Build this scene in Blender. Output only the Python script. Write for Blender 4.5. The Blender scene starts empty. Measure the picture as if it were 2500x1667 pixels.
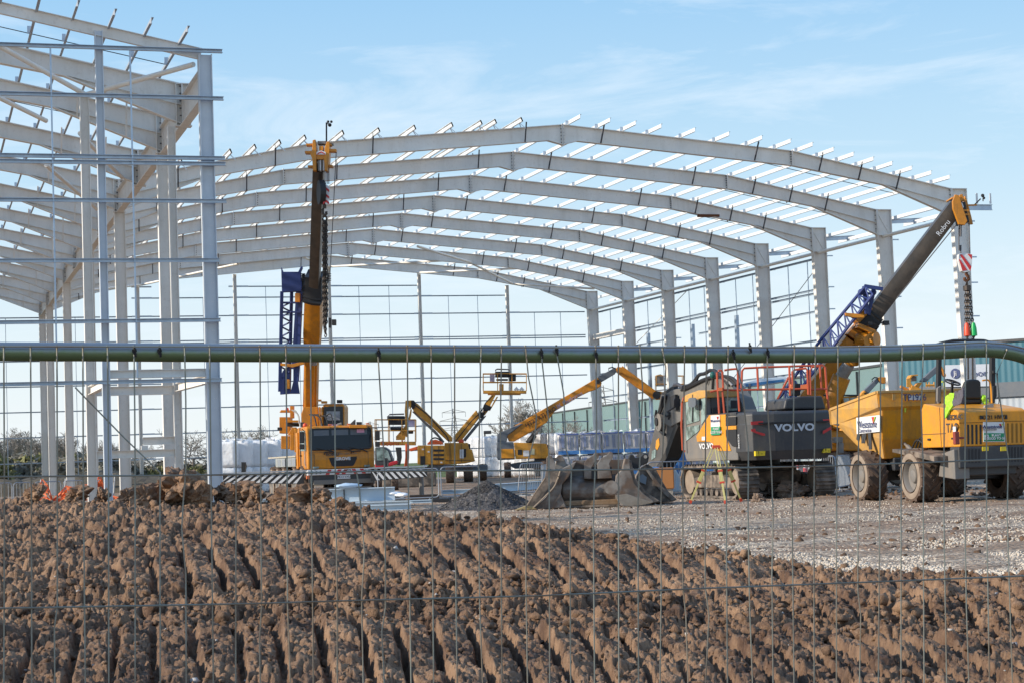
import bpy, math, random
import numpy as np
from mathutils import Vector, Matrix, noise as mnoise
random.seed(7)
SC = bpy.context.scene; COL = SC.collection
PI = math.pi
# ---------------------------------------------------------------- camera maths (photo pixels are 2500 x 1667)
F = 4581.25; PITCH = 0.0620096; ROLL = -0.0355737; YAW = 0.3074387
CAM = Vector((-30.0816, -85.5397, 1.4))
_fw = Vector((math.sin(YAW)*math.cos(PITCH), math.cos(YAW)*math.cos(PITCH), math.sin(PITCH)))
_r0 = Vector((math.cos(YAW), -math.sin(YAW), 0)); _u0 = _r0.cross(_fw)
_cr, _sr = math.cos(ROLL), math.sin(ROLL)
_rt = _r0*_cr + _u0*_sr; _up = -_r0*_sr + _u0*_cr
FH = Vector((math.sin(YAW), math.cos(YAW), 0)); RH = _r0.copy()
def ray(x, y): return _fw + _rt*((x-1250)/F) + _up*((833.5-y)/F)
def W(x, y, d):
    r = ray(x, y); return CAM + r*(d/r.dot(FH))
def G(x, y, z=0.0):
    r = ray(x, y); return CAM + r*((z-1.4)/r.z)
def GX(x, d, z=0.0):
    a = W(x, 900, d); b = W(x, 1400, d); t = (z-a.z)/(b.z-a.z); return a.lerp(b, t)
def onY(x, y, Y):
    r = ray(x, y); return CAM + r*((Y-CAM.y)/r.y)
def uv(u, v, z=0.0):
    p = CAM + RH*u + FH*v; return Vector((p.x, p.y, z))
cam = bpy.data.cameras.new('camera'); co = bpy.data.objects.new('camera', cam); COL.objects.link(co)
cam.sensor_width = 36; cam.lens = F/2500*36; cam.clip_start = 0.1; cam.clip_end = 6000
m = Matrix(((_rt.x, _up.x, -_fw.x), (_rt.y, _up.y, -_fw.y), (_rt.z, _up.z, -_fw.z)))
co.matrix_world = Matrix.Translation(CAM) @ m.to_4x4(); SC.camera = co
# ---------------------------------------------------------------- materials
MATS = {}
def mat(name, col, rough=.6, metal=0., col2=None, ns=3., amt=.5, bump=0., bs=20., emit=None, spec=.5, trans=0., alpha=1., detail=6., lo=.35, hi=.65, col3=None, s3=1., grime=0., gcol=(.16, .11, .07), gs=5.):
    if name in MATS: return MATS[name]
    M = bpy.data.materials.new(name); M.use_nodes = True; nt = M.node_tree; N = nt.nodes; L = nt.links
    b = N['Principled BSDF']; b.inputs['Roughness'].default_value = rough; b.inputs['Metallic'].default_value = metal
    b.inputs['Specular IOR Level'].default_value = spec
    b.inputs['Base Color'].default_value = (*col, 1)
    if trans: b.inputs['Transmission Weight'].default_value = trans
    if alpha < 1: b.inputs['Alpha'].default_value = alpha
    tc = N.new('ShaderNodeTexCoord'); out = None
    if col2:
        n = N.new('ShaderNodeTexNoise'); n.inputs['Scale'].default_value = ns; n.inputs['Detail'].default_value = detail; n.inputs['Roughness'].default_value = .65
        L.new(tc.outputs['Object'], n.inputs['Vector'])
        mr = N.new('ShaderNodeMapRange'); mr.inputs['From Min'].default_value = lo; mr.inputs['From Max'].default_value = hi; mr.inputs['To Max'].default_value = amt
        L.new(n.outputs['Fac'], mr.inputs['Value'])
        mx = N.new('ShaderNodeMix'); mx.data_type = 'RGBA'; mx.inputs[6].default_value = (*col, 1); mx.inputs[7].default_value = (*col2, 1)
        L.new(mr.outputs[0], mx.inputs[0]); out = mx.outputs[2]
        if col3:
            n2 = N.new('ShaderNodeTexNoise'); n2.inputs['Scale'].default_value = s3; n2.inputs['Detail'].default_value = 4
            L.new(tc.outputs['Object'], n2.inputs['Vector'])
            r2 = N.new('ShaderNodeMapRange'); r2.inputs['From Min'].default_value = .45; r2.inputs['From Max'].default_value = .62
            L.new(n2.outputs['Fac'], r2.inputs['Value'])
            m2 = N.new('ShaderNodeMix'); m2.data_type = 'RGBA'; m2.inputs[7].default_value = (*col3, 1)
            L.new(out, m2.inputs[6]); L.new(r2.outputs[0], m2.inputs[0]); out = m2.outputs[2]
        if grime:
            for sc_, k_, lo_, hi_ in (((gs, gs, gs*.16), 1., .5, .72), ((gs*4, gs*4, gs*4), .8, .56, .66)):
                mp = N.new('ShaderNodeMapping'); mp.inputs['Scale'].default_value = sc_; L.new(tc.outputs['Object'], mp.inputs['Vector'])
                n4 = N.new('ShaderNodeTexNoise'); n4.inputs['Scale'].default_value = 1; n4.inputs['Detail'].default_value = 7; n4.inputs['Roughness'].default_value = .7; L.new(mp.outputs[0], n4.inputs['Vector'])
                r4 = N.new('ShaderNodeMapRange'); r4.inputs['From Min'].default_value = lo_; r4.inputs['From Max'].default_value = hi_; r4.inputs['To Max'].default_value = grime*k_; L.new(n4.outputs['Fac'], r4.inputs['Value'])
                m4 = N.new('ShaderNodeMix'); m4.data_type = 'RGBA'; m4.inputs[7].default_value = (*gcol, 1); L.new(out, m4.inputs[6]); L.new(r4.outputs[0], m4.inputs[0]); out = m4.outputs[2]
        L.new(out, b.inputs['Base Color'])
        ra = N.new('ShaderNodeMapRange'); ra.inputs['To Min'].default_value = max(0, rough-.12); ra.inputs['To Max'].default_value = min(1, rough+.18)
        L.new(n.outputs['Fac'], ra.inputs['Value']); L.new(ra.outputs[0], b.inputs['Roughness'])
    if bump:
        n3 = N.new('ShaderNodeTexNoise'); n3.inputs['Scale'].default_value = bs; n3.inputs['Detail'].default_value = 5
        L.new(tc.outputs['Object'], n3.inputs['Vector'])
        bp = N.new('ShaderNodeBump'); bp.inputs['Strength'].default_value = 1; bp.inputs['Distance'].default_value = bump
        L.new(n3.outputs['Fac'], bp.inputs['Height']); L.new(bp.outputs[0], b.inputs['Normal'])
    if emit:
        b.inputs['Emission Color'].default_value = (*emit, 1); b.inputs['Emission Strength'].default_value = 1.0
    MATS[name] = M; return M
STEEL = mat('painted steel', (.80, .77, .72), .5, 0, (.68, .645, .59), 1.2, .6, detail=9, col3=(.74, .70, .635), s3=.35, grime=.28, gcol=(.42, .36, .29), gs=1.6)
STEELD = mat('dark stay rod', (.06, .06, .07), .6)
GALV = mat('galvanised steel', (.47, .55, .64), .38, .55, (.34, .41, .5), 3, .5)
PURL = mat('bright galvanised purlin', (.72, .73, .73), .42, .15, (.66, .67, .68), 1.5, .4)
YEL = mat('crane yellow paint', (.70, .255, .006), .36, 0, (.36, .15, .02), 1.8, .7, .002, 3, grime=.5, gcol=(.15, .08, .03))
YEL2 = mat('dumper yellow paint', (.78, .305, .005), .4, 0, (.46, .22, .04), 1.6, .65, .003, 4, grime=.5, gcol=(.24, .14, .06), gs=4)
YDUST = mat('dusty yellow paint', (.62, .33, .06), .6, 0, (.34, .22, .11), 2.2, .8, .004, 5)
YLIFT = mat('lift yellow paint', (.68, .30, .02), .45, 0, (.45, .23, .05), 1.5, .6, grime=.55, gcol=(.14, .09, .05), gs=2.5)
DGREY = mat('dark grey paint', (.036, .039, .046), .45, 0, (.07, .066, .06), 2.5, .5, .002, 4, grime=.2, gcol=(.17, .14, .11), gs=3)
MGREY = mat('mid grey paint', (.16, .155, .15), .5, 0, (.24, .2, .16), 2.5, .6, .002, 5, grime=.4, gcol=(.22, .17, .12), gs=4)
LIFTG = mat('slate grey paint', (.10, .12, .145), .5, 0, (.16, .16, .16), 2, .5)
BLACK = mat('black rubber', (.018, .018, .02), .6)
TYRE = mat('muddy tyre', (.13, .085, .06), .85, 0, (.05, .04, .035), 4, .7, .01, 12)
TYREW = mat('dusty tyre wall', (.31, .25, .19), .85, 0, (.17, .12, .09), 3, .7, .004, 12)
MUDM = mat('caked mud metal', (.12, .095, .075), .8, 0, (.055, .05, .047), 4, .8, .01, 10, col3=(.24, .19, .15), s3=3.5)
RUST = mat('worn bucket steel', (.10, .088, .08), .55, .3, (.17, .10, .06), 3.5, .8, .006, 9, col3=(.26, .235, .21), s3=2.2)
SHINY = mat('worn bare steel', (.42, .39, .36), .4, .6, (.2, .16, .13), 4, .7)
BLUEL = mat('blue lattice paint', (.022, .042, .17), .45, 0, (.02, .03, .10), 3, .5)
RED = mat('red rail paint', (.52, .09, .035), .5, 0, (.33, .07, .04), 4, .5)
REDS = mat('red marking', (.55, .03, .03), .45)
WHITE = mat('white paint', (.72, .72, .72), .5, 0, (.5, .5, .5), 6, .3)
GREEN = mat('sign green', (.015, .25, .11), .5)
NAVY = mat('lettering navy', (.03, .05, .15), .6)
BOOM = mat('greased boom steel', (.062, .053, .046), .36, .3, (.13, .10, .075), 2.5, .7, .001, 8)
GLASS = mat('tinted glass', (.018, .026, .036), .1, 0, spec=.28)
GLASSG = mat('green cab glass', (.30, .40, .38), .08, 0, (.06, .09, .08), 2.2, .9, spec=.7, lo=.42, hi=.6)  # dark blotches paint tree reflections into the pale glass colour
WRAP = mat('white shrink wrap', (.86, .87, .88), .28, 0, (.74, .76, .79), 2.5, .6, .04, 4.5)
PRINT = mat('printed carton wrap', (.52, .50, .49), .4, 0, (.46, .45, .46), 2.2, .7, .015, 5)
BLUE = mat('blue wrap', (.04, .16, .45), .4, 0, (.1, .3, .6), 4, .6, .01, 8)
BEAMB = mat('primed beam blue white', (.50, .60, .68), .45, 0, (.62, .68, .72), 2, .5)
CONC = mat('concrete', (.42, .40, .36), .85, 0, (.3, .28, .25), 5, .6, .01, 20)
HIVIS = mat('hi vis cloth', (.42, .80, .04), .7, 0, (.3, .6, .05), 7, .6, .02, 20)
ORANGE = mat('orange netting', (.80, .20, .07), .7)
CHAIN = mat('oily chain', (.07, .055, .045), .5, .5)
TRIP = mat('tripod yellow', (.62, .56, .22), .5)
REDP = mat('tripod red', (.6, .07, .03), .5)
BARR = mat('barrier galvanised', (.42, .45, .49), .4, .6, (.3, .32, .35), 10, .5)
TEAL = mat('teal cladding', (.16, .36, .36), .5)
# ---------------------------------------------------------------- mesh builder
def basis(p, q, up=(0, 0, 1)):
    p = Vector(p); q = Vector(q); z = (q-p).normalized(); u = Vector(up)
    if abs(z.dot(u)) > .999: u = Vector((0, 1, 0))
    x = z.cross(u).normalized(); y = x.cross(z).normalized()   # y ~ up
    return p, q, x, y, z
class MB:
    def __init__(s): s.v = []; s.f = []
    def add(s, vs, fs):
        n = len(s.v); s.v += [tuple(a) for a in vs]; s.f += [tuple(i+n for i in f) for f in fs]; return s
    def box(s, c, d, rz=0.):
        x, y, z = d[0]/2, d[1]/2, d[2]/2; cs, sn = math.cos(rz), math.sin(rz)
        vs = []
        for a in (-x, x):
            for b in (-y, y):
                for e in (-z, z): vs.append((c[0]+a*cs-b*sn, c[1]+a*sn+b*cs, c[2]+e))
        return s.add(vs, [(0, 1, 3, 2), (4, 6, 7, 5), (0, 4, 5, 1), (2, 3, 7, 6), (0, 2, 6, 4), (1, 5, 7, 3)])
    def bx(s, x0, x1, y0, y1, z0, z1): return s.box(((x0+x1)/2, (y0+y1)/2, (z0+z1)/2), (abs(x1-x0), abs(y1-y0), abs(z1-z0)))
    def sweep(s, sec, p, q, up=(0, 0, 1), s1=1.):
        p, q, x, y, z = basis(p, q, up); n = len(sec)
        vs = [p+x*a+y*b for a, b in sec]+[q+x*a*s1+y*b*s1 for a, b in sec]
        fs = [(i, (i+1) % n, n+(i+1) % n, n+i) for i in range(n)]+[tuple(range(n-1, -1, -1)), tuple(range(n, 2*n))]
        return s.add(vs, fs)
    def bar(s, p, q, w, h, up=(0, 0, 1), s1=1.):
        return s.sweep([(-w/2, -h/2), (w/2, -h/2), (w/2, h/2), (-w/2, h/2)], p, q, up, s1)
    def ibeam(s, p, q, w, h, tf=.03, tw=.02, up=(0, 0, 1)):
        a, b, t = w/2, h/2, tw/2
        return s.sweep([(-a, -b), (a, -b), (a, -b+tf), (t, -b+tf), (t, b-tf), (a, b-tf), (a, b), (-a, b), (-a, b-tf), (-t, b-tf), (-t, -b+tf), (-a, -b+tf)], p, q, up)
    def chan(s, p, q, w, h, t=.012, up=(0, 0, 1), side=1):
        a, b = w/2*side, h/2
        return s.sweep([(-a, -b), (a, -b), (a, -b+t), (-a+t*side, -b+t), (-a+t*side, b-t), (a, b-t), (a, b), (-a, b)], p, q, up)
    def zed(s, p, q, w, h, t=.012, up=(0, 0, 1)):
        b = h/2
        return s.sweep([(-w, -b), (t/2, -b), (t/2, b-t), (w, b-t), (w, b), (-t/2, b), (-t/2, -b+t), (-w, -b+t)], p, q, up)
    def tube(s, p, q, r, r1=None, n=8):
        r1 = r if r1 is None else r1; p, q, x, y, z = basis(p, q)
        vs = []
        for c, rr in ((p, r), (q, r1)):
            for i in range(n):
                a = 2*PI*i/n; vs.append(c+x*math.cos(a)*rr+y*math.sin(a)*rr)
        return s.add(vs, [(i, (i+1) % n, n+(i+1) % n, n+i) for i in range(n)]+[tuple(range(n-1, -1, -1)), tuple(range(n, 2*n))])
    def path(s, pts, r, n=6, closed=False):
        pts = [Vector(p) for p in pts]; k = len(pts); vs = []; fs = []; ref = Vector((0.13, 0.21, 1)).normalized()
        for i, p in enumerate(pts):
            a = pts[(i-1) % k] if (i > 0 or closed) else p; b = pts[(i+1) % k] if (i < k-1 or closed) else p
            t = (b-a).normalized(); u = ref if abs(t.dot(ref)) < .95 else Vector((1, 0, 0)); x = t.cross(u).normalized(); y = x.cross(t)
            for j in range(n):
                an = 2*PI*j/n; vs.append(p+x*math.cos(an)*r+y*math.sin(an)*r)
        for i in range(k if closed else k-1):
            for j in range(n):
                fs.append((i*n+j, i*n+(j+1) % n, ((i+1) % k)*n+(j+1) % n, ((i+1) % k)*n+j))
        if not closed: fs += [tuple(range(n-1, -1, -1)), tuple(range((k-1)*n, k*n))]
        return s.add(vs, fs)
    def prism(s, poly, a, b, ax='x', M=None):
        """poly in the plane across ax: ax x -> (y,z); ax y -> (x,z); ax z -> (x,y)"""
        def mk(u, w, t): return {'x': (t, u, w), 'y': (u, t, w), 'z': (u, w, t)}[ax]
        n = len(poly); vs = [mk(u, w, a) for u, w in poly]+[mk(u, w, b) for u, w in poly]
        if M: vs = [M @ Vector(v) for v in vs]
        return s.add(vs, [(i, (i+1) % n, n+(i+1) % n, n+i) for i in range(n)]+[tuple(range(n-1, -1, -1)), tuple(range(n, 2*n))])
    def slab(s, pts, dv):
        """closed polygon of 3D points given thickness along vector dv"""
        pts = [Vector(p) for p in pts]; dv = Vector(dv); n = len(pts)
        return s.add(pts+[p+dv for p in pts], [(i, (i+1) % n, n+(i+1) % n, n+i) for i in range(n)]+[tuple(range(n-1, -1, -1)), tuple(range(n, 2*n))])
    def lathe(s, prof, c=(0, 0, 0), ax='x', n=28):
        """prof list of (t along axis, radius)"""
        vs = []; k = len(prof)
        for i in range(n):
            a = 2*PI*i/n
            for t, r in prof:
                u, w = r*math.cos(a), r*math.sin(a)
                v = {'x': (t, u, w), 'y': (u, t, w), 'z': (u, w, t)}[ax]; vs.append((c[0]+v[0], c[1]+v[1], c[2]+v[2]))
        fs = [(i*k+j, ((i+1) % n)*k+j, ((i+1) % n)*k+j+1, i*k+j+1) for i in range(n) for j in range(k-1)]
        return s.add(vs, fs)
    def ball(s, c, r, n=10, sx=1, sy=1, sz=1):
        prof = [(-math.cos(PI*i/n), math.sin(PI*i/n)) for i in range(n+1)]; b = MB().lathe([(t*r, q*r) for t, q in prof], (0, 0, 0), 'z', n*2)
        return s.add([(c[0]+v[0]*sx, c[1]+v[1]*sy, c[2]+v[2]*sz) for v in b.v], b.f)
    def build(s, name, m=None, parent=None, bevel=0., smooth=False, kind=None, seg=2):
        me = bpy.data.meshes.new(name); me.from_pydata(s.v, [], s.f); me.validate(); me.update()
        o = bpy.data.objects.new(name, me); COL.objects.link(o)
        if m: me.materials.append(m)
        if parent: o.parent = parent
        import bmesh
        bm = bmesh.new(); bm.from_mesh(me); bmesh.ops.recalc_face_normals(bm, faces=bm.faces)
        bm.to_mesh(me); bm.free()
        if bevel:
            b = o.modifiers.new('b', 'BEVEL'); b.width = bevel; b.segments = seg; b.limit_method = 'ANGLE'; b.angle_limit = math.radians(35); b.harden_normals = False
        if smooth:
            for p in me.polygons: p.use_smooth = True
            try: me.set_sharp_from_angle(angle=math.radians(38))
            except Exception: pass
        if kind: o['kind'] = kind
        return o
def tag(o, label, cat, group=None, kind=None):
    if label: o['label'] = label
    if cat: o['category'] = cat
    if group: o['group'] = group
    if kind: o['kind'] = kind
    return o
def thing(name, label, cat, loc=(0, 0, 0), rz=0., group=None):
    o = bpy.data.objects.new(name, None); COL.objects.link(o); o.location = loc; o.rotation_euler = (0, 0, rz); o.empty_display_size = .2
    return tag(o, label, cat, group)
def copy_tree(o, parent=None):
    c = o.copy(); COL.objects.link(c); c.parent = parent
    for ch in list(o.children):
        if ch != c: copy_tree(ch, c)
    return c
class Mach:
    """a machine standing on the ground at photo column px, d metres away; rel = heading against the view ray"""
    def __init__(s, name, label, cat, px, d, rel=0., group=None, z=0.):
        s.d = d; s.rz = -YAW-math.atan((px-1250)/F)+math.radians(rel); s.loc = GX(px, d, 0); s.loc.z = z
        s.o = thing(name, label, cat, s.loc, s.rz, group)
        s.inv = (Matrix.Translation(s.loc) @ Matrix.Rotation(s.rz, 4, 'Z')).inverted()
        s.V = (s.inv.to_3x3() @ FH)
    def P(s, x, y, dy=0.): return s.inv @ W(x, y, s.d+dy)
    def H(s, x, y, ax, val):
        r = s.inv.to_3x3() @ ray(x, y); o = s.inv @ CAM; i = 'xyz'.index(ax); return o+r*((val-o[i])/r[i])
    def D(s, mb, pts, ax, val, th, z=None):
        """pixel polygon thrown onto the local plane ax=val, th thick along ax"""
        v = Vector((0, 0, 0)); v['xyz'.index(ax)] = th; mb.slab([s.H(x, y, ax, val) for x, y in pts], v); return mb
    def T(s, mb, pts, dy=0., th=.1):
        mb.slab([s.P(x, y, dy) for x, y in pts], s.V*th); return mb
    def R(s, mb, x0, x1, y0, y1, dy=0., th=.1): return s.T(mb, [(x0, y0), (x1, y0), (x1, y1), (x0, y1)], dy, th)
    def B(s, mb, a, b, w, th, dy=0., dy2=None):
        """bar between two pixels, w metres across, th metres deep"""
        return mb.bar(s.P(*a, dy), s.P(*b, dy if dy2 is None else dy2), th, w, (0.01, 0, 1) if abs(a[0]-b[0]) > 3 else (1, 0, 0))
def text(body, size, mtx, m, parent, name='lettering', ext=.004, bold=0., sx=1.):
    cu = bpy.data.curves.new(name, 'FONT'); cu.body = body; cu.size = size; cu.extrude = ext; cu.offset = bold; cu.align_x = 'CENTER'; cu.align_y = 'CENTER'; cu.resolution_u = 3
    t = bpy.data.objects.new(name+'_c', cu); COL.objects.link(t); dg = bpy.context.evaluated_depsgraph_get(); dg.update()
    me = bpy.data.meshes.new_from_object(t.evaluated_get(dg)); bpy.data.objects.remove(t)
    me.transform(mtx @ Matrix.Diagonal((sx, 1, 1, 1)))
    o = bpy.data.objects.new(name, me); COL.objects.link(o); me.materials.clear(); me.materials.append(m); o.parent = parent; return o
def face_m(c, xdir, up=(0, 0, 1), off=0.):
    """matrix placing text at c reading along xdir"""
    x = Vector(xdir).normalized(); u = Vector(up); z = x.cross(u).normalized(); y = z.cross(x).normalized()
    c = Vector(c)+z*off
    return Matrix(((x.x, y.x, z.x, c.x), (x.y, y.y, z.y, c.y), (x.z, y.z, z.z, c.z), (0, 0, 0, 1)))
def rrect(x0, x1, z0, z1, r, n=4):
    o = []
    for cx, cz, a0 in ((x1-r, z1-r, 0), (x0+r, z1-r, 90), (x0+r, z0+r, 180), (x1-r, z0+r, 270)):
        for i in range(n+1):
            a = math.radians(a0+90*i/n); o.append((cx+r*math.cos(a), cz+r*math.sin(a)))
    return o
def wheel(root, name, c, R, w, tm=None, lugs=22, side=-1, chev=True):
    """wheel with its axle along local x; side -1 shows its outer face to -x"""
    x, y, z = c; t = MB(); h = w/2; rr = R*.58
    t.lathe([(-h*.8, rr), (-h*.97, rr*1.15), (-h, R*.8), (-h*.92, R*.93), (-h*.6, R*.97), (h*.6, R*.97), (h*.92, R*.93), (h, R*.8), (h*.97, rr*1.15), (h*.8, rr)], c, 'x', 36)
    for i in range(lugs):
        for sgn in (-1, 1):
            a0 = 2*PI*(i+(.5 if sgn > 0 else 0))/lugs; a1 = a0+(2*PI/lugs*1.1 if chev else 0)
            p = Vector((x+sgn*h*.96, y+math.cos(a0)*R*.965, z+math.sin(a0)*R*.965)); q = Vector((x+sgn*h*.06, y+math.cos(a1)*R*1.0, z+math.sin(a1)*R*1.0))
            n = Vector((0, math.cos((a0+a1)/2), math.sin((a0+a1)/2)))
            t.bar(p, q, R*.085, R*.09, n)
    wo = t.build('tyre', tm or TYRE, None, smooth=False); wo.name = name; wo.parent = root
    sgn = side
    MB().lathe([(sgn*h*1.005, rr*1.12), (sgn*h*1.03, R*.72), (sgn*h*.985, R*.86)], c, 'x', 36).build('tyre_wall', TYREW, wo, smooth=True)
    MB().lathe([(sgn*h*.98, rr*1.02), (sgn*h*.9, rr*.98), (sgn*h*.55, rr*.9), (sgn*h*.5, rr*.5), (sgn*h*.72, rr*.42), (sgn*h*.78, rr*.3), (sgn*h*.78, .001)], c, 'x', 28).build('rim', MGREY, wo, smooth=True)
    return wo
def chainlinks(mb, p, q, ln, r, wdt):
    p = Vector(p); q = Vector(q); L = (q-p).length; n = max(2, int(L/(ln*.72))); t = (q-p)/n
    d = t.normalized(); x = d.cross(Vector((.3, 1, 0))).normalized(); y = d.cross(x)
    for i in range(n):
        c = p+t*(i+.5); s = x if i % 2 else y
        mb.path([c+d*ln/2*math.cos(a)+s*wdt/2*math.sin(a) for a in [2*PI*k/8 for k in range(8)]], r, 4, True)
# ================================================================ world and sun
SUN_EL = math.radians(24); SD = Vector((-1, .05, 0)).normalized()
sdir = Vector((SD.x*math.cos(SUN_EL), SD.y*math.cos(SUN_EL), math.sin(SUN_EL)))
wd = bpy.data.worlds.new('World'); SC.world = wd; wd.use_nodes = True; nt = wd.node_tree; N = nt.nodes; L = nt.links
bg = N['Background']; bg.inputs['Strength'].default_value = .13
sky = N.new('ShaderNodeTexSky'); sky.sky_type = 'NISHITA'; sky.sun_disc = False; sky.sun_elevation = SUN_EL
sky.sun_rotation = math.atan2(SD.x, SD.y); sky.air_density = 1.2; sky.dust_density = .6; sky.ozone_density = 1.6; sky.altitude = 0
tc = N.new('ShaderNodeTexCoord'); mp = N.new('ShaderNodeMapping'); mp.inputs['Rotation'].default_value = (0.10, 0.22, -YAW); mp.inputs['Scale'].default_value = (2.2, 2.2, 11.)
L.new(tc.outputs['Generated'], mp.inputs['Vector'])
n1 = N.new('ShaderNodeTexNoise'); n1.inputs['Scale'].default_value = 2.6; n1.inputs['Detail'].default_value = 9; n1.inputs['Roughness'].default_value = .62; n1.inputs['Distortion'].default_value = .5
L.new(mp.outputs[0], n1.inputs['Vector'])
r1 = N.new('ShaderNodeMapRange'); r1.inputs['From Min'].default_value = .49; r1.inputs['From Max'].default_value = .72; r1.inputs['To Max'].default_value = .6
L.new(n1.outputs['Fac'], r1.inputs['Value'])
mx = N.new('ShaderNodeMix'); mx.data_type = 'RGBA'; mx.inputs[7].default_value = (6.6, 7.2, 7.8, 1)
sz_ = N.new('ShaderNodeSeparateXYZ'); L.new(tc.outputs['Generated'], sz_.inputs[0])
cr = N.new('ShaderNodeValToRGB'); L.new(sz_.outputs['Z'], cr.inputs[0]); el = cr.color_ramp.elements
el[0].position = 0; el[0].color = (6.7/8, 7.1/8, 7.3/8, 1); el[1].position = 1; el[1].color = (1.3/8, 2.6/8, 5.2/8, 1)
for p_, c_ in ((.07, (5.7/8, 6.6/8, 7.2/8, 1)), (.15, (3.95/8, 5.65/8, 7.0/8, 1)), (.27, (2.15/8, 4.3/8, 6.7/8, 1)), (.5, (1.7/8, 3.4/8, 6.2/8, 1))):
    e_ = el.new(p_); e_.color = c_
vm = N.new('ShaderNodeVectorMath'); vm.operation = 'SCALE'; vm.inputs['Scale'].default_value = 8.; L.new(cr.outputs[0], vm.inputs[0])
m0 = N.new('ShaderNodeMix'); m0.data_type = 'RGBA'; m0.inputs[0].default_value = .88; L.new(sky.outputs[0], m0.inputs[6]); L.new(vm.outputs[0], m0.inputs[7])
L.new(r1.outputs[0], mx.inputs[0]); L.new(m0.outputs[2], mx.inputs[6])
L.new(mx.outputs[2], bg.inputs['Color'])
sl = bpy.data.lights.new('sun', 'SUN'); sl.energy = 5.0; sl.angle = math.radians(.53); sl.color = (1, .90, .76)
so = bpy.data.objects.new('sun', sl); COL.objects.link(so); so.rotation_euler = sdir.to_track_quat('Z', 'Y').to_euler(); so.location = (0, 0, 60)
SC.view_settings.view_transform = 'Standard'; SC.view_settings.look = 'None'; SC.view_settings.exposure = .14; SC.view_settings.gamma = 1
SC.render.resolution_x = 1024; SC.render.resolution_y = 682
# ================================================================ numpy noise
rng = np.random.RandomState(3)
PERM = rng.permutation(65536).astype(np.int64)
def hsh(ix, iy, k=0):
    return PERM[(PERM[(ix.astype(np.int64)+k*131) & 65535]+iy.astype(np.int64)) & 65535]/65535.
def vnoise(x, y, k=0):
    ix = np.floor(x); iy = np.floor(y); fx = x-ix; fy = y-iy; fx = fx*fx*(3-2*fx); fy = fy*fy*(3-2*fy)
    a = hsh(ix, iy, k); b = hsh(ix+1, iy, k); c = hsh(ix, iy+1, k); d = hsh(ix+1, iy+1, k)
    return (a*(1-fx)+b*fx)*(1-fy)+(c*(1-fx)+d*fx)*fy
def fbm(x, y, o=4, k=0):
    s = 0; a = .5
    for i in range(o): s = s+a*(vnoise(x*2**i, y*2**i, k+i)-.5); a *= .5
    return s
def worley(x, y, k=0):
    ix = np.floor(x); iy = np.floor(y); f1 = np.full(x.shape, 9.); f2 = np.full(x.shape, 9.); idv = np.zeros(x.shape)
    for dx in (-1, 0, 1):
        for dy in (-1, 0, 1):
            jx = ix+dx; jy = iy+dy; px = jx+hsh(jx, jy, k+5); py = jy+hsh(jx, jy, k+9); d = np.hypot(x-px, y-py)
            m_ = d < f1; f2 = np.where(m_, f1, np.minimum(f2, d)); idv = np.where(m_, hsh(jx, jy, k+17), idv); f1 = np.where(m_, d, f1)
    return f1, f2, idv
# ================================================================ ground
def gridmesh(name, X, Y, Z, m, kind):
    r, c = X.shape; me = bpy.data.meshes.new(name); v = np.stack([X, Y, Z], -1).reshape(-1, 3)
    i = np.arange(r*c).reshape(r, c); q = np.stack([i[:-1, :-1], i[:-1, 1:], i[1:, 1:], i[1:, :-1]], -1).reshape(-1, 4)
    me.vertices.add(len(v)); me.vertices.foreach_set('co', v.ravel().astype(np.float32))
    me.loops.add(q.size); me.loops.foreach_set('vertex_index', q.ravel().astype(np.int32))
    me.polygons.add(len(q)); me.polygons.foreach_set('loop_start', (np.arange(len(q))*4).astype(np.int32)); me.polygons.foreach_set('loop_total', np.full(len(q), 4, np.int32))
    me.polygons.foreach_set('use_smooth', np.ones(len(q), bool)); me.update(); me.validate()
    o = bpy.data.objects.new(name, me); COL.objects.link(o); me.materials.append(m); o['kind'] = kind; return o
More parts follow.
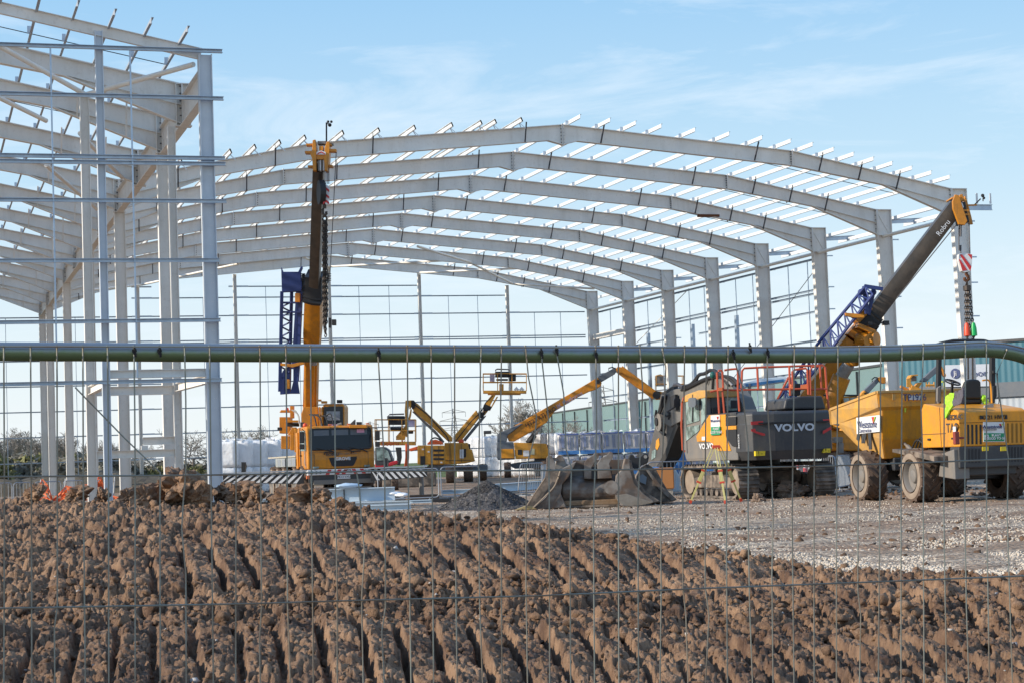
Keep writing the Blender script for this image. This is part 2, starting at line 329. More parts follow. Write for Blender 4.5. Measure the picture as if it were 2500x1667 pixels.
def ground_mat():
    M = bpy.data.materials.new('site gravel'); M.use_nodes = True; nt = M.node_tree; N = nt.nodes; L = nt.links; b = N['Principled BSDF']; b.inputs['Roughness'].default_value = .9
    b.inputs['Specular IOR Level'].default_value = .3
    tc = N.new('ShaderNodeTexCoord')
    def nz(sc, det=6, ro=.6, w=None):
        n = N.new('ShaderNodeTexNoise'); n.inputs['Scale'].default_value = sc; n.inputs['Detail'].default_value = det; n.inputs['Roughness'].default_value = ro
        L.new(tc.outputs['Object'], n.inputs['Vector']); return n.outputs['Fac']
    def mr(s, a, b_, c=0., d=1.):
        n = N.new('ShaderNodeMapRange'); n.inputs['From Min'].default_value = a; n.inputs['From Max'].default_value = b_; n.inputs['To Min'].default_value = c; n.inputs['To Max'].default_value = d
        L.new(s, n.inputs['Value']); return n.outputs[0]
    def mix(f, a, b_):
        n = N.new('ShaderNodeMix'); n.data_type = 'RGBA'
        for k, s in ((0, f), (6, a), (7, b_)):
            if isinstance(s, tuple): n.inputs[k].default_value = (*s, 1)
            else: L.new(s, n.inputs[k])
        return n.outputs[2]
    vo = N.new('ShaderNodeTexVoronoi'); vo.inputs['Scale'].default_value = 14; L.new(tc.outputs['Object'], vo.inputs['Vector'])
    sep = N.new('ShaderNodeSeparateColor'); L.new(vo.outputs['Color'], sep.inputs[0])
    chips = mix(mr(sep.outputs[0], .3, .95), (.16, .12, .09), (.68, .56, .43))
    fine = mix(mr(nz(60, 3), .35, .65), (.24, .175, .125), (.54, .43, .32))
    grav = mix(mr(nz(.35), .4, .6), chips, fine)
    brown = mix(mr(nz(9), .35, .65), (.20, .12, .075), (.40, .27, .18))
    c = mix(mr(nz(.22, 8, .7), .46, .60), grav, brown)
    c = mix(mr(nz(1.3, 8, .75), .60, .70), c, (.10, .065, .045))
    # wheel tracks: long streaks of dragged mud running across the haul road
    mp = N.new('ShaderNodeMapping'); mp.inputs['Rotation'].default_value = (0, 0, .22); mp.inputs['Scale'].default_value = (.06, .95, 1); L.new(tc.outputs['Object'], mp.inputs['Vector'])
    tn_ = N.new('ShaderNodeTexNoise'); tn_.inputs['Scale'].default_value = 1; tn_.inputs['Detail'].default_value = 7; tn_.inputs['Roughness'].default_value = .62; L.new(mp.outputs[0], tn_.inputs['Vector'])
    c = mix(mr(tn_.outputs['Fac'], .53, .64, 0, .75), c, (.19, .125, .085))
    c = mix(mr(tn_.outputs['Fac'], .40, .33, 0, .5), c, (.62, .53, .43))
    # far beyond the site: brown field, then grass
    sx = N.new('ShaderNodeSeparateXYZ'); L.new(tc.outputs['Object'], sx.inputs[0])
    far = mr(sx.outputs['Y'], -20, -8)
    dirt = mix(mr(nz(.6, 8, .7), .4, .6), (.22, .135, .085), (.33, .25, .18))
    c = mix(far, c, dirt)
    gr = mix(mr(nz(.05), .4, .6), (.085, .12, .03), (.13, .15, .05))
    c = mix(mr(sx.outputs['Y'], 70, 74), c, gr)
    L.new(c, b.inputs['Base Color'])
    bp = N.new('ShaderNodeBump'); bp.inputs['Distance'].default_value = .05; bp.inputs['Strength'].default_value = 1
    ad = N.new('ShaderNodeMath'); ad.operation = 'ADD'; L.new(mr(vo.outputs['Distance'], 0, .6, .7, 0), ad.inputs[0]); L.new(nz(7, 8, .7), ad.inputs[1])
    L.new(ad.outputs[0], bp.inputs['Height']); L.new(bp.outputs[0], b.inputs['Normal']); return M
GM = ground_mat()
vr = np.concatenate([np.arange(-10, 12, 2.), np.arange(12, 75, .35), np.arange(75, 200, 4.), np.array([240, 400, 900, 2500.])])
tt = np.concatenate([[-60, -20, -6, -3, -1.5], np.linspace(-.6, .6, 420), [1.5, 3, 6, 20, 60]])
V_, T_ = np.meshgrid(vr, tt, indexing='ij'); U_ = T_*np.maximum(np.abs(V_), 30)
X_ = CAM.x+RH.x*U_+FH.x*V_; Y_ = CAM.y+RH.y*U_+FH.y*V_
fade = np.clip((85-V_)/20, 0, 1)*np.clip(V_/10, 0, 1)*(np.abs(U_) < 40)
Z_ = (fbm(X_*.5, Y_*.5, 4, 3)*.10+fbm(X_*2.2, Y_*2.2, 3, 7)*.09)*fade
Z_ = np.where(V_ < 12, -.25, Z_)
gridmesh('ground', X_, Y_, Z_, GM, 'structure')
# ================================================================ the churned mud bank
def hz(t): return 1162.7-.0357*t
CR = [(-900, 1225, 17), (-300, 1214, 17), (0, 1216, 17), (300, 1213, 17), (560, 1214, 16.5), (700, 1222, 16), (850, 1236, 15.5), (1000, 1250, 15.3), (1200, 1274, 15), (1400, 1294, 14.6), (1560, 1320, 14.4), (1750, 1345, 14), (2000, 1372, 13.4), (2300, 1394, 13), (2500, 1404, 12.6), (3400, 1430, 12.5)]
_ct = np.array([c[0] for c in CR]); _cv = np.array([c[2] for c in CR]); _cz = np.array([1.4-(c[1]-hz(c[0]))*c[2]/F for c in CR])
def bank(u, v, detail=True):
    t = u/v*F+1250; vc = np.interp(t, _ct, _cv); zc = np.interp(t, _ct, _cz)-.03; zb = 1.4-(1667-hz(t))*8/F
    vc = vc+.5*fbm(u*.9, v*0+2.2, 3, 40)
    z = zb+(zc-zb)*np.clip((v-8)/(vc-8), -1.0, 1)
    x = (v-vc); z = np.where(x > 0, zc-.30*x-.11*x*x, z-.02*np.exp(-(x/.5)**2))
    z = np.maximum(z, -.6)
    z = z+.05*fbm(u*.8, v*.8, 3, 1)*2
    z = z-.075*np.exp(-((v-10.15-.3*fbm(u*.6, u*0, 2, 33))/.4)**2)
    if not detail: return z
    a = math.radians(7.5); s = u+np.interp(u, [-2.4, -.65, 0, 2.2], [.225, .165, .115, -.05])*(v-12); l = -u*math.sin(a)+v*math.cos(a)
    bandv = v+.25*fbm(u*.7, u*0+1.3, 3, 50)*2
    bA = np.clip((bandv-np.interp(t, [1300, 2100], [10.95, 10.35]))/.25, 0, 1)*np.clip((vc-np.interp(t, [300, 900, 1300, 2100], [2.9, 1.6, 1.0, .25])-bandv)/.4, 0, 1)
    bB = np.clip((bandv-7.2)/.3, 0, 1)*np.clip((9.75-bandv)/.3, 0, 1)*.95
    patch = np.clip(.86+1.8*fbm(u*1.1, v*1.0, 3, 60), 0, 1)
    left = np.clip((t-150)/350, .15, 1)
    band = np.clip(bA*left+bB*(.6+.4*np.clip((t-400)/600, 0, 1)), 0, 1)*patch
    wob = .055*fbm(s*2.2, l*1.8, 4, 70)*2
    per = .215; ps = (s+wob)/per; p = np.mod(ps, 1.); rid = np.floor(ps+.5); gdep = np.clip(.62+.9*vnoise(rid*7.3, l*1.7+rid*3.1, 77), 0, 1); rh = .8+.4*vnoise(np.floor(ps)*3.3, l*2.3, 78)
    wall = np.clip((p-.10)/.10, 0, 1); fall = np.clip((1.02-p)/.10, 0, 1); prof = wall*fall*(1-.30*np.clip((p-.2)/.8, 0, 1))
    ridge = ((1-(1-prof)*gdep)*rh-.7)*.155*band
    # cross breaks on ridge tops
    f1, f2, idv = worley(s*4.2, l*2.6, 80)
    crack = -.02*np.exp(-((f2-f1)/.08)**2)*band+.028*(idv-.5)*band
    # clods elsewhere
    ux = u+.10*fbm(u*6, v*6, 4, 91); vx = v+.10*fbm(u*6, v*6, 4, 93)
    def blk(a_, b_, k):
        q1, q2, qi = worley(a_, b_, k); return np.clip((q2-q1)*2.4, 0, 1)**.85*(.15+1.1*qi)*(1-.35*q1)
    c1 = blk(ux*7, vx*6, 90); c2 = blk(ux*18, vx*15, 100); c3 = blk(ux*40, vx*34, 110)
    g1, g2, _g = worley(ux*7, vx*6, 90); h1, h2, _h = worley(ux*18, vx*15, 100)
    free = 1-.93*band; top = np.clip((v-(vc-1.6))/1.2, 0, 1)
    z = z+ridge+crack-(.030*np.exp(-((g2-g1)/.09)**2)+.014*np.exp(-((h2-h1)/.10)**2))*free-.008*np.exp(-((h2-h1)/.08)**2)*band+(.062*(c1-.35)*(1-.5*top)+.026*c2+.12*fbm(u*2.2, v*2.2, 4, 125))*free+.009*c3*(1-.3*band)+.008*c2*band+.05*fbm(u*12, v*12, 5, 120)*(1-.35*band)+.016*fbm(u*34, v*34, 3, 130)
    return z
vr = np.concatenate([np.arange(3., 7, .06), np.arange(7, 15, .0165), np.arange(15, 19, .03), np.arange(19, 24, .2)])
tt = np.concatenate([np.arange(-1300, -120, 14), np.arange(-120, 2620, 2.9), np.arange(2620, 3700, 14)])
V_, T_ = np.meshgrid(vr, tt, indexing='ij'); U_ = (T_-1250)/F*V_
Z_ = bank(U_, V_)
X_ = CAM.x+RH.x*U_+FH.x*V_; Y_ = CAM.y+RH.y*U_+FH.y*V_
def mud_mat(nm, dark=1.):
    M = bpy.data.materials.new(nm); M.use_nodes = True; nt = M.node_tree; N = nt.nodes; L = nt.links; b = N['Principled BSDF']; b.inputs['Roughness'].default_value = .78; b.inputs['Specular IOR Level'].default_value = .35
    tc = N.new('ShaderNodeTexCoord'); o = None
    cols = [((.15*dark, .082*dark, .049*dark), (.43*dark, .262*dark, .155*dark), 2.4, .38, .62), (None, (.055*dark, .030*dark, .02*dark), 5.5, .52, .66), (None, (.60*dark, .46*dark, .33*dark), 24, .60, .76)]
    for a, c, sc, lo, hi in cols:
        n = N.new('ShaderNodeTexNoise'); n.inputs['Scale'].default_value = sc; n.inputs['Detail'].default_value = 8; n.inputs['Roughness'].default_value = .7; L.new(tc.outputs['Object'], n.inputs['Vector'])
        r = N.new('ShaderNodeMapRange'); r.inputs['From Min'].default_value = lo; r.inputs['From Max'].default_value = hi; r.inputs['To Max'].default_value = 1 if a else .65; L.new(n.outputs['Fac'], r.inputs['Value'])
        m_ = N.new('ShaderNodeMix'); m_.data_type = 'RGBA'; m_.inputs[7].default_value = (*c, 1); L.new(r.outputs[0], m_.inputs[0])
        if a: m_.inputs[6].default_value = (*a, 1)
        else: L.new(o, m_.inputs[6])
        o = m_.outputs[2]
    L.new(o, b.inputs['Base Color'])
    n = N.new('ShaderNodeTexNoise'); n.inputs['Scale'].default_value = 55; n.inputs['Detail'].default_value = 8; n.inputs['Roughness'].default_value = .7; L.new(tc.outputs['Object'], n.inputs['Vector'])
    bp = N.new('ShaderNodeBump'); bp.inputs['Distance'].default_value = .03; L.new(n.outputs['Fac'], bp.inputs['Height']); L.new(bp.outputs[0], b.inputs['Normal']); return M
MUD = mud_mat('clay mud'); MUDD = mud_mat('dark soil', .6)
gridmesh('mud_bank', X_, Y_, Z_, MUD, 'structure')
# clods
import bmesh
def icos(sub):
    bm = bmesh.new(); bmesh.ops.create_icosphere(bm, subdivisions=sub, radius=1); v = np.array([x.co[:] for x in bm.verts]); f = np.array([[q.index for q in p.verts] for p in bm.faces]); bm.free(); return v, f
def rock_variants(n, sub, seed, rough=.55):
    v0, f0 = icos(sub); out = []
    for k in range(n):
        r = 1+np.array([rough*(mnoise.noise(Vector(p)*1.1+Vector((seed+k*7.3, 1, 2)))+.7*mnoise.noise(Vector(p)*2.7+Vector((k*3.1, seed, 5)))+.35*mnoise.noise(Vector(p)*6+Vector((k, 3, seed)))) for p in v0])
        v = v0*r[:, None]*np.array([1, random.uniform(.6, 1), random.uniform(.5, .85)]); out.append(v)
    return out, f0
def scatter(name, pts, sizes, variants, f0, m, kind='stuff'):
    allv = []; allf = []; off = 0; rs = np.random.RandomState(11)
    for (x, y, z), s in zip(pts, sizes):
        v = variants[rs.randint(len(variants))]; a, b_, c = rs.uniform(0, 6.28, 3); ca, sa, cb, sb = math.cos(a), math.sin(a), math.cos(b_), math.sin(b_)
        R = np.array([[ca, -sa, 0], [sa, ca, 0], [0, 0, 1]]) @ np.array([[1, 0, 0], [0, cb, -sb], [0, sb, cb]])
        allv.append(v @ R.T*s+np.array([x, y, z])); allf.append(f0+off); off += len(v)
    v = np.concatenate(allv); f = np.concatenate(allf); me = bpy.data.meshes.new(name)
    me.vertices.add(len(v)); me.vertices.foreach_set('co', v.ravel().astype(np.float32)); me.loops.add(f.size); me.loops.foreach_set('vertex_index', f.ravel().astype(np.int32))
    me.polygons.add(len(f)); me.polygons.foreach_set('loop_start', (np.arange(len(f))*3).astype(np.int32)); me.polygons.foreach_set('loop_total', np.full(len(f), 3, np.int32)); me.update()
    o = bpy.data.objects.new(name, me); COL.objects.link(o); me.materials.append(m); o['kind'] = kind; return o
rv, rf = rock_variants(20, 1, 3.3, .8)
n = 46000; t = rng.uniform(-300, 2800, n); v = 7.3+(rng.uniform(0, 1, n))*9.5; u = (t-1250)/F*v; vcs = np.interp(t, _ct, _cv)
keep = (v < vcs+.35)
inb = (((v > 11.1) & (v < vcs-.9)) | (v < 9.6)); keep &= ~(inb & (rng.uniform(0, 1, n) < .72)); t, v, u, vcs, inb = t[keep], v[keep], u[keep], vcs[keep], inb[keep]
sz = .006+.010*rng.pareto(2.3, len(t)); sz = np.minimum(sz, .05)*np.where(inb, .6, 1); z = bank(u, v)+sz*.15
P_ = np.stack([CAM.x+RH.x*u+FH.x*v, CAM.y+RH.y*u+FH.y*v, z], -1)
tag(scatter('mud_clods', P_, sz, rv, rf, MUD), 'brown clods of clay strewn over the churned mud bank', 'mud clods')
# pale stones in the mud
n = 170; t = rng.uniform(0, 2500, n); v = rng.uniform(8, 13.5, n); u = (t-1250)/F*v; z = bank(u, v)+.004
PALE = mat('pale stone', (.48, .44, .40), .7, 0, (.3, .27, .25), 30, .6)
tag(scatter('pale_stones', np.stack([CAM.x+RH.x*u+FH.x*v, CAM.y+RH.y*u+FH.y*v, z], -1), .006+.01*rng.pareto(3, n).clip(0, 2), rv, rf, PALE), 'pale grey stones embedded in the brown mud', 'stones')
# big lumps on the crest
big, bf = rock_variants(8, 4, 9.1, .75)
def lump(px, py, v, s, i, lab, m=None, sz=1.):
    p = W(px, py+6, v); b = big[i % 8]; o = MB(); w = b*np.array([s, s*.8, s*sz]); R = Matrix.Rotation(i*1.3, 3, 'Z')
    o.add([R @ Vector(q) for q in w], [tuple(q) for q in bf]); ob = o.build('soil_lump', m or MUD, None); ob.location = p
    tag(ob, lab, 'lump of soil', 'large soil lumps on the crest of the mud bank')
for a in [(405, 1190, 16.6, .13, 0, 'jagged soil lump at the left end of the tallest clump on the bank'), (440, 1180, 16.4, .19, 1, 'largest soil lump, crowning the mud bank left of the corner column'), (478, 1205, 16.3, .14, 2, 'soil lump leaning against the right side of the largest one'),
          (352, 1212, 16.2, .13, 3, 'low soil lump left of the tallest clump'), (545, 1195, 16.6, .10, 4, 'soil lump directly right of the corner column foot'), (590, 1196, 16.4, .15, 5, 'round dark soil lump below the left striped beam'), (625, 1210, 16.2, .10, 6, 'small soil lump beside the round dark one'),
          (700, 1212, 16, .13, 7, 'soil lump below the crane cab left corner'), (745, 1206, 15.9, .14, 0, 'broad soil lump below the crane bumper'), (785, 1209, 15.8, .095, 1, 'sunlit brown soil lump on end at the blue beams'), (820, 1235, 15.6, .10, 2, 'soil lump in front of the blue beam stack'), (855, 1240, 15.5, .07, 3, 'small soil lump at right end of the crest clump'),
          (85, 1198, 16.8, .10, 4, 'soil lump on the crest near the left edge'), (190, 1200, 16.8, .12, 5, 'soil lump on the crest below the orange netting'), (250, 1208, 16.8, .09, 6, 'small soil lump on the crest left of the blue post'), (310, 1212, 16.8, .10, 3, 'flat soil lump on the crest right of the blue post'), (1190, 1262, 15.2, .09, 7, 'soil lump in front of the gravel heap')]:
    lump(*a)
# mud patches and lumps lying about on the gravel
n = 4500; px = rng.uniform(900, 2560, n); py = rng.uniform(1196, 1420, n)
pts = []; szs = []
for a, b_ in zip(px, py):
    g = G(a, b_); 
    if (g-CAM).length > 75: continue
    c = fbm(np.array([g.x*.35]), np.array([g.y*.35]), 3, 200)[0]
    if c < .0 and random.random() < .75: continue
    pts.append((g.x, g.y, .0)); szs.append(min(.075, .012*random.paretovariate(1.9)))
tag(scatter('mud_crumbs', pts, szs, rv, rf, MUDD), 'dark crumbs of mud lying scattered on the gravel', 'mud crumbs')
pts = []; szs = []
for cx, cy, wx, wy, k, s in [(2170, 1205, 60, 6, 90, .06), (2010, 1200, 45, 5, 60, .06), (1960, 1208, 120, 5, 90, .035), (1700, 1212, 90, 5, 80, .03), (2400, 1200, 70, 5, 50, .06), (1290, 1241, 60, 3, 30, .02), (1500, 1236, 200, 3, 60, .02)]:
    for _ in range(k):
        g = G(random.gauss(cx, wx*.6), random.gauss(cy, wy)); pts.append((g.x, g.y, .01)); szs.append(s*random.uniform(.4, 1.8))
tag(scatter('mud_heaps', pts, szs, rv, rf, MUDD), 'dark mud pushed up round the tracks and dumper wheels', 'mud')
n = 30000; px = rng.uniform(850, 2600, n); py = 1215+215*rng.uniform(0, 1, n)**.75; pts = []
for a, b_ in zip(px, py):
    g = G(a, b_); pts.append((g.x, g.y, .0))
CH = mat('limestone chips', (.66, .57, .46), .8, 0, (.30, .25, .2), .9, .8)
rv1, rf1 = rock_variants(6, 1, 5.5, .4)
tag(scatter('gravel_chips', pts, rng.uniform(.008, .026, n), rv1, rf1, CH), 'pale limestone chips spread over the haul road', 'gravel')
# ================================================================ foreground mesh fence
FY = -81.35
fe = thing('mesh_fence', 'galvanised mesh security fence with rounded top tube, closest to the viewer', 'fence', (onY(1250, 1400, FY).x, FY, -.35))
FI = fe.location.copy()
def fp(x, y, dy=0.): return onY(x, y, FY)-FI+Vector((0, dy, 0))
GTUBE = bpy.data.materials.new('galvanised tube'); GTUBE.use_nodes = True
def _gt():
    nt = GTUBE.node_tree; N = nt.nodes; L = nt.links; b = N['Principled BSDF']; b.inputs['Roughness'].default_value = .36; b.inputs['Metallic'].default_value = .55
    g = N.new('ShaderNodeTexCoord'); n = N.new('ShaderNodeTexNoise'); n.inputs['Scale'].default_value = 60; n.inputs['Detail'].default_value = 8; L.new(g.outputs['Object'], n.inputs['Vector'])
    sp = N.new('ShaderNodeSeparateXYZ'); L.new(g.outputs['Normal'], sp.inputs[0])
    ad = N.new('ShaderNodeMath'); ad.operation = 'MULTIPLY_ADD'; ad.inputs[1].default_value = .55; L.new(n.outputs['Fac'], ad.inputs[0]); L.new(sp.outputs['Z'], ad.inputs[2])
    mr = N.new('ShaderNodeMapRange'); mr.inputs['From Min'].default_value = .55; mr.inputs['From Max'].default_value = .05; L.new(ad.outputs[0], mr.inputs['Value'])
    mx = N.new('ShaderNodeMix'); mx.data_type = 'RGBA'; mx.inputs[6].default_value = (.22, .255, .29, 1); mx.inputs[7].default_value = (.15, .225, .125, 1)   # greener towards the underside
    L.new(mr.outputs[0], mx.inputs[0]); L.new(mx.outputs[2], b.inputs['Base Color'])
_gt()
ctr = [(-420, 861), (0, 858), (500, 861), (1000, 863), (1500, 865), (1900, 866), (2050, 865), (2180, 862), (2300, 857), (2380, 853), (2430, 854), (2475, 861), (2510, 873), (2540, 893), (2556, 925), (2562, 980), (2572, 1200), (2590, 1700), (2600, 2000)]
def smooth_path(c, sub=5):
    o = []; n = len(c)
    for i in range(n-1):
        p0 = Vector(c[max(i-1, 0)]); p1 = Vector(c[i]); p2 = Vector(c[i+1]); p3 = Vector(c[min(i+2, n-1)])
        for k in range(sub):
            t = k/sub; o.append(.5*((2*p1)+(p2-p0)*t+(2*p0-5*p1+4*p2-p3)*t*t+(3*p1-p0-3*p2+p3)*t**3))
    o.append(Vector(c[-1])); return o
MB().path(smooth_path([fp(*c) for c in ctr], 5), .0205, 20).build('frame_tube', GTUBE, fe, smooth=True)
MB().tube(fp(-420, 861), fp(-425, 1990), .0205, n=14).build('frame_tube', GTUBE, fe, smooth=True)
WIRE = mat('mesh wire', (.25, .26, .225), .5, .4, (.22, .13, .07), 3, .6, lo=.45, hi=.6)
VW = {0: [(8, 848), (9.5, 1163), (9, 1480), (8, 1667)], 1: [(73, 848), (75, 1162), (76, 1667)], 2: [(137, 848), (138, 1162), (138, 1480), (131, 1530), (132, 1667)], 3: [(200, 848), (201, 1162), (206, 1667)],
      4: [(260, 848), (262.5, 1160), (263, 1667)], 5: [(324, 848), (326, 1000), (327, 1160), (327, 1667)], 6: [(181, 946), (300, 1068), (388, 1153), (387, 1220), (388, 1667)],
      7: [(447, 848), (450, 980), (450, 1150), (444, 1220), (440, 1290), (450, 1400), (451, 1667)], 8: [(508, 848), (511, 1157), (517, 1667)], 9: [(569, 848), (572, 1157), (571, 1667)],
      10: [(630, 848), (632, 1156), (634, 1480), (629, 1560), (631, 1667)], 11: [(693, 848), (696, 1155), (697, 1470), (704, 1667)], 12: [(753, 848), (755, 1154), (760, 1667)],
      13: [(811, 848), (813, 1153), (818, 1470), (818, 1667)], 14: [(865, 1152), (872, 1195), (876, 1260), (884, 1345), (877, 1460), (881, 1667)], 15: [(917, 872), (925, 1000), (933, 1150), (935, 1400), (935, 1480), (926, 1540), (932, 1667)],
      16: [(988, 848), (990, 1150), (997, 1667)], 17: [(1046, 848), (1048, 1150), (1052, 1667)], 18: [(1103, 848), (1103, 1150), (1109, 1667)], 19: [(1168, 848), (1166, 890), (1161, 1150), (1164, 1480), (1171, 1667)],
      20: [(1217, 848), (1214, 1040), (1218, 1667)], 21: [(1275, 848), (1283, 924), (1302, 1018), (1298, 1064), (1277, 1140), (1276, 1400), (1280, 1667)], 22: [(1313, 862), (1331, 1023), (1333, 1240), (1334, 1667)],
      23: [(1349, 852), (1368, 962), (1374, 1097), (1387, 1142), (1383, 1260), (1385, 1667)], 24: [(1446, 848), (1448, 1040), (1440, 1260), (1443, 1667)], 25: [(1501, 848), (1501, 1260), (1502, 1667)],
      26: [(1553, 848), (1560, 950), (1548, 1240), (1550, 1667)], 27: [(1609, 855), (1616, 898), (1611, 1040), (1603, 1260), (1605, 1440), (1664, 1660)][:5]+[(1602, 1667)], 28: [(1662, 848), (1657, 1260), (1658, 1435), (1665, 1500), (1670, 1667)],
      29: [(1715, 848), (1711, 1250), (1712, 1430), (1721, 1500), (1713, 1667)], 30: [(1768, 848), (1763, 1260), (1766, 1667)], 31: [(1779, 868), (1801, 937), (1817, 1090), (1816, 1260), (1820, 1480), (1827, 1667)],
      32: [(1863, 864), (1863, 985), (1873, 1140), (1877, 1260), (1874, 1400), (1877, 1667)], 33: [(1929, 848), (1923, 1260), (1928, 1667)], 34: [(1980, 848), (1976, 1260), (1977, 1667)], 35: [(2035, 848), (2031, 1260), (2031, 1667)],
      36: [(2087, 848), (2083, 1260), (2083, 1440), (2090, 1500), (2087, 1667)], 37: [(2139, 847), (2136, 1260), (2133, 1667)], 38: [(2191, 846), (2188, 1260), (2188, 1667)], 39: [(2243, 843), (2237, 1002), (2243, 1157), (2242, 1260), (2244, 1667)],
      40: [(2294, 841), (2293, 1000), (2292, 1260), (2299, 1667)], 41: [(2345, 838), (2343, 1260), (2347, 1480), (2353, 1667)], 42: [(2396, 838), (2396, 1260), (2400, 1480), (2403, 1667)], 43: [(2446, 856), (2420, 913), (2429, 977), (2449, 1117), (2446, 1260), (2459, 1667)],
      44: [(2496, 862), (2496, 1260), (2512, 1667)]}
wb = MB()
for k, L_ in VW.items():
    L2 = list(L_); a, b_ = L2[-2], L2[-1]; L2.append((b_[0]+(b_[0]-a[0])*.2, 1990))
    wb.path([fp(x, y, -.024) for x, y in L2], .00175, 5)
for k in range(1, 7): wb.tube(fp(8-k*64, 850, -.024), fp(6-k*64, 1990, -.024), .0017, n=5)
for k in range(45):
    L_ = VW[k]
    if L_[0][1] < 870 and k not in (6, 14):
        x, y = L_[0]; wb.path([fp(x, y+2, -.0245), fp(x, y-3, -.0235)], .0028, 5)
for H_ in ([(-420, 847), (1100, 850), (2000, 850), (2250, 846), (2380, 838), (2440, 842), (2500, 856)], [(-420, 1172), (0, 1163), (388, 1160), (625, 1157), (900, 1149), (1250, 1148), (1500, 1146), (1750, 1142), (2000, 1137), (2250, 1128), (2500, 1118), (2560, 1116)],
           [(-420, 1496), (0, 1482), (600, 1471), (900, 1462), (1300, 1452), (1700, 1434), (2100, 1419), (2500, 1403), (2560, 1400)], [(-420, 1800), (2570, 1700)]):
    wb.path([fp(x, y, -.0275) for x, y in H_], .0021, 5)
wb.build('wire_mesh', WIRE, fe)
for x, y in [(325, 858), (386, 858), (918, 864), (1313, 862), (1350, 856), (1446, 868), (1780, 866), (1863, 862), (1820, 850)]:
    c = fp(x, y, -.024); kn = MB()
    for i in range(3): kn.path([c+Vector((.004*math.cos(a+i), -.003, .006*math.sin(a)-i*.003)) for a in [2*PI*j/7 for j in range(8)]], .0016, 4)
    kn.tube(c+Vector((0, 0, .012)), c+Vector((.002, 0, -.014)), .0024, n=5)
    kn.build('wire_tie', BLACK, fe)
# ================================================================ the steel frame of the new warehouse
st = thing('warehouse', 'unfinished pale steel portal frame of a large warehouse, two roof spans meeting at a valley', 'building', (0, 0, 0))
WE, ZE, WK, ZK, ZA = 21.3, 14.56, 12.26, 16.4, 17.5
DR = .74
BOLTS = MB()
def rafter_half(sx, x0, k, m=STEEL):
    """one half rafter from the apex at x0 going in direction sx"""
    Y = k*8.
    def pt(d, z): return (x0+sx*d, z)
    mb = MB(); tf = .035; w = .30
    top = [(0, ZA), (WK, ZK), (WE, ZE)]; bot = [(WE, ZE-1.42), (17.35, 14.72), (WK, ZK-DR-.02), (.75, ZA-DR-.07), (0, ZA-DR-.26)]
    poly = [pt(*p) for p in top+bot]; mb.prism(poly, Y-.012, Y+.012, 'y')
    for line, off in ((top, -tf/2), (bot, tf/2)):
        for a, b_ in zip(line[:-1], line[1:]):
            mb.bar((x0+sx*a[0], Y, a[1]+off), (x0+sx*b_[0], Y, b_[1]+off), w, tf)
    # second flange line inside the haunch
    mb.bar((x0+sx*WE, Y, ZE-.74), (x0+sx*17.35, Y, 14.76), w*.9, .02)
    for d, z0, z1 in ((0.015, ZA+.02, ZA-DR-.28), (WK, ZK+.03, ZK-DR-.03), (WE-.03, ZE+.02, ZE-1.45)):
        mb.box((x0+sx*d, Y, (z0+z1)/2), (.05, .32, z0-z1))
    mb.build('rafter', m, st)
    bo = BOLTS
    for d, z0, z1 in ((.05, ZA-.05, ZA-DR-.15), (WK-.05, ZK-.05, ZK-DR+.05), (WE-.08, ZE-.08, ZE-1.35)):
        for i in range(6):
            for yy in (-.07, .07): bo.box((x0+sx*d, Y+yy, z0+(z1-z0)*i/5), (.07, .035, .035))
PX = [.35, 1.87, 3.19, 4.52, 6.28, 8.09, 9.85, 11.4, 12.6, 13.75, 14.85, 15.95, 17.0, 18.1, 19.2, 20.25]
PXL = [.9, 2.6, 3.9, 4.61, 6.04, 7.85, 9.57, 11.27, 13.04, 14.21, 15.35, 16.47, 17.6, 18.7, 19.8, 20.8]
def ztop(d): return ZA-(ZA-ZK)*d/WK if d < WK else ZK-(ZK-ZE)*(d-WK)/(WE-WK)
def zbot(d): return ztop(d)-DR-.03 if d < 17.35 else 14.72-(d-17.35)/(WE-17.35)*(14.72-ZE+1.42)
for k in range(0, 8):
    rafter_half(1, 0, k); rafter_half(-1, 0, k)
LK = [-2.7, -2, -1, 0, 1, 2, 3, 4, 5, 6, 7]
for k in LK: rafter_half(1, -2*WE, k)
BOLTS.build('bolts', STEELD, st, kind='stuff')
# stay rods from purlin to bottom flange
FARST = MB()
for k in range(0, 8):
    Y = k*8.
    for sx, L_ in ((1, (2.0, 10.2, 13.75, 15.95, 18.1)), (-1, (2.0, 9.57, 14.21, 18.7))):
        for d in L_:
            mb = MB() if k < 6 else FARST
            mb.bar((sx*d, Y-.62, ztop(d)+.16), (sx*(d-.05), Y-.15, zbot(d)+.05), .06, .06)
            if k < 6: mb.build('rafter_stay', STEELD, st)
            if k > 0: FARST.bar((sx*d, Y+.62, ztop(d)+.16), (sx*(d-.05), Y+.15, zbot(d)+.05), .05, .05)
FARST.build('rafter_stay', STEELD, st, kind='stuff')
for d in (1.35, 3.1):
    for k in LK[1:]:
        MB().bar((-WE-d, k*8-.62, ztop(WE-d)+.16), (-WE-d, k*8-.15, zbot(WE-d)), .06, .06).build('rafter_stay', STEEL, st)
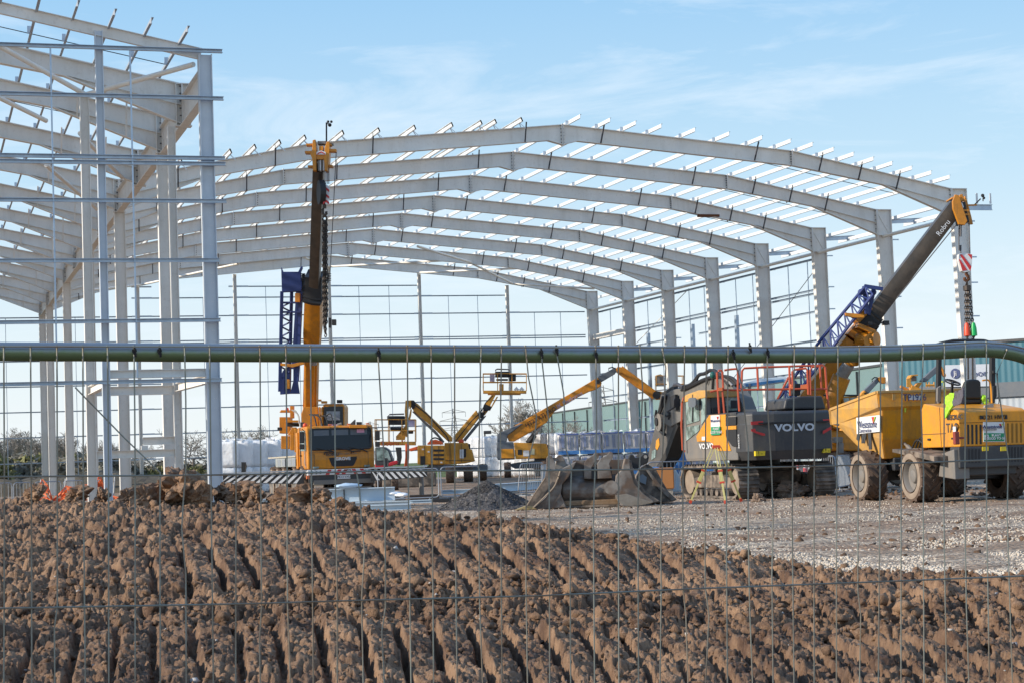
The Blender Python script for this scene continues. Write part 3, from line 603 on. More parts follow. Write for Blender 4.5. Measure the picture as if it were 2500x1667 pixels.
# purlins
CLT = MB()
GALVD = mat('shaded galvanised purlin', (.36, .38, .41), .45, .3, (.5, .5, .5), 1.3, .5)  # darker tone paints backlit shade into the left-span purlins
def purlin(x, z, y0, y1, sx, pm=PURL):
    mb = MB(); mb.zed((x, y0, z+.115), (x, y1, z+.115), .07*sx, .21, .016); 
    mb.build('purlin', pm, st)
    n = int((y1-y0)//8)+1
    for i in range(n):
        Y = math.ceil(y0/8)*8+i*8
        if Y > y1: break
        c = MB() if (Y == 0 or (Y == 8 and x > 0)) and x > -WE else CLT
        c.bar((x-.09*sx, Y-.02, z-.02), (x-.09*sx, Y-.02, z+.22), .12, .08)
        if sx < 0 and y0 < -1 and Y == 0: c.bar((x, Y-1.3, z+.05), (x+.35, Y-.5, z-.02), .03, .03); c.bar((x, Y-1.3, z+.05), (x+.3, Y-1.4, z-.25), .03, .03)
        if c is not CLT: c.build('cleat', GALV, st)
for d in PX: purlin(d, ztop(d)+.01, -1.75, 58.2, 1)
for d in PXL[1:]: purlin(-d, ztop(d)+.01, -1.75, 58.2, -1)
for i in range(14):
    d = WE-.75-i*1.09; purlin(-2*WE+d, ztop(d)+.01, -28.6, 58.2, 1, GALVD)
CLT.build('cleat', GALV, st, kind='stuff')
# roof bridging lines between purlins
for k in range(8):
    mb = MB(); Y = k*8-4.
    if k == 0: continue
    for A in (PX[8:], ):
        for a, b_ in zip(A[:-1], A[1:]): mb.bar((a, Y, ztop(a)+.12), (b_, Y, ztop(b_)+.12), .03, .03)
    mb.build('bridging_angle', STEELD, st)
for Y in (-23.5, -18.5, -12, -4):
    mb = MB(); a = -2*WE+WE-.75; 
    for i in range(12):
        d = WE-.75-i*1.09; mb.bar((-2*WE+d, Y, ztop(d)+.1), (-2*WE+d-1.09, Y, ztop(d-1.09)+.1), .025, .025)
    mb.build('bridging_angle', STEELD, st)
# right-hand eaves columns
for k in range(8):
    Y = k*8.; mb = MB(); x0, x1 = WE, WE+.88; xi = WE+.88-.62
    mb.prism([(x0, ZE-.01), (x1, ZE-.01), (x1, 0), (xi, 0), (x0, ZE-1.45)], Y-.012, Y+.012, 'y')
    mb.bar((x1-.015, Y, 0), (x1-.015, Y, ZE), .03, .34, (0, 1, 0)); mb.bar((xi+.015, Y, 0), (x0+.015, Y, ZE-1.45), .03, .34, (0, 1, 0)); mb.bar((x0+.015, Y, ZE-1.45), (x0+.015, Y, ZE), .03, .34, (0, 1, 0))
    mb.box(((x0+x1)/2, Y, ZE-.01), (.9, .35, .03)); mb.box(((x0+x1)/2, Y, ZE-1.45), (.84, .31, .03)); mb.bar((x0+.03, Y-.02, ZE-.1), (x1-.1, Y-.02, ZE-1.4), .05, .03)
    mb.build('column', STEEL, st)
# valley columns
def hcol(x, Y, zt, w=.48, dp=.34, m=STEEL, name='column'):
    mb = MB()
    for s in (-1, 1): mb.box((x+s*(w/2-.012), Y, zt/2), (.025, dp, zt))
    mb.box((x, Y, zt/2), (w-.05, .02, zt)); mb.build(name, m, st)
for k in (-2, 0, 2, 4, 6, 7): hcol(-WE, k*8., 13.15)
for k in LK:      # column heads at the valley
    mb = MB(); Y = k*8.
    mb.box((-WE, Y, (13.1+ZE)/2), (.5, .02, ZE-13.1))
    for s in (-1, 1): mb.box((-WE+s*.24, Y, (13.1+ZE)/2), (.025, .33, ZE-13.1-.004))
    mb.box((-WE, Y, 13.1), (.56, .36, .035)); mb.box((-WE, Y, ZE), (.52, .33, .03)); mb.build('column_head', STEEL, st)
for a, b_ in zip([-3.35]+LK[:-1], LK):
    mb = MB(); mb.ibeam((-WE, a*8+.17, 13.55), (-WE, b_*8-.17, 13.55), .30, .98, .035, .02)
    mb.build('valley_beam', STEEL, st)
# gable of the nearer left span
GY = -26.8
BST = mat('bluish galvanised column', (.60, .64, .685), .42, .1, (.50, .54, .58), 2, .5)
hcol(-21.29, GY, 14.45, .42, .34, BST)
hcol(-24.57, GY, 15.1, .24, .26, BST)
hcol(-24.6, -21.6, 14.1, .30, .26); hcol(-21.72, -21.6, 13.1, .26, .26)
mb = MB(); x1, z1 = -21.4, 14.62; x0 = -34.; mb.ibeam((x1, GY, 14.47), (x0, GY, 14.47+(x1-x0)*.2035), .16, .36, .02, .015); mb.build('gable_rafter', STEEL, st)
for z, xe in ((14.53, -20.76), (13.02, -20.76), (11.12, -20.75), (10.94, -20.75), (9.76, -20.75), (7.9, -21.02), (6.03, -21.03), (4.17, -21.04)):
    MB().chan((-34, GY-.24, z), (xe, GY-.24, z), .14, .115, .012, side=1).build('girt', GALV, st)
for x, z0, z1 in ((-26.05, 4.17, 14.5), (-23.64, 4.3, 14.5), (-28.6, 4.17, 14.5)):
    MB().bar((x, GY-.24, z0), (x, GY-.24, z1), .05, .05, (0, 1, 0)).build('sag_rod', GALV, st)
hb_ = MB()
for z in (13.2, 12.6, 10.6, 10.3, 9.4, 9.0, 8.4, 7.5, 7.2, 6.6, 5.7, 5.4, 4.9, 3.6, 3.3, 2.8, 2.3):
    for dx in (-.03, .03): hb_.lathe([(-.178, .001), (-.178, .014), (-.172, .014)], (-21.25+dx, GY, z), 'y', 6)
hb_.build('bolt_holes', WHITE, st, kind='stuff')  # white discs painted for bright sky showing through the holes
# framed opening behind the gable
for a, b_, h in (((-24.45, GY+.1, 4.42), (-21.5, GY+.1, 4.42), .26), ((-24.5, -21.6, 4.12), (-21.8, -21.6, 4.12), .3), ((-24.6, GY+.15, 4.15), (-24.6, -21.75, 4.15), .28), ((-21.5, GY+.15, 4.2), (-21.72, -21.75, 4.2), .28),
               ((-24.5, -21.6, 2.0), (-21.8, -21.6, 2.0), .26), ((-22.9, -21.5, 2.42), (-21.8, -21.5, 2.42), .26)):
    mb = MB(); mb.ibeam(a, b_, .2, h, .02, .012); mb.build('opening_beam', STEEL, st)
MB().box((-22.85, -21.5, 2.2), (.22, .2, .14)).build('packing_block', STEEL, st)
# bracing tubes
CREAM = mat('cream painted tube', (.86, .82, .74), .4, 0, (.74, .68, .6), 2, .5)
def br(a, b_, r=.085): MB().tube(a, b_, r, n=10).build('bracing_tube', CREAM, st, smooth=True)
xv = WE+.1
for k in range(0, 7): br((xv+.25, k*8+.1, 13.05), (xv+.25, k*8+7.9, 13.05), .1)
br((-24.6, -21.6, 14.1), (-21.6, GY+.3, 14.2)); br((-24.6, -21.6, 14.15), (-28.6, GY+.3, 15.2)); br((-29.5, -21.6, 15.0), (-25.5, -16.2, 14.2)); br((-24.3, -16, 13.8), (-22, -8.2, 13.4)); br((-25, -8, 13.9), (-22.3, -.2, 13.2))
for a, b_ in (((3.2, 40.2, 16.3), (9.3, 47.8, 16.0)), ((9.3, 48, 16.0), (15, 55.8, 15.2)), ((-3.2, 48, 16.4), (.3, 55.9, 16.6)), ((.3, 55.9, 16.6), (7.3, 48.2, 16.2)), ((7.3, 56, 16.1), (13, 48.2, 15.6)), ((-14, 56, 15.3), (-8, 48.1, 16.0)), ((-14, 56, 15.3), (-19, 48.1, 14.1)), ((19.0, 48, 14.0), (15, 55.9, 15.2))): br(a, b_)
br((21.9, -.1, 3.2), (21.0, -.1, .3), .12)
br((23.4, 40, 13.2), (22.2, 47.8, 9.8), .03)
# far gable wall: posts, girts, sag rods
for x in (-28.9, -21.3, -14.3, -7.0, .3, 7.5, 14.7):
    zt = (ztop(abs(x)) if x > -WE+1 else 14.6)-DR-.05
    hcol(x, 56.35, zt if x > -20 else 14.6, .24, .24)
GZ = (15.17, 14.33, 12.95, 11.1, 10.92, 9.76, 7.9, 6.03, 4.17, 2.3)
for z in GZ:
    xm = WE if z < 13.1 else (7.4 if z > 15 else 14.6)
    xs = -36 if z < 14 else -xm
    mb = MB(); mb.chan((xs, 56.6, z), (xm, 56.6, z), .12, .085, .012)
    for x in (-14.3, -7.0, .3, 7.5, 14.7):
        if x < xm: mb.box((x+.3, 56.53, z+.01), (1.5, .02, .11))
    mb.build('girt', GALV, st)
for x in (-33.5, -31, -26.4, -23.9, -18.9, -16.6, -11.9, -9.4, -4.6, -2.1, 2.7, 5.1, 9.9, 12.3, 17., 19.2):
    zt = 15.15 if abs(x) < 7.4 else (14.3 if abs(x) < 14.7 else 12.9)
    MB().bar((x, 56.6, .3), (x, 56.6, zt), .04, .04, (0, 1, 0)).build('sag_rod', GALV, st)
# right wall girts
XR = WE+.98
for k in range(2, 7):
    for z in (12.86, 10.98, 10.76, 9.65, 7.9, 6.03, 4.17, 2.3):
        y0, y1 = k*8.+.1, k*8.+8
        if z == 9.65 and k == 4: y1 = k*8+4
        MB().chan((XR, y0, z), (XR, y1, z), .12, .12, .012, side=-1).build('girt', GALV, st)
    for yy in (2.7, 5.4): MB().bar((XR, k*8+yy, .5), (XR, k*8+yy, 12.8), .045, .045, (1, 0, 0)).build('sag_rod', GALV, st)
for k in (0, 1, 2, 3, 4, 5, 6, 7):
    for z in (12.86, 10.98, 9.65, 7.9, 6.03): MB().box((XR+.1, k*8.-.1, z), (.42, .05, .07)).build('cleat', GALV, st)
for Y, x in ((29.5, 0), (24.6, 0), (45.5, 0), (37., 0)):
    MB().box((XR, Y, 5.2), (.2, .3, 10.4)).build('door_post', GALV, st)
MB().bar((XR, 16, 13.0), (XR, 39.5, 2.0), .03, .03).build('tie_rod', STEELD, st)
MB().bar((WE+.5, 48.2, 10.85), (WE+.5, 55.8, 10.85), .3, .4).build('opening_beam', STEEL, st)
# eaves beam stub at the front right corner, little rail posts on it
MB().chan((WE+.9, .1, ZE-.95), (WE+2.5, .1, ZE-.95), .1, .3, .02).build('eaves_rail', GALV, st)
for x in (WE+1.55, WE+2.35): MB().box((x, .0, ZE-.5), (.10, .04, .55)).build('rail_post', WHITE, st)
for k in range(1, 7): MB().chan((WE+.9, k*8., 13.9), (WE+3.1, k*8., 14.0), .1, .24, .02).build('eaves_stub', GALV, st)
for k in range(1, 8):
    mb = MB()
    for dx in (1.2, 2.4): mb.zed((WE+dx, k*8-4.2, 14.35-.2*dx), (WE+dx, k*8+1.2, 14.35-.2*dx), .07, .22, .016)
    mb.build('eaves_purlin', PURL, st)
MB().box((14.6, 15.98, 15.25), (1.3, .33, .14)).build('rust_patch', mat('rust', (.14, .05, .02), .9), st)
# ================================================================ teal warehouse in the distance
def far_wall(name, label, pts, ztops, zsplit, mt, mb_, thick=30.):
    o = thing(name, label, 'building', (pts[0].x, pts[0].y, 0)); o_ = Vector((pts[0].x, pts[0].y, 0))
    a = pts[0]-o_; b_ = pts[1]-o_; d = Vector((b_.x-a.x, b_.y-a.y, 0)); L_ = d.length; d.normalize(); nrm = Vector((-d.y, d.x, 0))
    if nrm.dot(CAM-pts[0]) < 0: nrm = -nrm
    back = -nrm*thick
    z = ztops
    MB().slab([a+Vector((0, 0, 0)), a+d*L_, a+d*L_+Vector((0, 0, zsplit)), a+Vector((0, 0, zsplit))], back).build('lower_wall', mb_, o)
    MB().slab([a+Vector((0, 0, zsplit)), a+d*L_+Vector((0, 0, zsplit)), a+d*L_+Vector((0, 0, z)), a+Vector((0, 0, z))], back+nrm*-.1).build('upper_wall', mt, o)
    MB().slab([a+nrm*.15+Vector((0, 0, z)), a+d*L_+nrm*.15+Vector((0, 0, z)), a+d*L_+nrm*.15+Vector((0, 0, z+.22)), a+nrm*.15+Vector((0, 0, z+.22))], back).build('roof_edge', DGREY, o)
    return o, a, d, nrm, L_
def clad(nm, c, c2, sc=6.):
    M = bpy.data.materials.new(nm); M.use_nodes = True; nt = M.node_tree; N = nt.nodes; L = nt.links; b = N['Principled BSDF']; b.inputs['Roughness'].default_value = .5
    tc = N.new('ShaderNodeTexCoord'); w = N.new('ShaderNodeTexWave'); w.inputs['Scale'].default_value = sc; w.inputs['Distortion'].default_value = 0; w.bands_direction = 'DIAGONAL'
    mp = N.new('ShaderNodeMapping'); mp.inputs['Scale'].default_value = (1, 1, 0); L.new(tc.outputs['Object'], mp.inputs['Vector']); L.new(mp.outputs[0], w.inputs['Vector'])
    bp = N.new('ShaderNodeBump'); bp.inputs['Distance'].default_value = .03; L.new(w.outputs['Fac'], bp.inputs['Height']); L.new(bp.outputs[0], b.inputs['Normal'])
    n = N.new('ShaderNodeTexNoise'); n.inputs['Scale'].default_value = .3; L.new(tc.outputs['Object'], n.inputs['Vector'])
    m_ = N.new('ShaderNodeMix'); m_.data_type = 'RGBA'; m_.inputs[6].default_value = (*c, 1); m_.inputs[7].default_value = (*c2, 1); L.new(n.outputs['Fac'], m_.inputs[0]); L.new(m_.outputs[2], b.inputs['Base Color']); return M
T1 = clad('teal cladding far', (.15, .245, .25), (.18, .28, .285)); T2 = clad('pale cladding', (.46, .53, .56), (.50, .57, .60)); T3 = clad('blue cladding', (.03, .125, .17), (.04, .16, .21)); T4 = clad('light grey cladding', (.36, .40, .44), (.42, .46, .50))
A = GX(2235, 172); B_ = GX(1300, 345)
zt = 1.4+(hz(2200)-884)*172/F
bo, a, d, nrm, L_ = far_wall('distant_warehouse', 'long finished warehouse clad in pale teal, running away behind the new frame', (A, B_), zt, zt-4.4, T1, T2)
for i in range(int(L_//9)+1): MB().box(a+d*(i*9.+4)+nrm*.2+Vector((0, 0, (zt-.2)/2)), (.16, .2, zt-.2), math.atan2(d.y, d.x)).build('downpipe', DGREY, bo)
for i, s in enumerate((60, 66, 100)):
    if s < L_: MB().box(a+d*s+nrm*.1+Vector((0, 0, zt-3.6)), (5, .3, 7), math.atan2(d.y, d.x)).build('dark_panel', T3, bo)
A2 = GX(2165, 160); B2 = GX(2760, 148); zt2 = 1.4+(hz(2300)-846)*157/F
z_low = 1.4+(hz(2450)-966)*155/F
b2, a2, d2, n2, L2_ = far_wall('distant_warehouse', 'nearer blue clad warehouse end carrying a white company sign', (A2, B2), zt2, z_low, T3, T4)
for z, h, m_ in ((z_low-.1, 1.2, LIFTG), (z_low-2.3, .1, MGREY)): MB().slab([a2+n2*.05+Vector((0, 0, z)), a2+d2*L2_+n2*.05+Vector((0, 0, z)), a2+d2*L2_+n2*.05+Vector((0, 0, z+h)), a2+n2*.05+Vector((0, 0, z+h))], n2*.2).build('wall_band', m_, b2)
def on2(x, y):    # where the sight line meets the blue wall
    r = ray(x, y); p0 = a2+Vector((A2.x, A2.y, 0)); n = n2; t = (p0-CAM).dot(n)/r.dot(n); q = CAM+r*t; return q-Vector((A2.x, A2.y, 0))
c1, c2_ = on2(2309, 891), on2(2420, 888); c3, c4 = on2(2420, 942), on2(2309, 944)
sg = MB().slab([c1+n2*.3, c2_+n2*.3, c3+n2*.3, c4+n2*.3], n2*.12).build('sign_board', mat('pale sign board', (.42, .46, .52), .6), b2)
c = on2(2338, 911); SM = face_m((0, 0, 0), d2 if d2.dot(RH) > 0 else -d2)
ring = MB(); P0 = c+n2*.5; xd = d2 if d2.dot(RH) > 0 else -d2
ring.add([P0+xd*(.42*math.cos(a_))+Vector((0, 0, .42*math.sin(a_))) for a_ in [2*PI*i/24 for i in range(24)]], [tuple(range(24))]).build('sign_emblem', NAVY, b2)
text('Ji', .6, face_m(c+n2*.55, xd), WHITE, b2, 'sign_lettering')
text('floor', .78, face_m(on2(2391, 911)+n2*.5, xd), NAVY, b2, 'sign_lettering', sx=1.1)
# ================================================================ white steel prefab posts / pylons
def pylon(label, px, d, ytop, halfw):
    b0 = GX(px, d); o = thing('electricity_pylon', label, 'pylon', b0, -YAW, 'lattice pylons on the horizon'); h = 1.4+(hz(px)-ytop)*d/F
    mb = MB(); w = h*.11
    def hw(z): return w*(1-z/h)**1.0*.9+.25
    for sx in (-1, 1):
        for sy in (-1, 1): mb.tube((sx*w, sy*w, 0), (sx*.25, sy*.25, h), .12, n=4)
    z = 0
    while z < h*.93:
        z2 = z+max(1.6, hw(z)*1.5)
        for sy in (-1, 1):
            mb.tube((-hw(z), sy*hw(z), z), (hw(z2), sy*hw(z2), z2), .06, n=3); mb.tube((hw(z), sy*hw(z), z), (-hw(z2), sy*hw(z2), z2), .06, n=3)
        z = z2
    mb.build('tower', MGREY, o)
    for f, q in ((.62, 1.), (.78, .85), (.93, .7)):
        a = MB(); 
        for s in (-1, 1): a.tube((0, 0, h*f+.9), (s*halfw*q, 0, h*f), .08, n=3); a.tube((0, 0, h*f-.2), (s*halfw*q, 0, h*f), .08, n=3); a.tube((s*halfw*q, 0, h*f), (s*halfw*q, 0, h*f-1.6), .07, n=3)
        a.build('crossarm', MGREY, o)
pylon('small distant lattice pylon seen between the two raised lift booms', 1112, 620, 996, 5.5)
pylon('distant lattice pylon beside the second column from the left of the right wall', 1477, 480, 940, 4.2)
pylon('faint distant pylon beside the left lift basket', 906, 760, 1028, 5)
# ================================================================ trees
BARK = mat('bare branches', (.16, .135, .115), .9, 0, (.22, .19, .16), .8, .6)
TWIG = mat('twigs', (.27, .235, .21), .9, 0, (.22, .20, .16), .5, .6)
def bare_tree(h, seed, spread=.5, dens=6):
    rnd = random.Random(seed); tr = MB(); cr = MB()
    def grow(p, d, ln, r, lv):
        mbx = tr if lv < 2 else cr; n = 3 if lv < 3 else 2; q = p.copy(); dd = d.copy()
        for i in range(n):
            nd = (dd+Vector((rnd.gauss(0, .16), rnd.gauss(0, .16), rnd.gauss(.04, .1)))).normalized(); q2 = q+nd*ln/n
            r0 = r*(1-i/n*.45); r1 = r*(1-(i+1)/n*.45); mbx.tube(q, q2, max(r0, .022), max(r1, .018), n=6 if lv < 1 else 3)
            if lv < dens and (i > 0 or lv > 0):
                for _ in range(2 if lv < dens-1 else 3):
                    ax = Vector((rnd.gauss(0, 1), rnd.gauss(0, 1), rnd.gauss(0, .5))).normalized()
                    grow(q2, (nd*.75+ax*spread*1.1+Vector((0, 0, .12))).normalized(), ln*rnd.uniform(.55, .78), r1*.62, lv+1 if i else lv+2)
            q, dd = q2, nd
    grow(Vector((0, 0, 0)), Vector((0, 0, 1)), h*.34, h*.028, 0)
    return tr, cr
TREES = []
TL = ['bare winter tree']
def tree_proto(seed, h, spread, dens=6):
    t, c = bare_tree(h, seed, spread, dens)
    r = bpy.data.objects.new('bare_tree', None); COL.objects.link(r); t.build('trunk', BARK, r); c.build('crown', TWIG, r); TREES.append([r, False])
tree_proto(1, 9, .75, 5); tree_proto(2, 9, .45, 5); tree_proto(5, 9, .6, 5); tree_proto(9, 9, .95, 5)
def place_tree(px, d, k, s, lab, grp='bare trees along the far field edge', sx=1.):
    e = TREES[k]
    if e[1]: r = copy_tree(e[0])
    else: r = e[0]; e[1] = True
    p = GX(px, d); r.location = p; r.scale = (s*sx, s*sx, s); r.rotation_euler = (0, 0, random.uniform(0, 6)); tag(r, lab, 'tree', grp)
tl = [(-60, 210, 1, 1.0), (-15, 190, 2, .9), (22, 175, 1, .88), (58, 185, 2, .95), (95, 190, 1, .9), (130, 180, 2, .85), (165, 195, 0, .8), (205, 200, 1, .82), (240, 185, 2, .72), (262, 200, 1, .75), (-35, 205, 0, 1.), (40, 200, 0, .9), (75, 215, 2, 1.), (112, 205, 0, .9), (150, 210, 2, .85), (185, 182, 2, .85), (222, 210, 0, .75)]
for i, (x, d, k, s) in enumerate(tl): place_tree(x, d, k, s*.82, 'grey bare tree in the dense leafless wood at the left horizon', 'leafless wood at the left horizon')
place_tree(476, 165, 3, .78, 'wide round bare oak standing alone left of the steel corner column')
place_tree(565, 190, 3, .88, 'bare round tree just right of the steel corner column, above white packs')
place_tree(660, 230, 2, .8, 'bare tree partly behind the left end of the left crane')
place_tree(345, 210, 0, .62, 'low bare tree above the stub beam of the framed opening')
place_tree(318, 220, 3, .55, 'smallest low bare tree at the lower beam of the framed opening')
place_tree(1256, 205, 1, .85, 'bare tree behind the grey pivot of the long lettered lift boom')
place_tree(1300, 200, 2, .98, 'tall bare tree behind the lettered lift boom')
place_tree(1345, 215, 3, .9, 'bare bushy tree below the middle of the lettered lift boom', sx=.8)
place_tree(1405, 230, 0, .85, 'bare tree in front of the far teal wall')
for i, (x, y, s, k) in enumerate(((-42, -51.5, 1.6, 2), (-38.5, -46, 1.4, 1), (-43, -41, 1.7, 0))):  # unseen trees, added to cast striped shade over the gravel
    r = copy_tree(TREES[k][0]); r.location = (x, y, -.1); r.scale = (s*.9, s*.9, s); r.rotation_euler = (0, 0, i*2.1); tag(r, 'unseen bare tree added left of the view to shade the gravel', 'tree', 'unseen bare trees added left of the view for shade')
LEAF1 = mat('olive hedge leaves', (.17, .17, .06), .8, 0, (.24, .22, .10), 1.2, .8); LEAF2 = mat('dark hedge leaves', (.17, .16, .12), .8, 0, (.23, .205, .16), 1.2, .8)
SH = []
def shrub_proto(m, seed):
    rnd = random.Random(seed); mb = MB(); st_ = MB()
    for _ in range(1500):
        a = rnd.uniform(0, 2*PI); z = rnd.random()**.8; rr = (1-z*z*.75)*(.35+.65*rnd.random()**.5)*(1+.25*math.sin(a*3+seed)+.2*math.sin(a*5+z*4)); c = Vector((rr*1.25*math.cos(a), rr*math.sin(a), z*1.0+.12*math.sin(a*4))); s = .05+.05*rnd.random()
        v = [c+Vector((rnd.gauss(0, s), rnd.gauss(0, s), rnd.gauss(0, s))) for _ in range(3)]; mb.add(v, [(0, 1, 2)])
    for i in range(10): a = rnd.uniform(0, 6.3); st_.tube((0, 0, 0), (.6*math.cos(a), .6*math.sin(a), .7), .03, .01, 4)
    r = bpy.data.objects.new('shrub', None); COL.objects.link(r); mb.build('foliage', m, r); st_.build('stem', BARK, r); SH.append([r, False])
shrub_proto(LEAF1, 1); shrub_proto(LEAF2, 4)
for i in range(46):
    x = -90+i*13+random.uniform(-6, 6); k = 0 if random.random() < .42 else 1; d = random.uniform(150, 172)
    e = SH[k]; r = copy_tree(e[0]) if e[1] else e[0]; e[1] = True
    s = random.uniform(1.5, 2.9)*(1 if x < 260 else .72); r.location = GX(x, d); r.scale = (s*1.25, s, s); r.rotation_euler = (0, 0, random.uniform(0, 6))
    tag(r, ['olive green shrub in the hedge below the leafless wood', 'dark brown-green shrub in the hedge below the leafless wood'][k], 'shrub', ['olive shrubs of the far hedge', 'dark shrubs of the far hedge'][k])
# strip of rough ground between the site and the hedge
DK = mat('dark ploughed earth', (.07, .055, .04), .95, 0, (.12, .10, .06), .8, .8, .2, 2)
vv = np.array([130., 131, 134, 140, 146, 149, 150]); zz = np.array([-.1, .5, 1.0, 1.15, 1.0, .5, -.1]); ttt = np.linspace(-600, 900, 160)
Vg, Tg = np.meshgrid(vv, ttt, indexing='ij'); Ug = (Tg-1250)/F*Vg; Zg = zz[:, None]*np.ones_like(Tg)*(.7+.5*vnoise(Tg*.02, Vg*.1, 7)+.3*vnoise(Tg*.15, Vg*.4, 9))
gridmesh('earth_bank', CAM.x+RH.x*Ug+FH.x*Vg, CAM.y+RH.y*Ug+FH.y*Vg, Zg, DK, 'structure')
# ================================================================ mobile crane on the left (front view)
def tiles_stripe(m, poly_px, n, slant, dy, parent, black, white, name='hazard_board'):
    """board with diagonal stripes: poly_px = (xl, yl0, yl1, xr, yr0, yr1)"""
    xl, a0, a1, xr, b0, b1 = poly_px
    bd = MB(); m.T(bd, [(xl, a0), (xr, b0), (xr, b1), (xl, a1)], dy, .12); o = bd.build(name, black, parent)
    st_ = MB(); w = (xr-xl)/n
    def yy(x, f): t = (x-xl)/(xr-xl); return (a0+(b0-a0)*t)*(1-f)+(a1+(b1-a1)*t)*f
    for i in range(n):
        x = xl+w*(i+.25); s = slant*w*.8; p = [(x+s, .06), (x+s+w*.5, .06), (x+w*.5-s, .94), (x-s, .94)]
        p = [(min(max(q, xl), xr), f) for q, f in p]
        m.T(st_, [(q, yy(q, f)) for q, f in p], dy-.006, .01)
    st_.build('white_stripe', white, o); return o
C1 = Mach('mobile_crane', 'yellow mobile crane facing the viewer with near vertical boom and folded blue jib', 'mobile crane', 836, 69, 10.5)
c = C1.o
b = MB(); b.prism([(0, 1.26), (-.02, 1.6), (.10, 2.78), (.25, 2.84), (2.1, 2.84), (2.2, 2.7), (2.2, 1.26)], -1.24, 1.24, 'x'); b.build('cab', YEL, c, .05)
g = MB(); g.prism([(x, z) for x, z in rrect(-1.10, 1.14, 1.96, 2.70, .1)], -.03, .02, 'y', Matrix.Shear('XZ', 4, (0, 0)) if 0 else None)
ws = MB(); pts = rrect(-1.12, 1.14, 1.97, 2.72, .1); ws.slab([Vector((x, -.045+.10*(z-1.6)/1.18, z)) for x, z in pts], (0, .03, 0)); w_ = ws.build('windscreen', GLASS, c)
for x0, x1 in ((-.98, -.42), (-.32, .30), (.38, 1.0)): MB().slab([(x0, -.0475+.1*.88/1.18-.0, 2.48), (x1, -.0475+.1*.88/1.18, 2.48), (x1, -.052+.1*1.08/1.18, 2.68), (x0, -.052+.1*1.08/1.18, 2.68)], (0, .004, 0)).build('sun_visor', LIFTG, w_)
MB().slab([(.62, .012, 2.55), (.9, .012, 2.55), (.9, .022, 2.68), (.62, .022, 2.68)], (0, .004, 0)).build('notice', mat('pink notice', (.7, .35, .5), .6), w_)
for x0 in (-.35, .35, .85):
    MB().tube((x0, -.07, 1.9), (x0-.55, -.03, 2.03), .014, n=5).tube((x0-.1, -.07, 1.95), (x0+.12, -.08, 1.84), .022, n=5).build('wiper', BLACK, c)
for x0 in (-.62, .38): MB().path([(x0, -.02, 1.8), (x0, -.07, 1.87), (x0+.34, -.07, 1.88), (x0+.34, -.02, 1.87)], .022).build('grab_handle', BLACK, c)
gr = MB(); gr.slab([(x, -.036, z) for x, z in [(-.46, 1.66), (-.24, 1.67), (-.16, 1.56), (.24, 1.56), (.32, 1.67), (.58, 1.68), (.58, 1.60), (.47, 1.38), (.42, 1.34), (-.3, 1.34), (-.36, 1.38)]], (0, .02, 0)); gr.build('grille', BLACK, c)
text('ROBRU', .15, face_m((-.32, -.03, 1.78), (1, 0, 0)), DGREY, c, bold=.004); text('STEEL ERECTION', .095, face_m((.22, -.03, 1.79), (1, 0, 0)), MGREY, c); text('GROVE', .15, face_m((.06, -.045, 1.61), (1, 0, 0)), WHITE, c, bold=.006, sx=1.15)
sd = MB(); sd.slab([(-1.245, .25, 1.95), (-1.245, 1.5, 1.95), (-1.245, 1.5, 2.7), (-1.245, .38, 2.7)], (-.012, 0, 0)); sd.build('side_window', GLASSG, c)
MB().bx(-1.25, -1.24, .35, .4, 1.3, 2.7).bx(-1.25, -1.24, 1.6, 1.65, 1.3, 2.7).bx(-1.3, -1.24, 1.3, 1.45, 1.75, 1.8).build('door_trim', DGREY, c)
bp_ = MB(); bp_.bx(-1.27, 1.27, -.12, .3, 1.04, 1.24); bo_ = bp_.build('bumper', WHITE, c, .02)
for x, s in ((-.62, 1), (-.25, 1), (-.02, 1), (.45, -1), (.75, -1), (1.12, -1)): MB().slab([(x, -.124, 1.05), (x+.14, -.124, 1.05), (x+.14+.1*s, -.124, 1.23), (x+.1*s, -.124, 1.23)], (0, .006, 0)).build('red_stripe', REDS, bo_)
for x in (-1.1, -.95, -.8, .86, 1.0, 1.14): MB().lathe([(-.13, .001), (-.135, .05), (-.12, .055)], (x, 0, 1.14), 'y', 12).build('headlight', GLASSG, bo_)
for x in (-1.24,): MB().box((x-.03, -.1, .98), (.1, .1, .12)).build('indicator', ORANGE, bo_)
MB().bx(-.18, .3, -.14, -.125, .88, 1.02).build('number_plate', WHITE, c); text('PK13 VXU', .11, face_m((.06, -.142, .95), (1, 0, 0)), BLACK, c)
MB().bx(-1.15, 1.15, -.05, 10, .78, 1.04).build('chassis', DGREY, c)
MB().bx(-1.05, 1.15, -.1, .1, .7, .86).bx(-1.1, 1.1, 0, .2, .45, .58).build('front_beam', MGREY, c)
MB().path([(-.02, -.15, 1.1), (.06, -.2, 1.2), (.3, -.2, 1.21), (.34, -.15, 1.1)], .02).build('tow_eye', DGREY, c)
for y in (1.2, 2.9, 5.6, 7.2, 8.8):
    for s in (-1, 1): wheel(c, 'wheel', (s*1.12, y, .70), .70, .38, TYRE, 16, s)
# wings and deck
for y0, y1 in ((2.3, 4.6), (4.9, 7.4)):
    MB().bx(-1.33, -.7, y0, y1, 1.38, 1.72).build('deck_box', mat('grey deck box', (.33, .36, .36), .6, 0, (.2, .2, .18), 5, .6), c, .02)
MB().bx(-1.33, 1.25, 2.25, 9.5, 1.74, 1.80).build('deck', mat('dusty deck plate', (.44, .41, .34), .8, 0, (.3, .27, .22), 6, .6), c)
MB().bx(-1.3, -1.0, 1.9, 2.3, 1.3, 2.65).build('side_locker', YEL, c, .02)
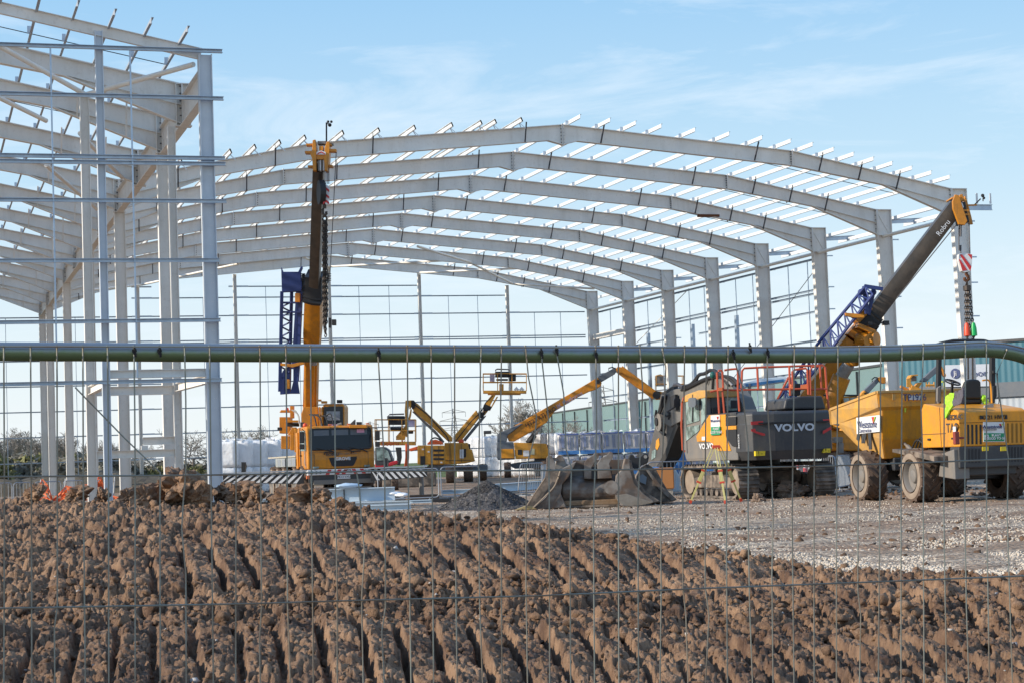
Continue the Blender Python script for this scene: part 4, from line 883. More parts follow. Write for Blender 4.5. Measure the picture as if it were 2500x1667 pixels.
# finer fittings on the carrier cab
MB().path([(x, -.05+.10*(z-1.6)/1.18, z) for x, z in rrect(-1.13, 1.15, 1.96, 2.73, .11)], .022, 5, True).build('window_seal', BLACK, c)
MB().bx(-1.16, -1.15, -.03, .0, 1.3, 1.9).bx(-1.0, -.99, -.03, .0, 1.3, 1.8).bx(-1.16, -.99, -.03, 0, 1.79, 1.80).build('panel_seam', DGREY, c); MB().bx(1.0, 1.01, -.03, .0, 1.28, 1.85).build('panel_seam', DGREY, c); MB().bx(-1.2, 1.2, -.025, 0, 1.865, 1.873).build('panel_seam', DGREY, c)
for x in (-1.05, -.35, .35, 1.05): MB().box((x, .12, 2.87), (.12, .06, .05)).build('marker_light', ORANGE, c, .01)
for x in (-.95, .95): MB().box((x, -.06, 1.32), (.22, .04, .07)).build('fog_lamp', GLASSG, c, .01)
for i, z in enumerate((.72, .95, 1.18)): MB().box((-1.29, .9, z), (.1, .5, .03)).build('cab_step', BARR, c)
MB().path([(-1.27, .2, 1.35), (-1.31, .2, 1.5), (-1.31, .2, 2.3), (-1.27, .2, 2.4)], .016).build('grab_handle', BARR, c)
for k in range(4): MB().path(smooth_path([Vector((-.35+.2*k, 2.4, 2.3)), Vector((-.4+.2*k, 2.9, 3.0+.1*k)), Vector((-.3+.15*k, 3.9, 3.3)), Vector((-.3+.1*k, 5.0, 3.4))], 4), .028, 5).build('hose', BLACK, c, smooth=True)
for y in (2.6, 3.6, 5.2, 6.4): MB().box((-1.335, y, 1.55), (.01, .75, .26)).build('locker_door', BARR, c)
# mirrors
for x0, x1, yy in ((730.5, 743, (1053, 1081)), (730.5, 743, (1083, 1096)), (915, 927, (1051, 1074)), (915.5, 927, (1077, 1090))): m_ = MB(); C1.R(m_, x0, x1, *yy, -.2, .12); m_.build('mirror', BLACK, c, .02)
MB().path([C1.P(743, 1052, -.1), C1.P(737, 1046, -.2), C1.P(737, 1055, -.2)], .015).path([C1.P(905, 1043, 0), C1.P(921, 1045, -.15), C1.P(921, 1052, -.15)], .015).build('mirror_arm', BLACK, c)
# roof clutter
m_ = MB(); m_.ball(C1.P(745, 1038, .5), .09, 6, sz=1.1); m_.build('beacon', mat('amber beacon', (.7, .08, .02), .3), c, smooth=True)
m_ = MB(); C1.R(m_, 733, 742, 1030, 1041, .8, .3); C1.T(m_, [(848, 1040), (866, 1023), (866, 1040)], .6, .4); C1.R(m_, 870, 882, 1029, 1038, .7, .4); m_.build('roof_equipment', DGREY, c)
m_ = MB(); C1.R(m_, 757, 806, 1040, 1046, -.03, 1.6); C1.R(m_, 852, 896, 1036, 1044, 0.0, 1.6); m_.build('roof_visor', YEL, c, .02)
m_ = MB(); m_.path([C1.P(821, 1044, .3), C1.P(826, 1036, .3), C1.P(834, 1034, .3)], .06, 8); m_.build('exhaust', MGREY, c, smooth=True)
# superstructure
m_ = MB(); C1.T(m_, [(737, 1058), (735, 1010), (741, 992), (776, 992), (780, 1058)], 5, 2.4); m_.build('turret', YEL, c, .03)
m_ = MB(); C1.R(m_, 682, 708, 1017, 1057, 6.6, .9); C1.R(m_, 686, 707, 1063, 1095, 6.4, 1.0); m_.build('counterweight', YEL, c, .02)
m_ = MB(); C1.R(m_, 708, 718, 1058, 1098, 4.6, .6); C1.T(m_, [(701, 1062), (713, 1042), (722, 1042), (716, 1062)], 4.8, .5); m_.build('winch_cover', YEL, c, .02)
m_ = MB(); C1.R(m_, 719, 738, 1045, 1103, 2.6, 1.2); m_.build('front_cabinet', YEL, c, .02)
m_ = MB(); C1.R(m_, 697, 729, 1025, 1030, 5, .6); C1.T(m_, [(682, 1006), (686, 1000), (706, 1000), (706, 1006)], 6, .5); C1.R(m_, 708, 716, 990, 1020, 5.5, .4); m_.build('bracket', YEL, c, .01)
m_ = MB(); C1.R(m_, 700, 727, 1031, 1040, 5.3, .6); C1.R(m_, 677, 687, 1042, 1050, 4, .3); m_.build('winch', BLACK, c, .02)
m_ = MB(); m_.ball(C1.P(701, 998, 5.8), .07, 6); m_.build('beacon', MATS['amber beacon'], c)
m_ = MB()
for i in range(4): m_.path([C1.P(712+i*3, 1000+i*2, 5.2), C1.P(722+i*2, 1002+i*3, 5.1), C1.P(730, 1016+i*4, 5.0), C1.P(731, 1034, 5)], .022, 5)
m_.build('hoses', mat('grey hose', (.35, .36, .36), .5), c, smooth=True)
m_ = MB(); C1.T(m_, [(788, 1040), (788, 990), (792, 985), (838, 985), (841, 992), (841, 1040)], 3.8, 1.6); cabo = m_.build('operator_cab', YEL, c, .03)
m_ = MB(); C1.T(m_, [(791, 1038), (791, 992), (837, 991), (838, 1038)], 3.76, .03); m_.build('cab_glass', GLASS, cabo)
m_ = MB(); C1.R(m_, 797, 830, 1003, 1025, 3.74, .01); m_.build('cab_reflection', mat('pale cab reflection', (.4, .42, .44), .5, 0, (.15, .15, .17), 4, .8), cabo)  # pale mottled panel paints a reflection onto the cab glass
m_ = MB(); C1.R(m_, 804, 823, 1034, 1038, 3.7, .02); m_.build('notice', MATS['pink notice'], cabo)
for x in (779, 785): m_ = MB(); C1.R(m_, x, x+2.6, 992, 1040, 3.7, .15); m_.build('cab_frame', YEL, cabo)
for a in ((822, 835, 975, 983), (784, 798, 978, 984), (777, 784, 974, 979)): m_ = MB(); C1.R(m_, *a, 3.7, .2); m_.build('work_light', BLACK if a[0] > 800 else YEL, c, .01)
# boom: telescoping, leaning a little to the viewer
def seg(m, mb, a, b, w0, w1, d0, d1, deep=1.25, dy=0, n=16):
    """rounded-box tube between pixels a (depth d0) and b (depth d1), widths in pixels"""
    p = m.inv @ W(*a, d0); q = m.inv @ W(*b, d1); ra = w0*d0/F/2; rb = w1*d1/F/2
    p, q, x, y, z = basis(p, q, m.V); sec = []
    for i in range(n):
        an = 2*PI*i/n; cx, cy = math.cos(an), math.sin(an); k = 1/max(abs(cx), abs(cy))**.72; sec.append((cx*k*.98, cy*k*deep))
    k = len(mb.v); mb.v += [tuple(p+x*u*ra+y*v*ra) for u, v in sec]+[tuple(q+x*u*rb+y*v*rb) for u, v in sec]
    mb.f += [(k+i, k+(i+1) % n, k+n+(i+1) % n, k+n+i) for i in range(n)]+[tuple(range(k+n-1, k-1, -1)), tuple(range(k+n, k+2*n))]
m_ = MB(); seg(C1, m_, (757, 1048), (761, 880), 36, 36, 75.5, 73.5); seg(C1, m_, (761, 880), (763, 845), 36, 40, 73.5, 73.2); seg(C1, m_, (763, 845), (764.5, 800), 40, 46, 73.2, 72.6); seg(C1, m_, (764.5, 800), (766, 720), 46, 43, 72.6, 71.5); bm_ = m_.build('boom_base', YEL, c, smooth=True)
m_ = MB(); seg(C1, m_, (766.5, 728), (767.5, 672), 47, 44, 71.3, 71); 
for i in range(5): seg(C1, m_, (766.6, 722-i*9), (766.8, 717-i*9), 50-i, 50-i, 71.2, 71.1)
m_.build('boom_collar', BLACK, c, smooth=True)
m_ = MB(); seg(C1, m_, (768, 700), (779, 410), 26.5, 29, 71, 66.5); m_.build('boom_extension', BOOM, c, smooth=True)
m_ = MB(); m_.bar(C1.inv @ W(757, 860, 72.9), C1.inv @ W(756, 1040, 75), .42, .5, C1.V, .9); m_.build('luffing_cylinder', YEL, c, .08)
m_ = MB(); m_.tube(C1.inv @ W(765, 890, 72.6), C1.inv @ W(766, 850, 72.4), .14); m_.build('cylinder_rod', SHINY, c, smooth=True)
hd = Mach.__new__(Mach); hd.__dict__.update(C1.__dict__); hd.d = 66.3
m_ = MB()
hd.T(m_, [(763, 343), (770, 341), (772, 360), (772, 417), (764, 417), (762, 388), (757, 376), (762, 366)], -.3, .6)
hd.T(m_, [(798, 346), (805, 346), (804, 372), (803, 390), (799, 417), (793, 417), (791, 390), (793, 360)], -.3, .6)
for x0, x1, y0, y1 in ((747, 765, 351, 356), (744, 764, 369, 375), (751, 768, 404, 409), (800, 809, 351, 356), (800, 821, 364, 371), (795, 812, 403, 408)): hd.R(m_, x0, x1, y0, y1, -.2, .35)
hd.R(m_, 770, 798, 378, 390, -.25, .5); hd.R(m_, 779, 789, 357, 368, -.25, .5)
head = m_.build('boom_head', YEL, c, .015)
m_ = MB(); hd.R(m_, 775, 795, 345, 352, -.2, .4); m_.build('sheave_axle', MGREY, head)
m_ = MB(); hd.T(m_, [(773, 378), (773, 372), (784, 368), (795, 372), (795, 378)], -.33, .03); m_.build('marker_board', WHITE, head)
for s in (-1, 1): m_ = MB(); hd.T(m_, [(784, 370), (784+s*9, 375), (784+s*9, 378), (784, 373)], -.34, .01); m_.build('red_chevron', REDS, head)
for i in range(4): m_ = MB(); hd.R(m_, 776+i*4.3, 779+i*4.3, 391, 417, -.2, .4); m_.build('sheave', WHITE if i % 2 else MGREY, head, .01)
m_ = MB(); hd.B(m_, (797, 347), (797, 300), .05, .05, -.1); m_.tube(hd.P(797, 303), hd.P(805, 303), .02, n=5); m_.ball(hd.P(805, 306), .07, 5); m_.ball(hd.P(801, 298), .05, 5); m_.ball(hd.P(809, 298), .05, 5); m_.build('anemometer', BLACK, head)
m_ = MB(); hd.R(m_, 803, 814, 350, 355, -.1, .2); m_.build('lamp', MGREY, head, .01)
rp = MB()
for x in (796, 800, 803): rp.tube(hd.P(x, 410), hd.P(x, 450), .014, n=4)
rp.tube(hd.P(821, 369, -.1), C1.inv @ W(806, 668, 69.5), .014, n=4); rp.build('rope', STEELD, c)
hb = MB(); hd.T(hb, [(787, 452), (792, 448), (804, 456), (804, 472), (801, 500), (795, 500), (788, 475)], -.2, .12); hk = hb.build('hook_block', WHITE, c, .01)
for y in (458, 474, 488): m_ = MB(); hd.T(m_, [(796, y), (804, y+6), (804, y+12), (796, y+6), (788.5, y+12), (788.5, y+6)], -.215, .01); m_.build('red_chevron', REDS, hk)
m_ = MB(); m_.lathe([(-.1, .001), (-.1, .44), (.1, .44), (.1, .001)], hd.P(784.5, 470, 0), 'x', 20); m_.build('block_sheave', BLACK, hk)
m_ = MB(); hd.R(m_, 788, 796, 497, 508, -.1, .2); m_.path([hd.P(792, 506), hd.P(788, 512), hd.P(788, 522), hd.P(793, 527), hd.P(797, 522), hd.P(796, 517)], .055, 6); m_.build('hook', CHAIN, hk, smooth=True)
# jib
m_ = MB(); J = Mach.__new__(Mach); J.__dict__.update(C1.__dict__); J.d = 72.
J.T(m_, [(686, 652), (691, 664), (728, 664), (733, 653), (738, 650), (738, 655), (734, 664), (737, 700), (735, 712), (688, 714)], 0, .25); jb = m_.build('jib_head_plate', BLUEL, c, .02)
m_ = MB()
ch = [((688, 712), (683, 955)), ((712, 712), (706, 955)), ((734, 712), (724, 930))]
J.B(m_, *ch[0], .12, .12); J.B(m_, *ch[1], .12, .12, .5); J.B(m_, (734, 712), (724, 930), .17, .2, .2); J.B(m_, (727, 712), (716, 900), .12, .12, .8)
n = 17
for i in range(n):
    y0 = 738+i*12; y1 = y0+12; x0 = 688-(y0-712)*.0205; x1 = 712-(y0-712)*.0247
    a_, b_ = ((x0, y0), (x1, y1)) if i % 2 else ((x1, y0), (x0, y1)); J.B(m_, a_, b_, .05, .05, 0.0, .4)
    J.B(m_, b_, (b_[0], b_[1]+.1), .05, .05) if 0 else None
for y in (737, 760): J.R(m_, 687, 734, y, y+4, 0, .2)
m_.build('jib_lattice', BLUEL, c)
m_ = MB(); J.T(m_, [(683, 925), (690, 905), (697, 898), (708, 890), (708, 960), (684, 962)], .1, .2); J.T(m_, [(716, 900), (726, 900), (727, 935), (731, 960), (708, 960), (716, 930)], .1, .2); m_.build('jib_foot', BLUEL, c)
m_ = MB(); J.R(m_, 720, 732, 716, 738, -.1, .3); J.T(m_, [(685, 886), (712, 888), (740, 882), (743, 888), (714, 896), (685, 892)], -.15, .2); J.R(m_, 697, 706, 925, 948, -.05, .1); J.T(m_, [(700, 930), (707, 925), (707, 948), (698, 948)], -.05, .1); m_.build('jib_bracket', YEL, c, .01)
m_ = MB(); J.R(m_, 737, 744, 670, 735, .1, .2)
for i in range(5): J.R(m_, 733, 745, 668+i*4, 669.5+i*4, 0, .1)
m_.build('rope_guide', BLACK, c); m_ = MB(); J.R(m_, 799, 802, 666, 690, -1, .1)
for i in range(5): J.R(m_, 796, 808, 668+i*4, 669.5+i*4, -1, .1)
m_.build('rope_guide', BLACK, c)
m_ = MB(); J.R(m_, 810, 820, 780, 794, -1, .25); J.R(m_, 802, 808, 776, 800, -1, .2); J.R(m_, 789, 800, 735, 742, -1, .1); m_.build('work_light', BLACK, c, .01)
tiles_stripe(C1, (541, 1158, 1177, 742, 1151, 1181), 11, .9, -.3, c, BLACK, WHITE, 'outrigger_beam')
tiles_stripe(C1, (905, 1143, 1174, 1043, 1140, 1163), 9, -.9, -.3, c, BLACK, WHITE, 'outrigger_beam')
m_ = MB(); C1.B(m_, (541, 1155), (770, 1147), .05, .08, -.35); C1.B(m_, (900, 1142), (1043, 1137), .05, .08, -.35); m_.build('beam_rail', BARR, c)
for x, y0, y1, w in ((589, 1127, 1166, 9), (937, 1117, 1142, 8)): m_ = MB(); C1.R(m_, x, x+w, y0, y1, -.2, .3); m_.path([C1.P(x+w+1, y0+2, -.3), C1.P(x+w+4, y0+10, -.3), C1.P(x+w+1, y0+22, -.3)], .02); m_.build('outrigger_jack', BLACK, c, .02)
for x in (563, 1030): m_ = MB(); b0 = C1.inv @ GX(x, 69.3); m_.tube(b0, b0+Vector((0, 0, .9)), .09); m_.lathe([(0, .001), (0, .3), (.08, .28), (.08, .001)], b0, 'z', 16); m_.build('outrigger_foot', MGREY, c)
MB().box(C1.inv @ (GX(1030, 69.3)+Vector((0, 0, .10))), (1.1, .9, .18)).build('timber_pad', mat('old timber', (.1, .07, .05), .9), c)
# chains of the left crane
cs = thing('chain_sling', 'dark bundle of lifting chains hanging beside the boom of the left crane', 'chain sling', W(792, 535, 66.3), -YAW)
ci = (Matrix.Translation(cs.location) @ Matrix.Rotation(-YAW, 4, 'Z')).inverted(); m_ = MB()
for x0, x1, y1 in ((789, 791, 800), (793, 795, 822), (797, 797, 790), (791, 793, 812), (796, 798, 770)): chainlinks(m_, ci @ W(x0, 540, 66.3+random.uniform(-.1, .1)), ci @ W(x1, y1, 66.3), .14, .02, .08)
m_.build('chain', CHAIN, cs); m_ = MB(); m_.path([ci @ W(793+5*math.cos(a), 535+7*math.sin(a), 66.3) for a in [2*PI*i/10 for i in range(10)]], .04, 6, True); m_.build('ring', CHAIN, cs)
# ================================================================ second crane on the right
C2 = Mach('mobile_crane', 'yellow mobile crane behind the excavator, its long boom slanting up to the right', 'mobile crane', 2040, 62.5, 60)
c = C2.o
ax = Vector((1910, 1062)); tip = Vector((2345, 489))
def along(t, off=0.):   # t: 0 boom foot .. 1 tip, off px to the upper left
    d = (tip-ax); n = Vector((d.y, -d.x)).normalized(); p = ax+d*t+n*off; return (p.x, p.y)
m_ = MB(); seg(C2, m_, along(0), along(.40), 56, 56, 64, 63.2, 1.3); seg(C2, m_, along(.40), along(.485), 56, 46, 63.2, 63.2, 1.2); m_.build('boom_base', YEL, c, smooth=True)
m_ = MB(); seg(C2, m_, along(.47), along(.975), 43, 42, 63.2, 62.5, 1.15); m_.build('boom_extension', BOOM, c, smooth=True)
m_ = MB()
for i in range(4): seg(C2, m_, along(.462+i*.014), along(.47+i*.014), 60-i*3, 60-i*3, 63.2, 63.2, 1.2)
seg(C2, m_, along(.44), along(.49, 0), 42, 50, 62.9, 62.9); m_.build('boom_collar', BLACK, c, smooth=True)
m_ = MB(); C2.B(m_, along(.455, 26), along(.52, 20), .2, .9, .4); C2.B(m_, along(.445, 18), along(.46, -26), .16, .9, .2); m_.build('collar_bracket', YEL, c, .02)
m_ = MB(); m_.tube(C2.P(2072, 888, -.5), C2.P(2052, 922, -.3), .21, n=16); m_.build('cylinder_rod', SHINY, c, smooth=True)
m_ = MB(); m_.tube(C2.P(2055, 918, -.3), C2.P(2020, 1005, 0), .30, .33, 16); m_.lathe([(-.3, .14), (.3, .14)], C2.P(2073, 884, -.5), 'y', 12); m_.build('luffing_cylinder', YEL, c, smooth=True)
m_ = MB(); C2.T(m_, [(1955, 962), (2000, 905), (2065, 900), (2020, 965), (2013, 1010), (1940, 1010)], .6, .5); m_.build('boom_foot_plate', YEL, c, .03)
# lattice jib alongside
m_ = MB(); off = [(.02, 25, -.2), (.02, 62, .3), (.56, 21, -.2), (.56, 50, .3)]
L1 = [along(.02, 34), along(.565, 31)]; L2 = [along(.04, 60), along(.33, 66), along(.57, 58)]; L3 = [along(.02, 34), along(.565, 31)]
def lerp2(L_, t): 
    k = t*(len(L_)-1); i = min(int(k), len(L_)-2); f = k-i; return (L_[i][0]*(1-f)+L_[i+1][0]*f, L_[i][1]*(1-f)+L_[i+1][1]*f)
n = 26; prev = None
for i in range(n+1):
    t = i/n; a_ = C2.P(*lerp2(L1, t), -1.0); b_ = C2.P(*lerp2(L2, t), -.6); e_ = C2.P(*lerp2(L1, t), -.1); f_ = C2.P(*lerp2(L2, t), .4)
    cur = (a_, b_, e_, f_)
    if prev:
        for p, q in zip(prev, cur): m_.tube(p, q, .055, n=5)
        for p, q in (((0, 1), (1, 0))[i % 2], ((2, 3), (3, 2))[i % 2], ((1, 3), (3, 1))[i % 2], ((0, 2), (2, 0))[i % 2]): m_.tube(prev[p], cur[q], .028, n=4)
    if i % 2 == 0:
        m_.tube(a_, b_, .03, n=4); m_.tube(b_, f_, .03, n=4)
    prev = cur
jl = m_.build('jib_lattice', BLUEL, c)
m_ = MB(); C2.B(m_, along(.57, 60), along(.60, 20), .12, .12, -.6); C2.B(m_, along(.57, 60), along(.50, 14), .12, .12, -.3); C2.B(m_, (2102, 716), (2132, 718), .08, .08, -.4); C2.B(m_, (2132, 716), along(.5, 10), .12, .12, 0)
for x, y in ((2102, 714), (2132, 714)): m_.ball(C2.P(x, y, -.4), .11, 6)
m_.build('jib_head', BLUEL, c); m_ = MB()
C2.T(m_, [(1905, 1000), (1935, 960), (1948, 975), (1925, 1010)], -.5, .4); m_.build('jib_foot', BLUEL, c)
m_ = MB(); C2.T(m_, along and [(2064, 764), (2090, 766), (2110, 770), (2110, 776), (2085, 776), (2065, 771)], -1.1, .2); C2.R(m_, 1875, 1890, 985, 1010, -.6, .2); C2.T(m_, [(1878, 990), (1893, 978), (1900, 992), (1890, 1004)], -.6, .2); m_.build('jib_bracket', YEL, c, .01)
m_ = MB(); C2.R(m_, 2158, 2171, 783, 793, -.6, .3); C2.R(m_, 2120, 2130, 786, 795, -.6, .3); C2.B(m_, (2150, 788), (2172, 792), .04, .04, -.5); m_.build('work_light', BLACK, c, .01)
m_ = MB(); m_.lathe([(-.35, .001), (-.35, .26), (.35, .26), (.35, .001)], C2.P(2118, 830, 0), 'y', 18); C2.T(m_, [(2107, 826), (2125, 812), (2129, 838), (2113, 848)], -.3, .15); m_.build('side_winch', YEL, c)
# boom head
m_ = MB(); C2.T(m_, [(2332, 475), (2341, 477), (2352, 510), (2362, 540), (2356, 550), (2341, 548), (2327, 510), (2326, 492)], -.7, .15); C2.T(m_, [(2356, 478), (2362, 492), (2372, 530), (2376, 548), (2366, 548), (2352, 500)], .2, .15); C2.R(m_, 2325, 2350, 481, 485, -.5, .9); C2.T(m_, [(2343, 476), (2350, 474), (2356, 490), (2344, 492)], -.5, .7)
h2 = m_.build('boom_head', YEL, c, .015)
m_ = MB(); C2.T(m_, [(2346, 494), (2357, 493), (2367, 543), (2352, 543)], -.6, 1.1); m_.build('head_sheaves', BLACK, h2, .02)
m_ = MB(); C2.T(m_, [(2343, 500), (2349, 495), (2353, 505), (2350, 515), (2346, 508)], -.66, .03); m_.build('marker_board', WHITE, h2)
for y in (512, 522): m_ = MB(); C2.R(m_, 2350, 2366, y, y+4, -.66, .03); m_.build('axle_plate', YEL, h2)
m_ = MB(); C2.B(m_, (2362, 502), (2385, 501), .05, .05); m_.build('side_arm', YEL, h2)
m_ = MB(); C2.B(m_, (2380, 500), (2394, 486), .04, .04); m_.ball(C2.P(2399, 478), .06, 5); m_.ball(C2.P(2402, 484), .05, 5); C2.B(m_, (2400, 478), (2400, 492), .03, .03); m_.build('anemometer', BLACK, h2)
m_ = MB(); C2.B(m_, (2341, 550), (2341, 612), .03, .03, -.5); C2.B(m_, (2345, 552), (2345, 578), .06, .06, -.5); C2.R(m_, 2343.5, 2347.5, 599, 612, -.5, .1); C2.B(m_, (2366, 545), (2368, 620), .03, .03, -.3); C2.B(m_, (2345, 612), (2346, 622), .03, .03, -.4)
m_.tube(C2.P(2334, 550, -.8), C2.P(2190, 728, -.6), .018, n=4); m_.build('rope', STEELD, c)
m_ = MB(); C2.T(m_, [(2341, 621), (2354, 617), (2374, 622), (2373, 645), (2370, 662), (2356, 666), (2348, 662), (2341, 636)], -.55, .3); hk = m_.build('hook_block', WHITE, c, .01)
for q in ([(2343, 622), (2349, 622), (2372, 652), (2369, 662)], [(2341, 634), (2344, 634), (2361, 660), (2350, 662)], [(2362, 620), (2373, 622), (2373, 634)]): m_ = MB(); C2.T(m_, q, -.565, .012); m_.build('red_stripe', REDS, hk)
m_ = MB(); m_.path([C2.P(x, y, -.4) for x, y in ((2359, 664), (2359, 670), (2364, 676), (2365, 682), (2360, 687), (2355, 683), (2355, 678))], .06, 6); m_.build('hook', mat('rusty hook', (.13, .05, .02), .8), hk, smooth=True)
text('Robru', .24, face_m(C2.P(2303, 557, -.62), C2.P(2312, 541, -.62)-C2.P(2288, 572, -.62), (0, 0, 1)), WHITE, c, sx=1.0)
# body of the right crane
m_ = MB(); C2.T(m_, [(2034, 1045), (2034, 968), (2056, 966), (2064, 1000), (2064, 1045)], -.2, 1.2); C2.R(m_, 2000, 2050, 1015, 1100, .6, 1.2); ub = m_.build('turret', YEL, c, .03)
m_ = MB(); C2.R(m_, 2037, 2053, 980, 1012, -.22, .03); m_.build('window', GLASS, ub)
m_ = MB(); C2.T(m_, [(2056, 967), (2092, 965), (2101, 995), (2101, 1030), (2062, 1035)], -.3, 1.3); oc = m_.build('operator_cab', YEL, c, .03)
m_ = MB(); C2.T(m_, [(2059, 971), (2073, 970), (2075, 998), (2066, 1002)], -.33, .03); C2.T(m_, [(2076, 970), (2091, 969), (2098, 994), (2078, 997)], -.33, .03); m_.build('cab_glass', GLASSG, oc)
m_ = MB(); m_.ball(C2.P(2087, 986, .2), .32, 8, sz=.8); m_.build('seat_back', YDUST, oc, smooth=True)
m_ = MB(); C2.B(m_, (2010, 964), (2095, 964), .05, .05, -.3); m_.build('roof_rail', BLACK, c)
m_ = MB(); C2.R(m_, 2020, 2230, 1050, 1100, 0, 2.4); m_.build('carrier', YEL, c, .05)
m_ = MB(); C2.R(m_, 2036, 2058, 1066, 1080, -.5, .4); C2.R(m_, 2047, 2060, 1080, 1105, -.5, .3); m_.build('outrigger_box', MGREY, c, .02)
for px in (2050, 2190, 2250):
    cc = C2.inv @ GX(px, 61.8); m_ = MB()
wheel(c, 'wheel', tuple(C2.inv @ (GX(2052, 62.8)+Vector((0, 0, .66)))), .66, .42, TYRE, 16, -1)
wheel(c, 'wheel', tuple(C2.inv @ (GX(2205, 63.5)+Vector((0, 0, .66)))), .66, .42, TYRE, 16, -1)
wheel(c, 'wheel', tuple(C2.inv @ (GX(1900, 64.5)+Vector((0, 0, .66)))), .66, .42, TYRE, 16, -1)
m_ = MB(); C2.R(m_, 1890, 2230, 1100, 1120, .5, 1.6); m_.build('chassis', DGREY, c)
cs = thing('chain_sling', 'chain sling with a red and a green hook hanging from the right crane', 'chain sling', W(2360, 690, 62), -YAW)
ci = (Matrix.Translation(cs.location) @ Matrix.Rotation(-YAW, 4, 'Z')).inverted(); m_ = MB()
for x0, x1, y1 in ((2357, 2358, 812), (2361, 2362, 812), (2364, 2367, 812), (2367, 2376, 812)):
    cl_ = MB(); chainlinks(cl_, ci @ W(x0, 712, 62+random.uniform(-.1, .1)), ci @ W(x1-(2 if y1 > 820 else 0), y1-12, 62), .13, .018, .075); cl_.build('chain', CHAIN, cs)
for x in (2359, 2361, 2363, 2365): m_.tube(ci @ W(2361, 687, 62), ci @ W(x-2, 700, 62), .025, n=5)
m_.build('sling_top', CHAIN, cs); m_ = MB(); m_.lathe([(-.1, .05), (-.08, .13), (.08, .13), (.1, .05)], ci @ W(2361, 704, 62), 'z', 10); m_.build('shortener', CHAIN, cs)
for x, mm in ((2361, mat('sling red', (.75, .07, .02), .4)), (2377, mat('sling green', (.01, .42, .10), .4))):
    m_ = MB(); m_.lathe([(.25, .001), (.22, .06), (.05, .10), (-.2, .115), (-.23, .001)], ci @ W(x, 805, 62), 'z', 14); h_ = m_.build('hook_cover', mm, cs, smooth=True)
    m_ = MB(); m_.tube(ci @ W(x, 814, 62), ci @ W(x, 824, 62), .05, n=6); m_.tube(ci @ W(x, 824, 62), ci @ W(x, 832, 62), .03, n=6); m_.build('hook', CHAIN, cs)
for i, x in enumerate((2363, 2374)):
    m_ = MB(); m_.tube(ci @ W(x, 826, 62), ci @ W(x+1, 925, 62), .03, n=5); m_.build('chain_tail', CHAIN, cs)
def Z7(x, y): return (1600+x/3.92, 860+y/3.92)
def Z6(x, y): return (1250+x/3.92, 860+y/3.92)
def Z5(x, y): return (900+x/3.92, 860+y/3.92)
def Z8(x, y): return (2000+x/3.564, 820+y/3.564)
def ZB(x, y): return (2200+x/7.84, 860+y/7.84)
def ZC(x, y): return (1600+x/8.712, 880+y/8.712)
def ZA_(x, y): return (1900+x/7.84, 860+y/7.84)
# ================================================================ excavator
X = Mach('excavator', 'tracked excavator with dark grey counterweight and red handrails, seen from behind', 'excavator', 1847, 56, 24); e = X.o
def track(x):
    o = MB(); prof = []
    for i in range(13): a = math.radians(90+180*i/12); prof.append((-1.78+.47*math.cos(a), .50+.47*math.sin(a)))
    for i in range(13): a = math.radians(-90+180*i/12); prof.append((1.78+.47*math.cos(a), .50+.47*math.sin(a)))
    inner = [(y*.985, .50+(z-.5)*.86) for y, z in prof]; n = len(prof)
    for s in (-1, 1):
        pass
    w = .31; vs = [(x-w, y, z) for y, z in prof]+[(x+w, y, z) for y, z in prof]+[(x-w, y, z) for y, z in inner]+[(x+w, y, z) for y, z in inner]; fs = []
    for i in range(n):
        j = (i+1) % n; fs += [(i, j, n+j, n+i), (2*n+i, 2*n+j, 3*n+j, 3*n+i), (i, j, 2*n+j, 2*n+i), (n+i, n+j, 3*n+j, 3*n+i)]
    o.add(vs, fs)
    P = [Vector((0, y, z)) for y, z in prof]; L_ = 0; seq = []
    for i in range(n):
        a, b_ = P[i], P[(i+1) % n]; seq.append((a, b_, (b_-a).length))
    tot = sum(q[2] for q in seq); N_ = 46; 
    for k in range(N_):
        d = tot*k/N_
        for a, b_, l in seq:
            if d <= l: break
            d -= l
        p = a.lerp(b_, d/max(l, 1e-6)); t = (b_-a).normalized(); nr = Vector((0, t.z, -t.y)); 
        if nr.dot(p-Vector((0, 0, .5))) < 0: nr = -nr
        o.bar((x-w-.0, p.y+nr.y*.012, p.z+nr.z*.012), (x+w+.0, p.y+nr.y*.012, p.z+nr.z*.012), .035 if k % 1 else .03, .045, (0, nr.y, nr.z)) if 0 else o.box((x, p.y+nr.y*.02, p.z+nr.z*.02), (w*2+.01, .05 if abs(nr.z) > .5 else .05, .05))
        q = p+t*.06; o.add([(x-w, *(p+nr*.0).yz), (x+w, *(p+nr*.0).yz), (x+w, *(p+t*.15+nr*.035).yz), (x-w, *(p+t*.15+nr*.035).yz)], [(0, 1, 2, 3)])
    tk = o.build('track', MUDM, e)
    f = MB(); f.prism([(-1.55, .32), (1.55, .32), (1.45, .62), (.5, .70), (-.5, .70), (-1.45, .62)], x-.2, x+.2, 'x'); f.build('track_frame', MUDM, tk, .03)
    for y in (-1.78, 1.78): r = MB(); r.lathe([(-.22, .001), (-.22, .1), (-.2, .36), (.2, .36), (.22, .1), (.22, .001)], (x, y, .5), 'x', 20); r.build('idler' if y > 0 else 'sprocket', TYREW, tk, smooth=True)
    for y in (-1.2, -.8, -.4, 0, .4, .8, 1.2): MB().lathe([(-.24, .001), (-.24, .11), (.24, .11), (.24, .001)], (x, y, .18), 'x', 12).build('roller', MUDM, tk)
track(-1.2); track(1.2)
MB().box((0, 0, .72), (1.9, 1.7, .45)).box((0, .9, .6), (1.9, .5, .35)).box((0, -.9, .6), (1.9, .5, .35)).build('undercarriage', MUDM, e, .05)
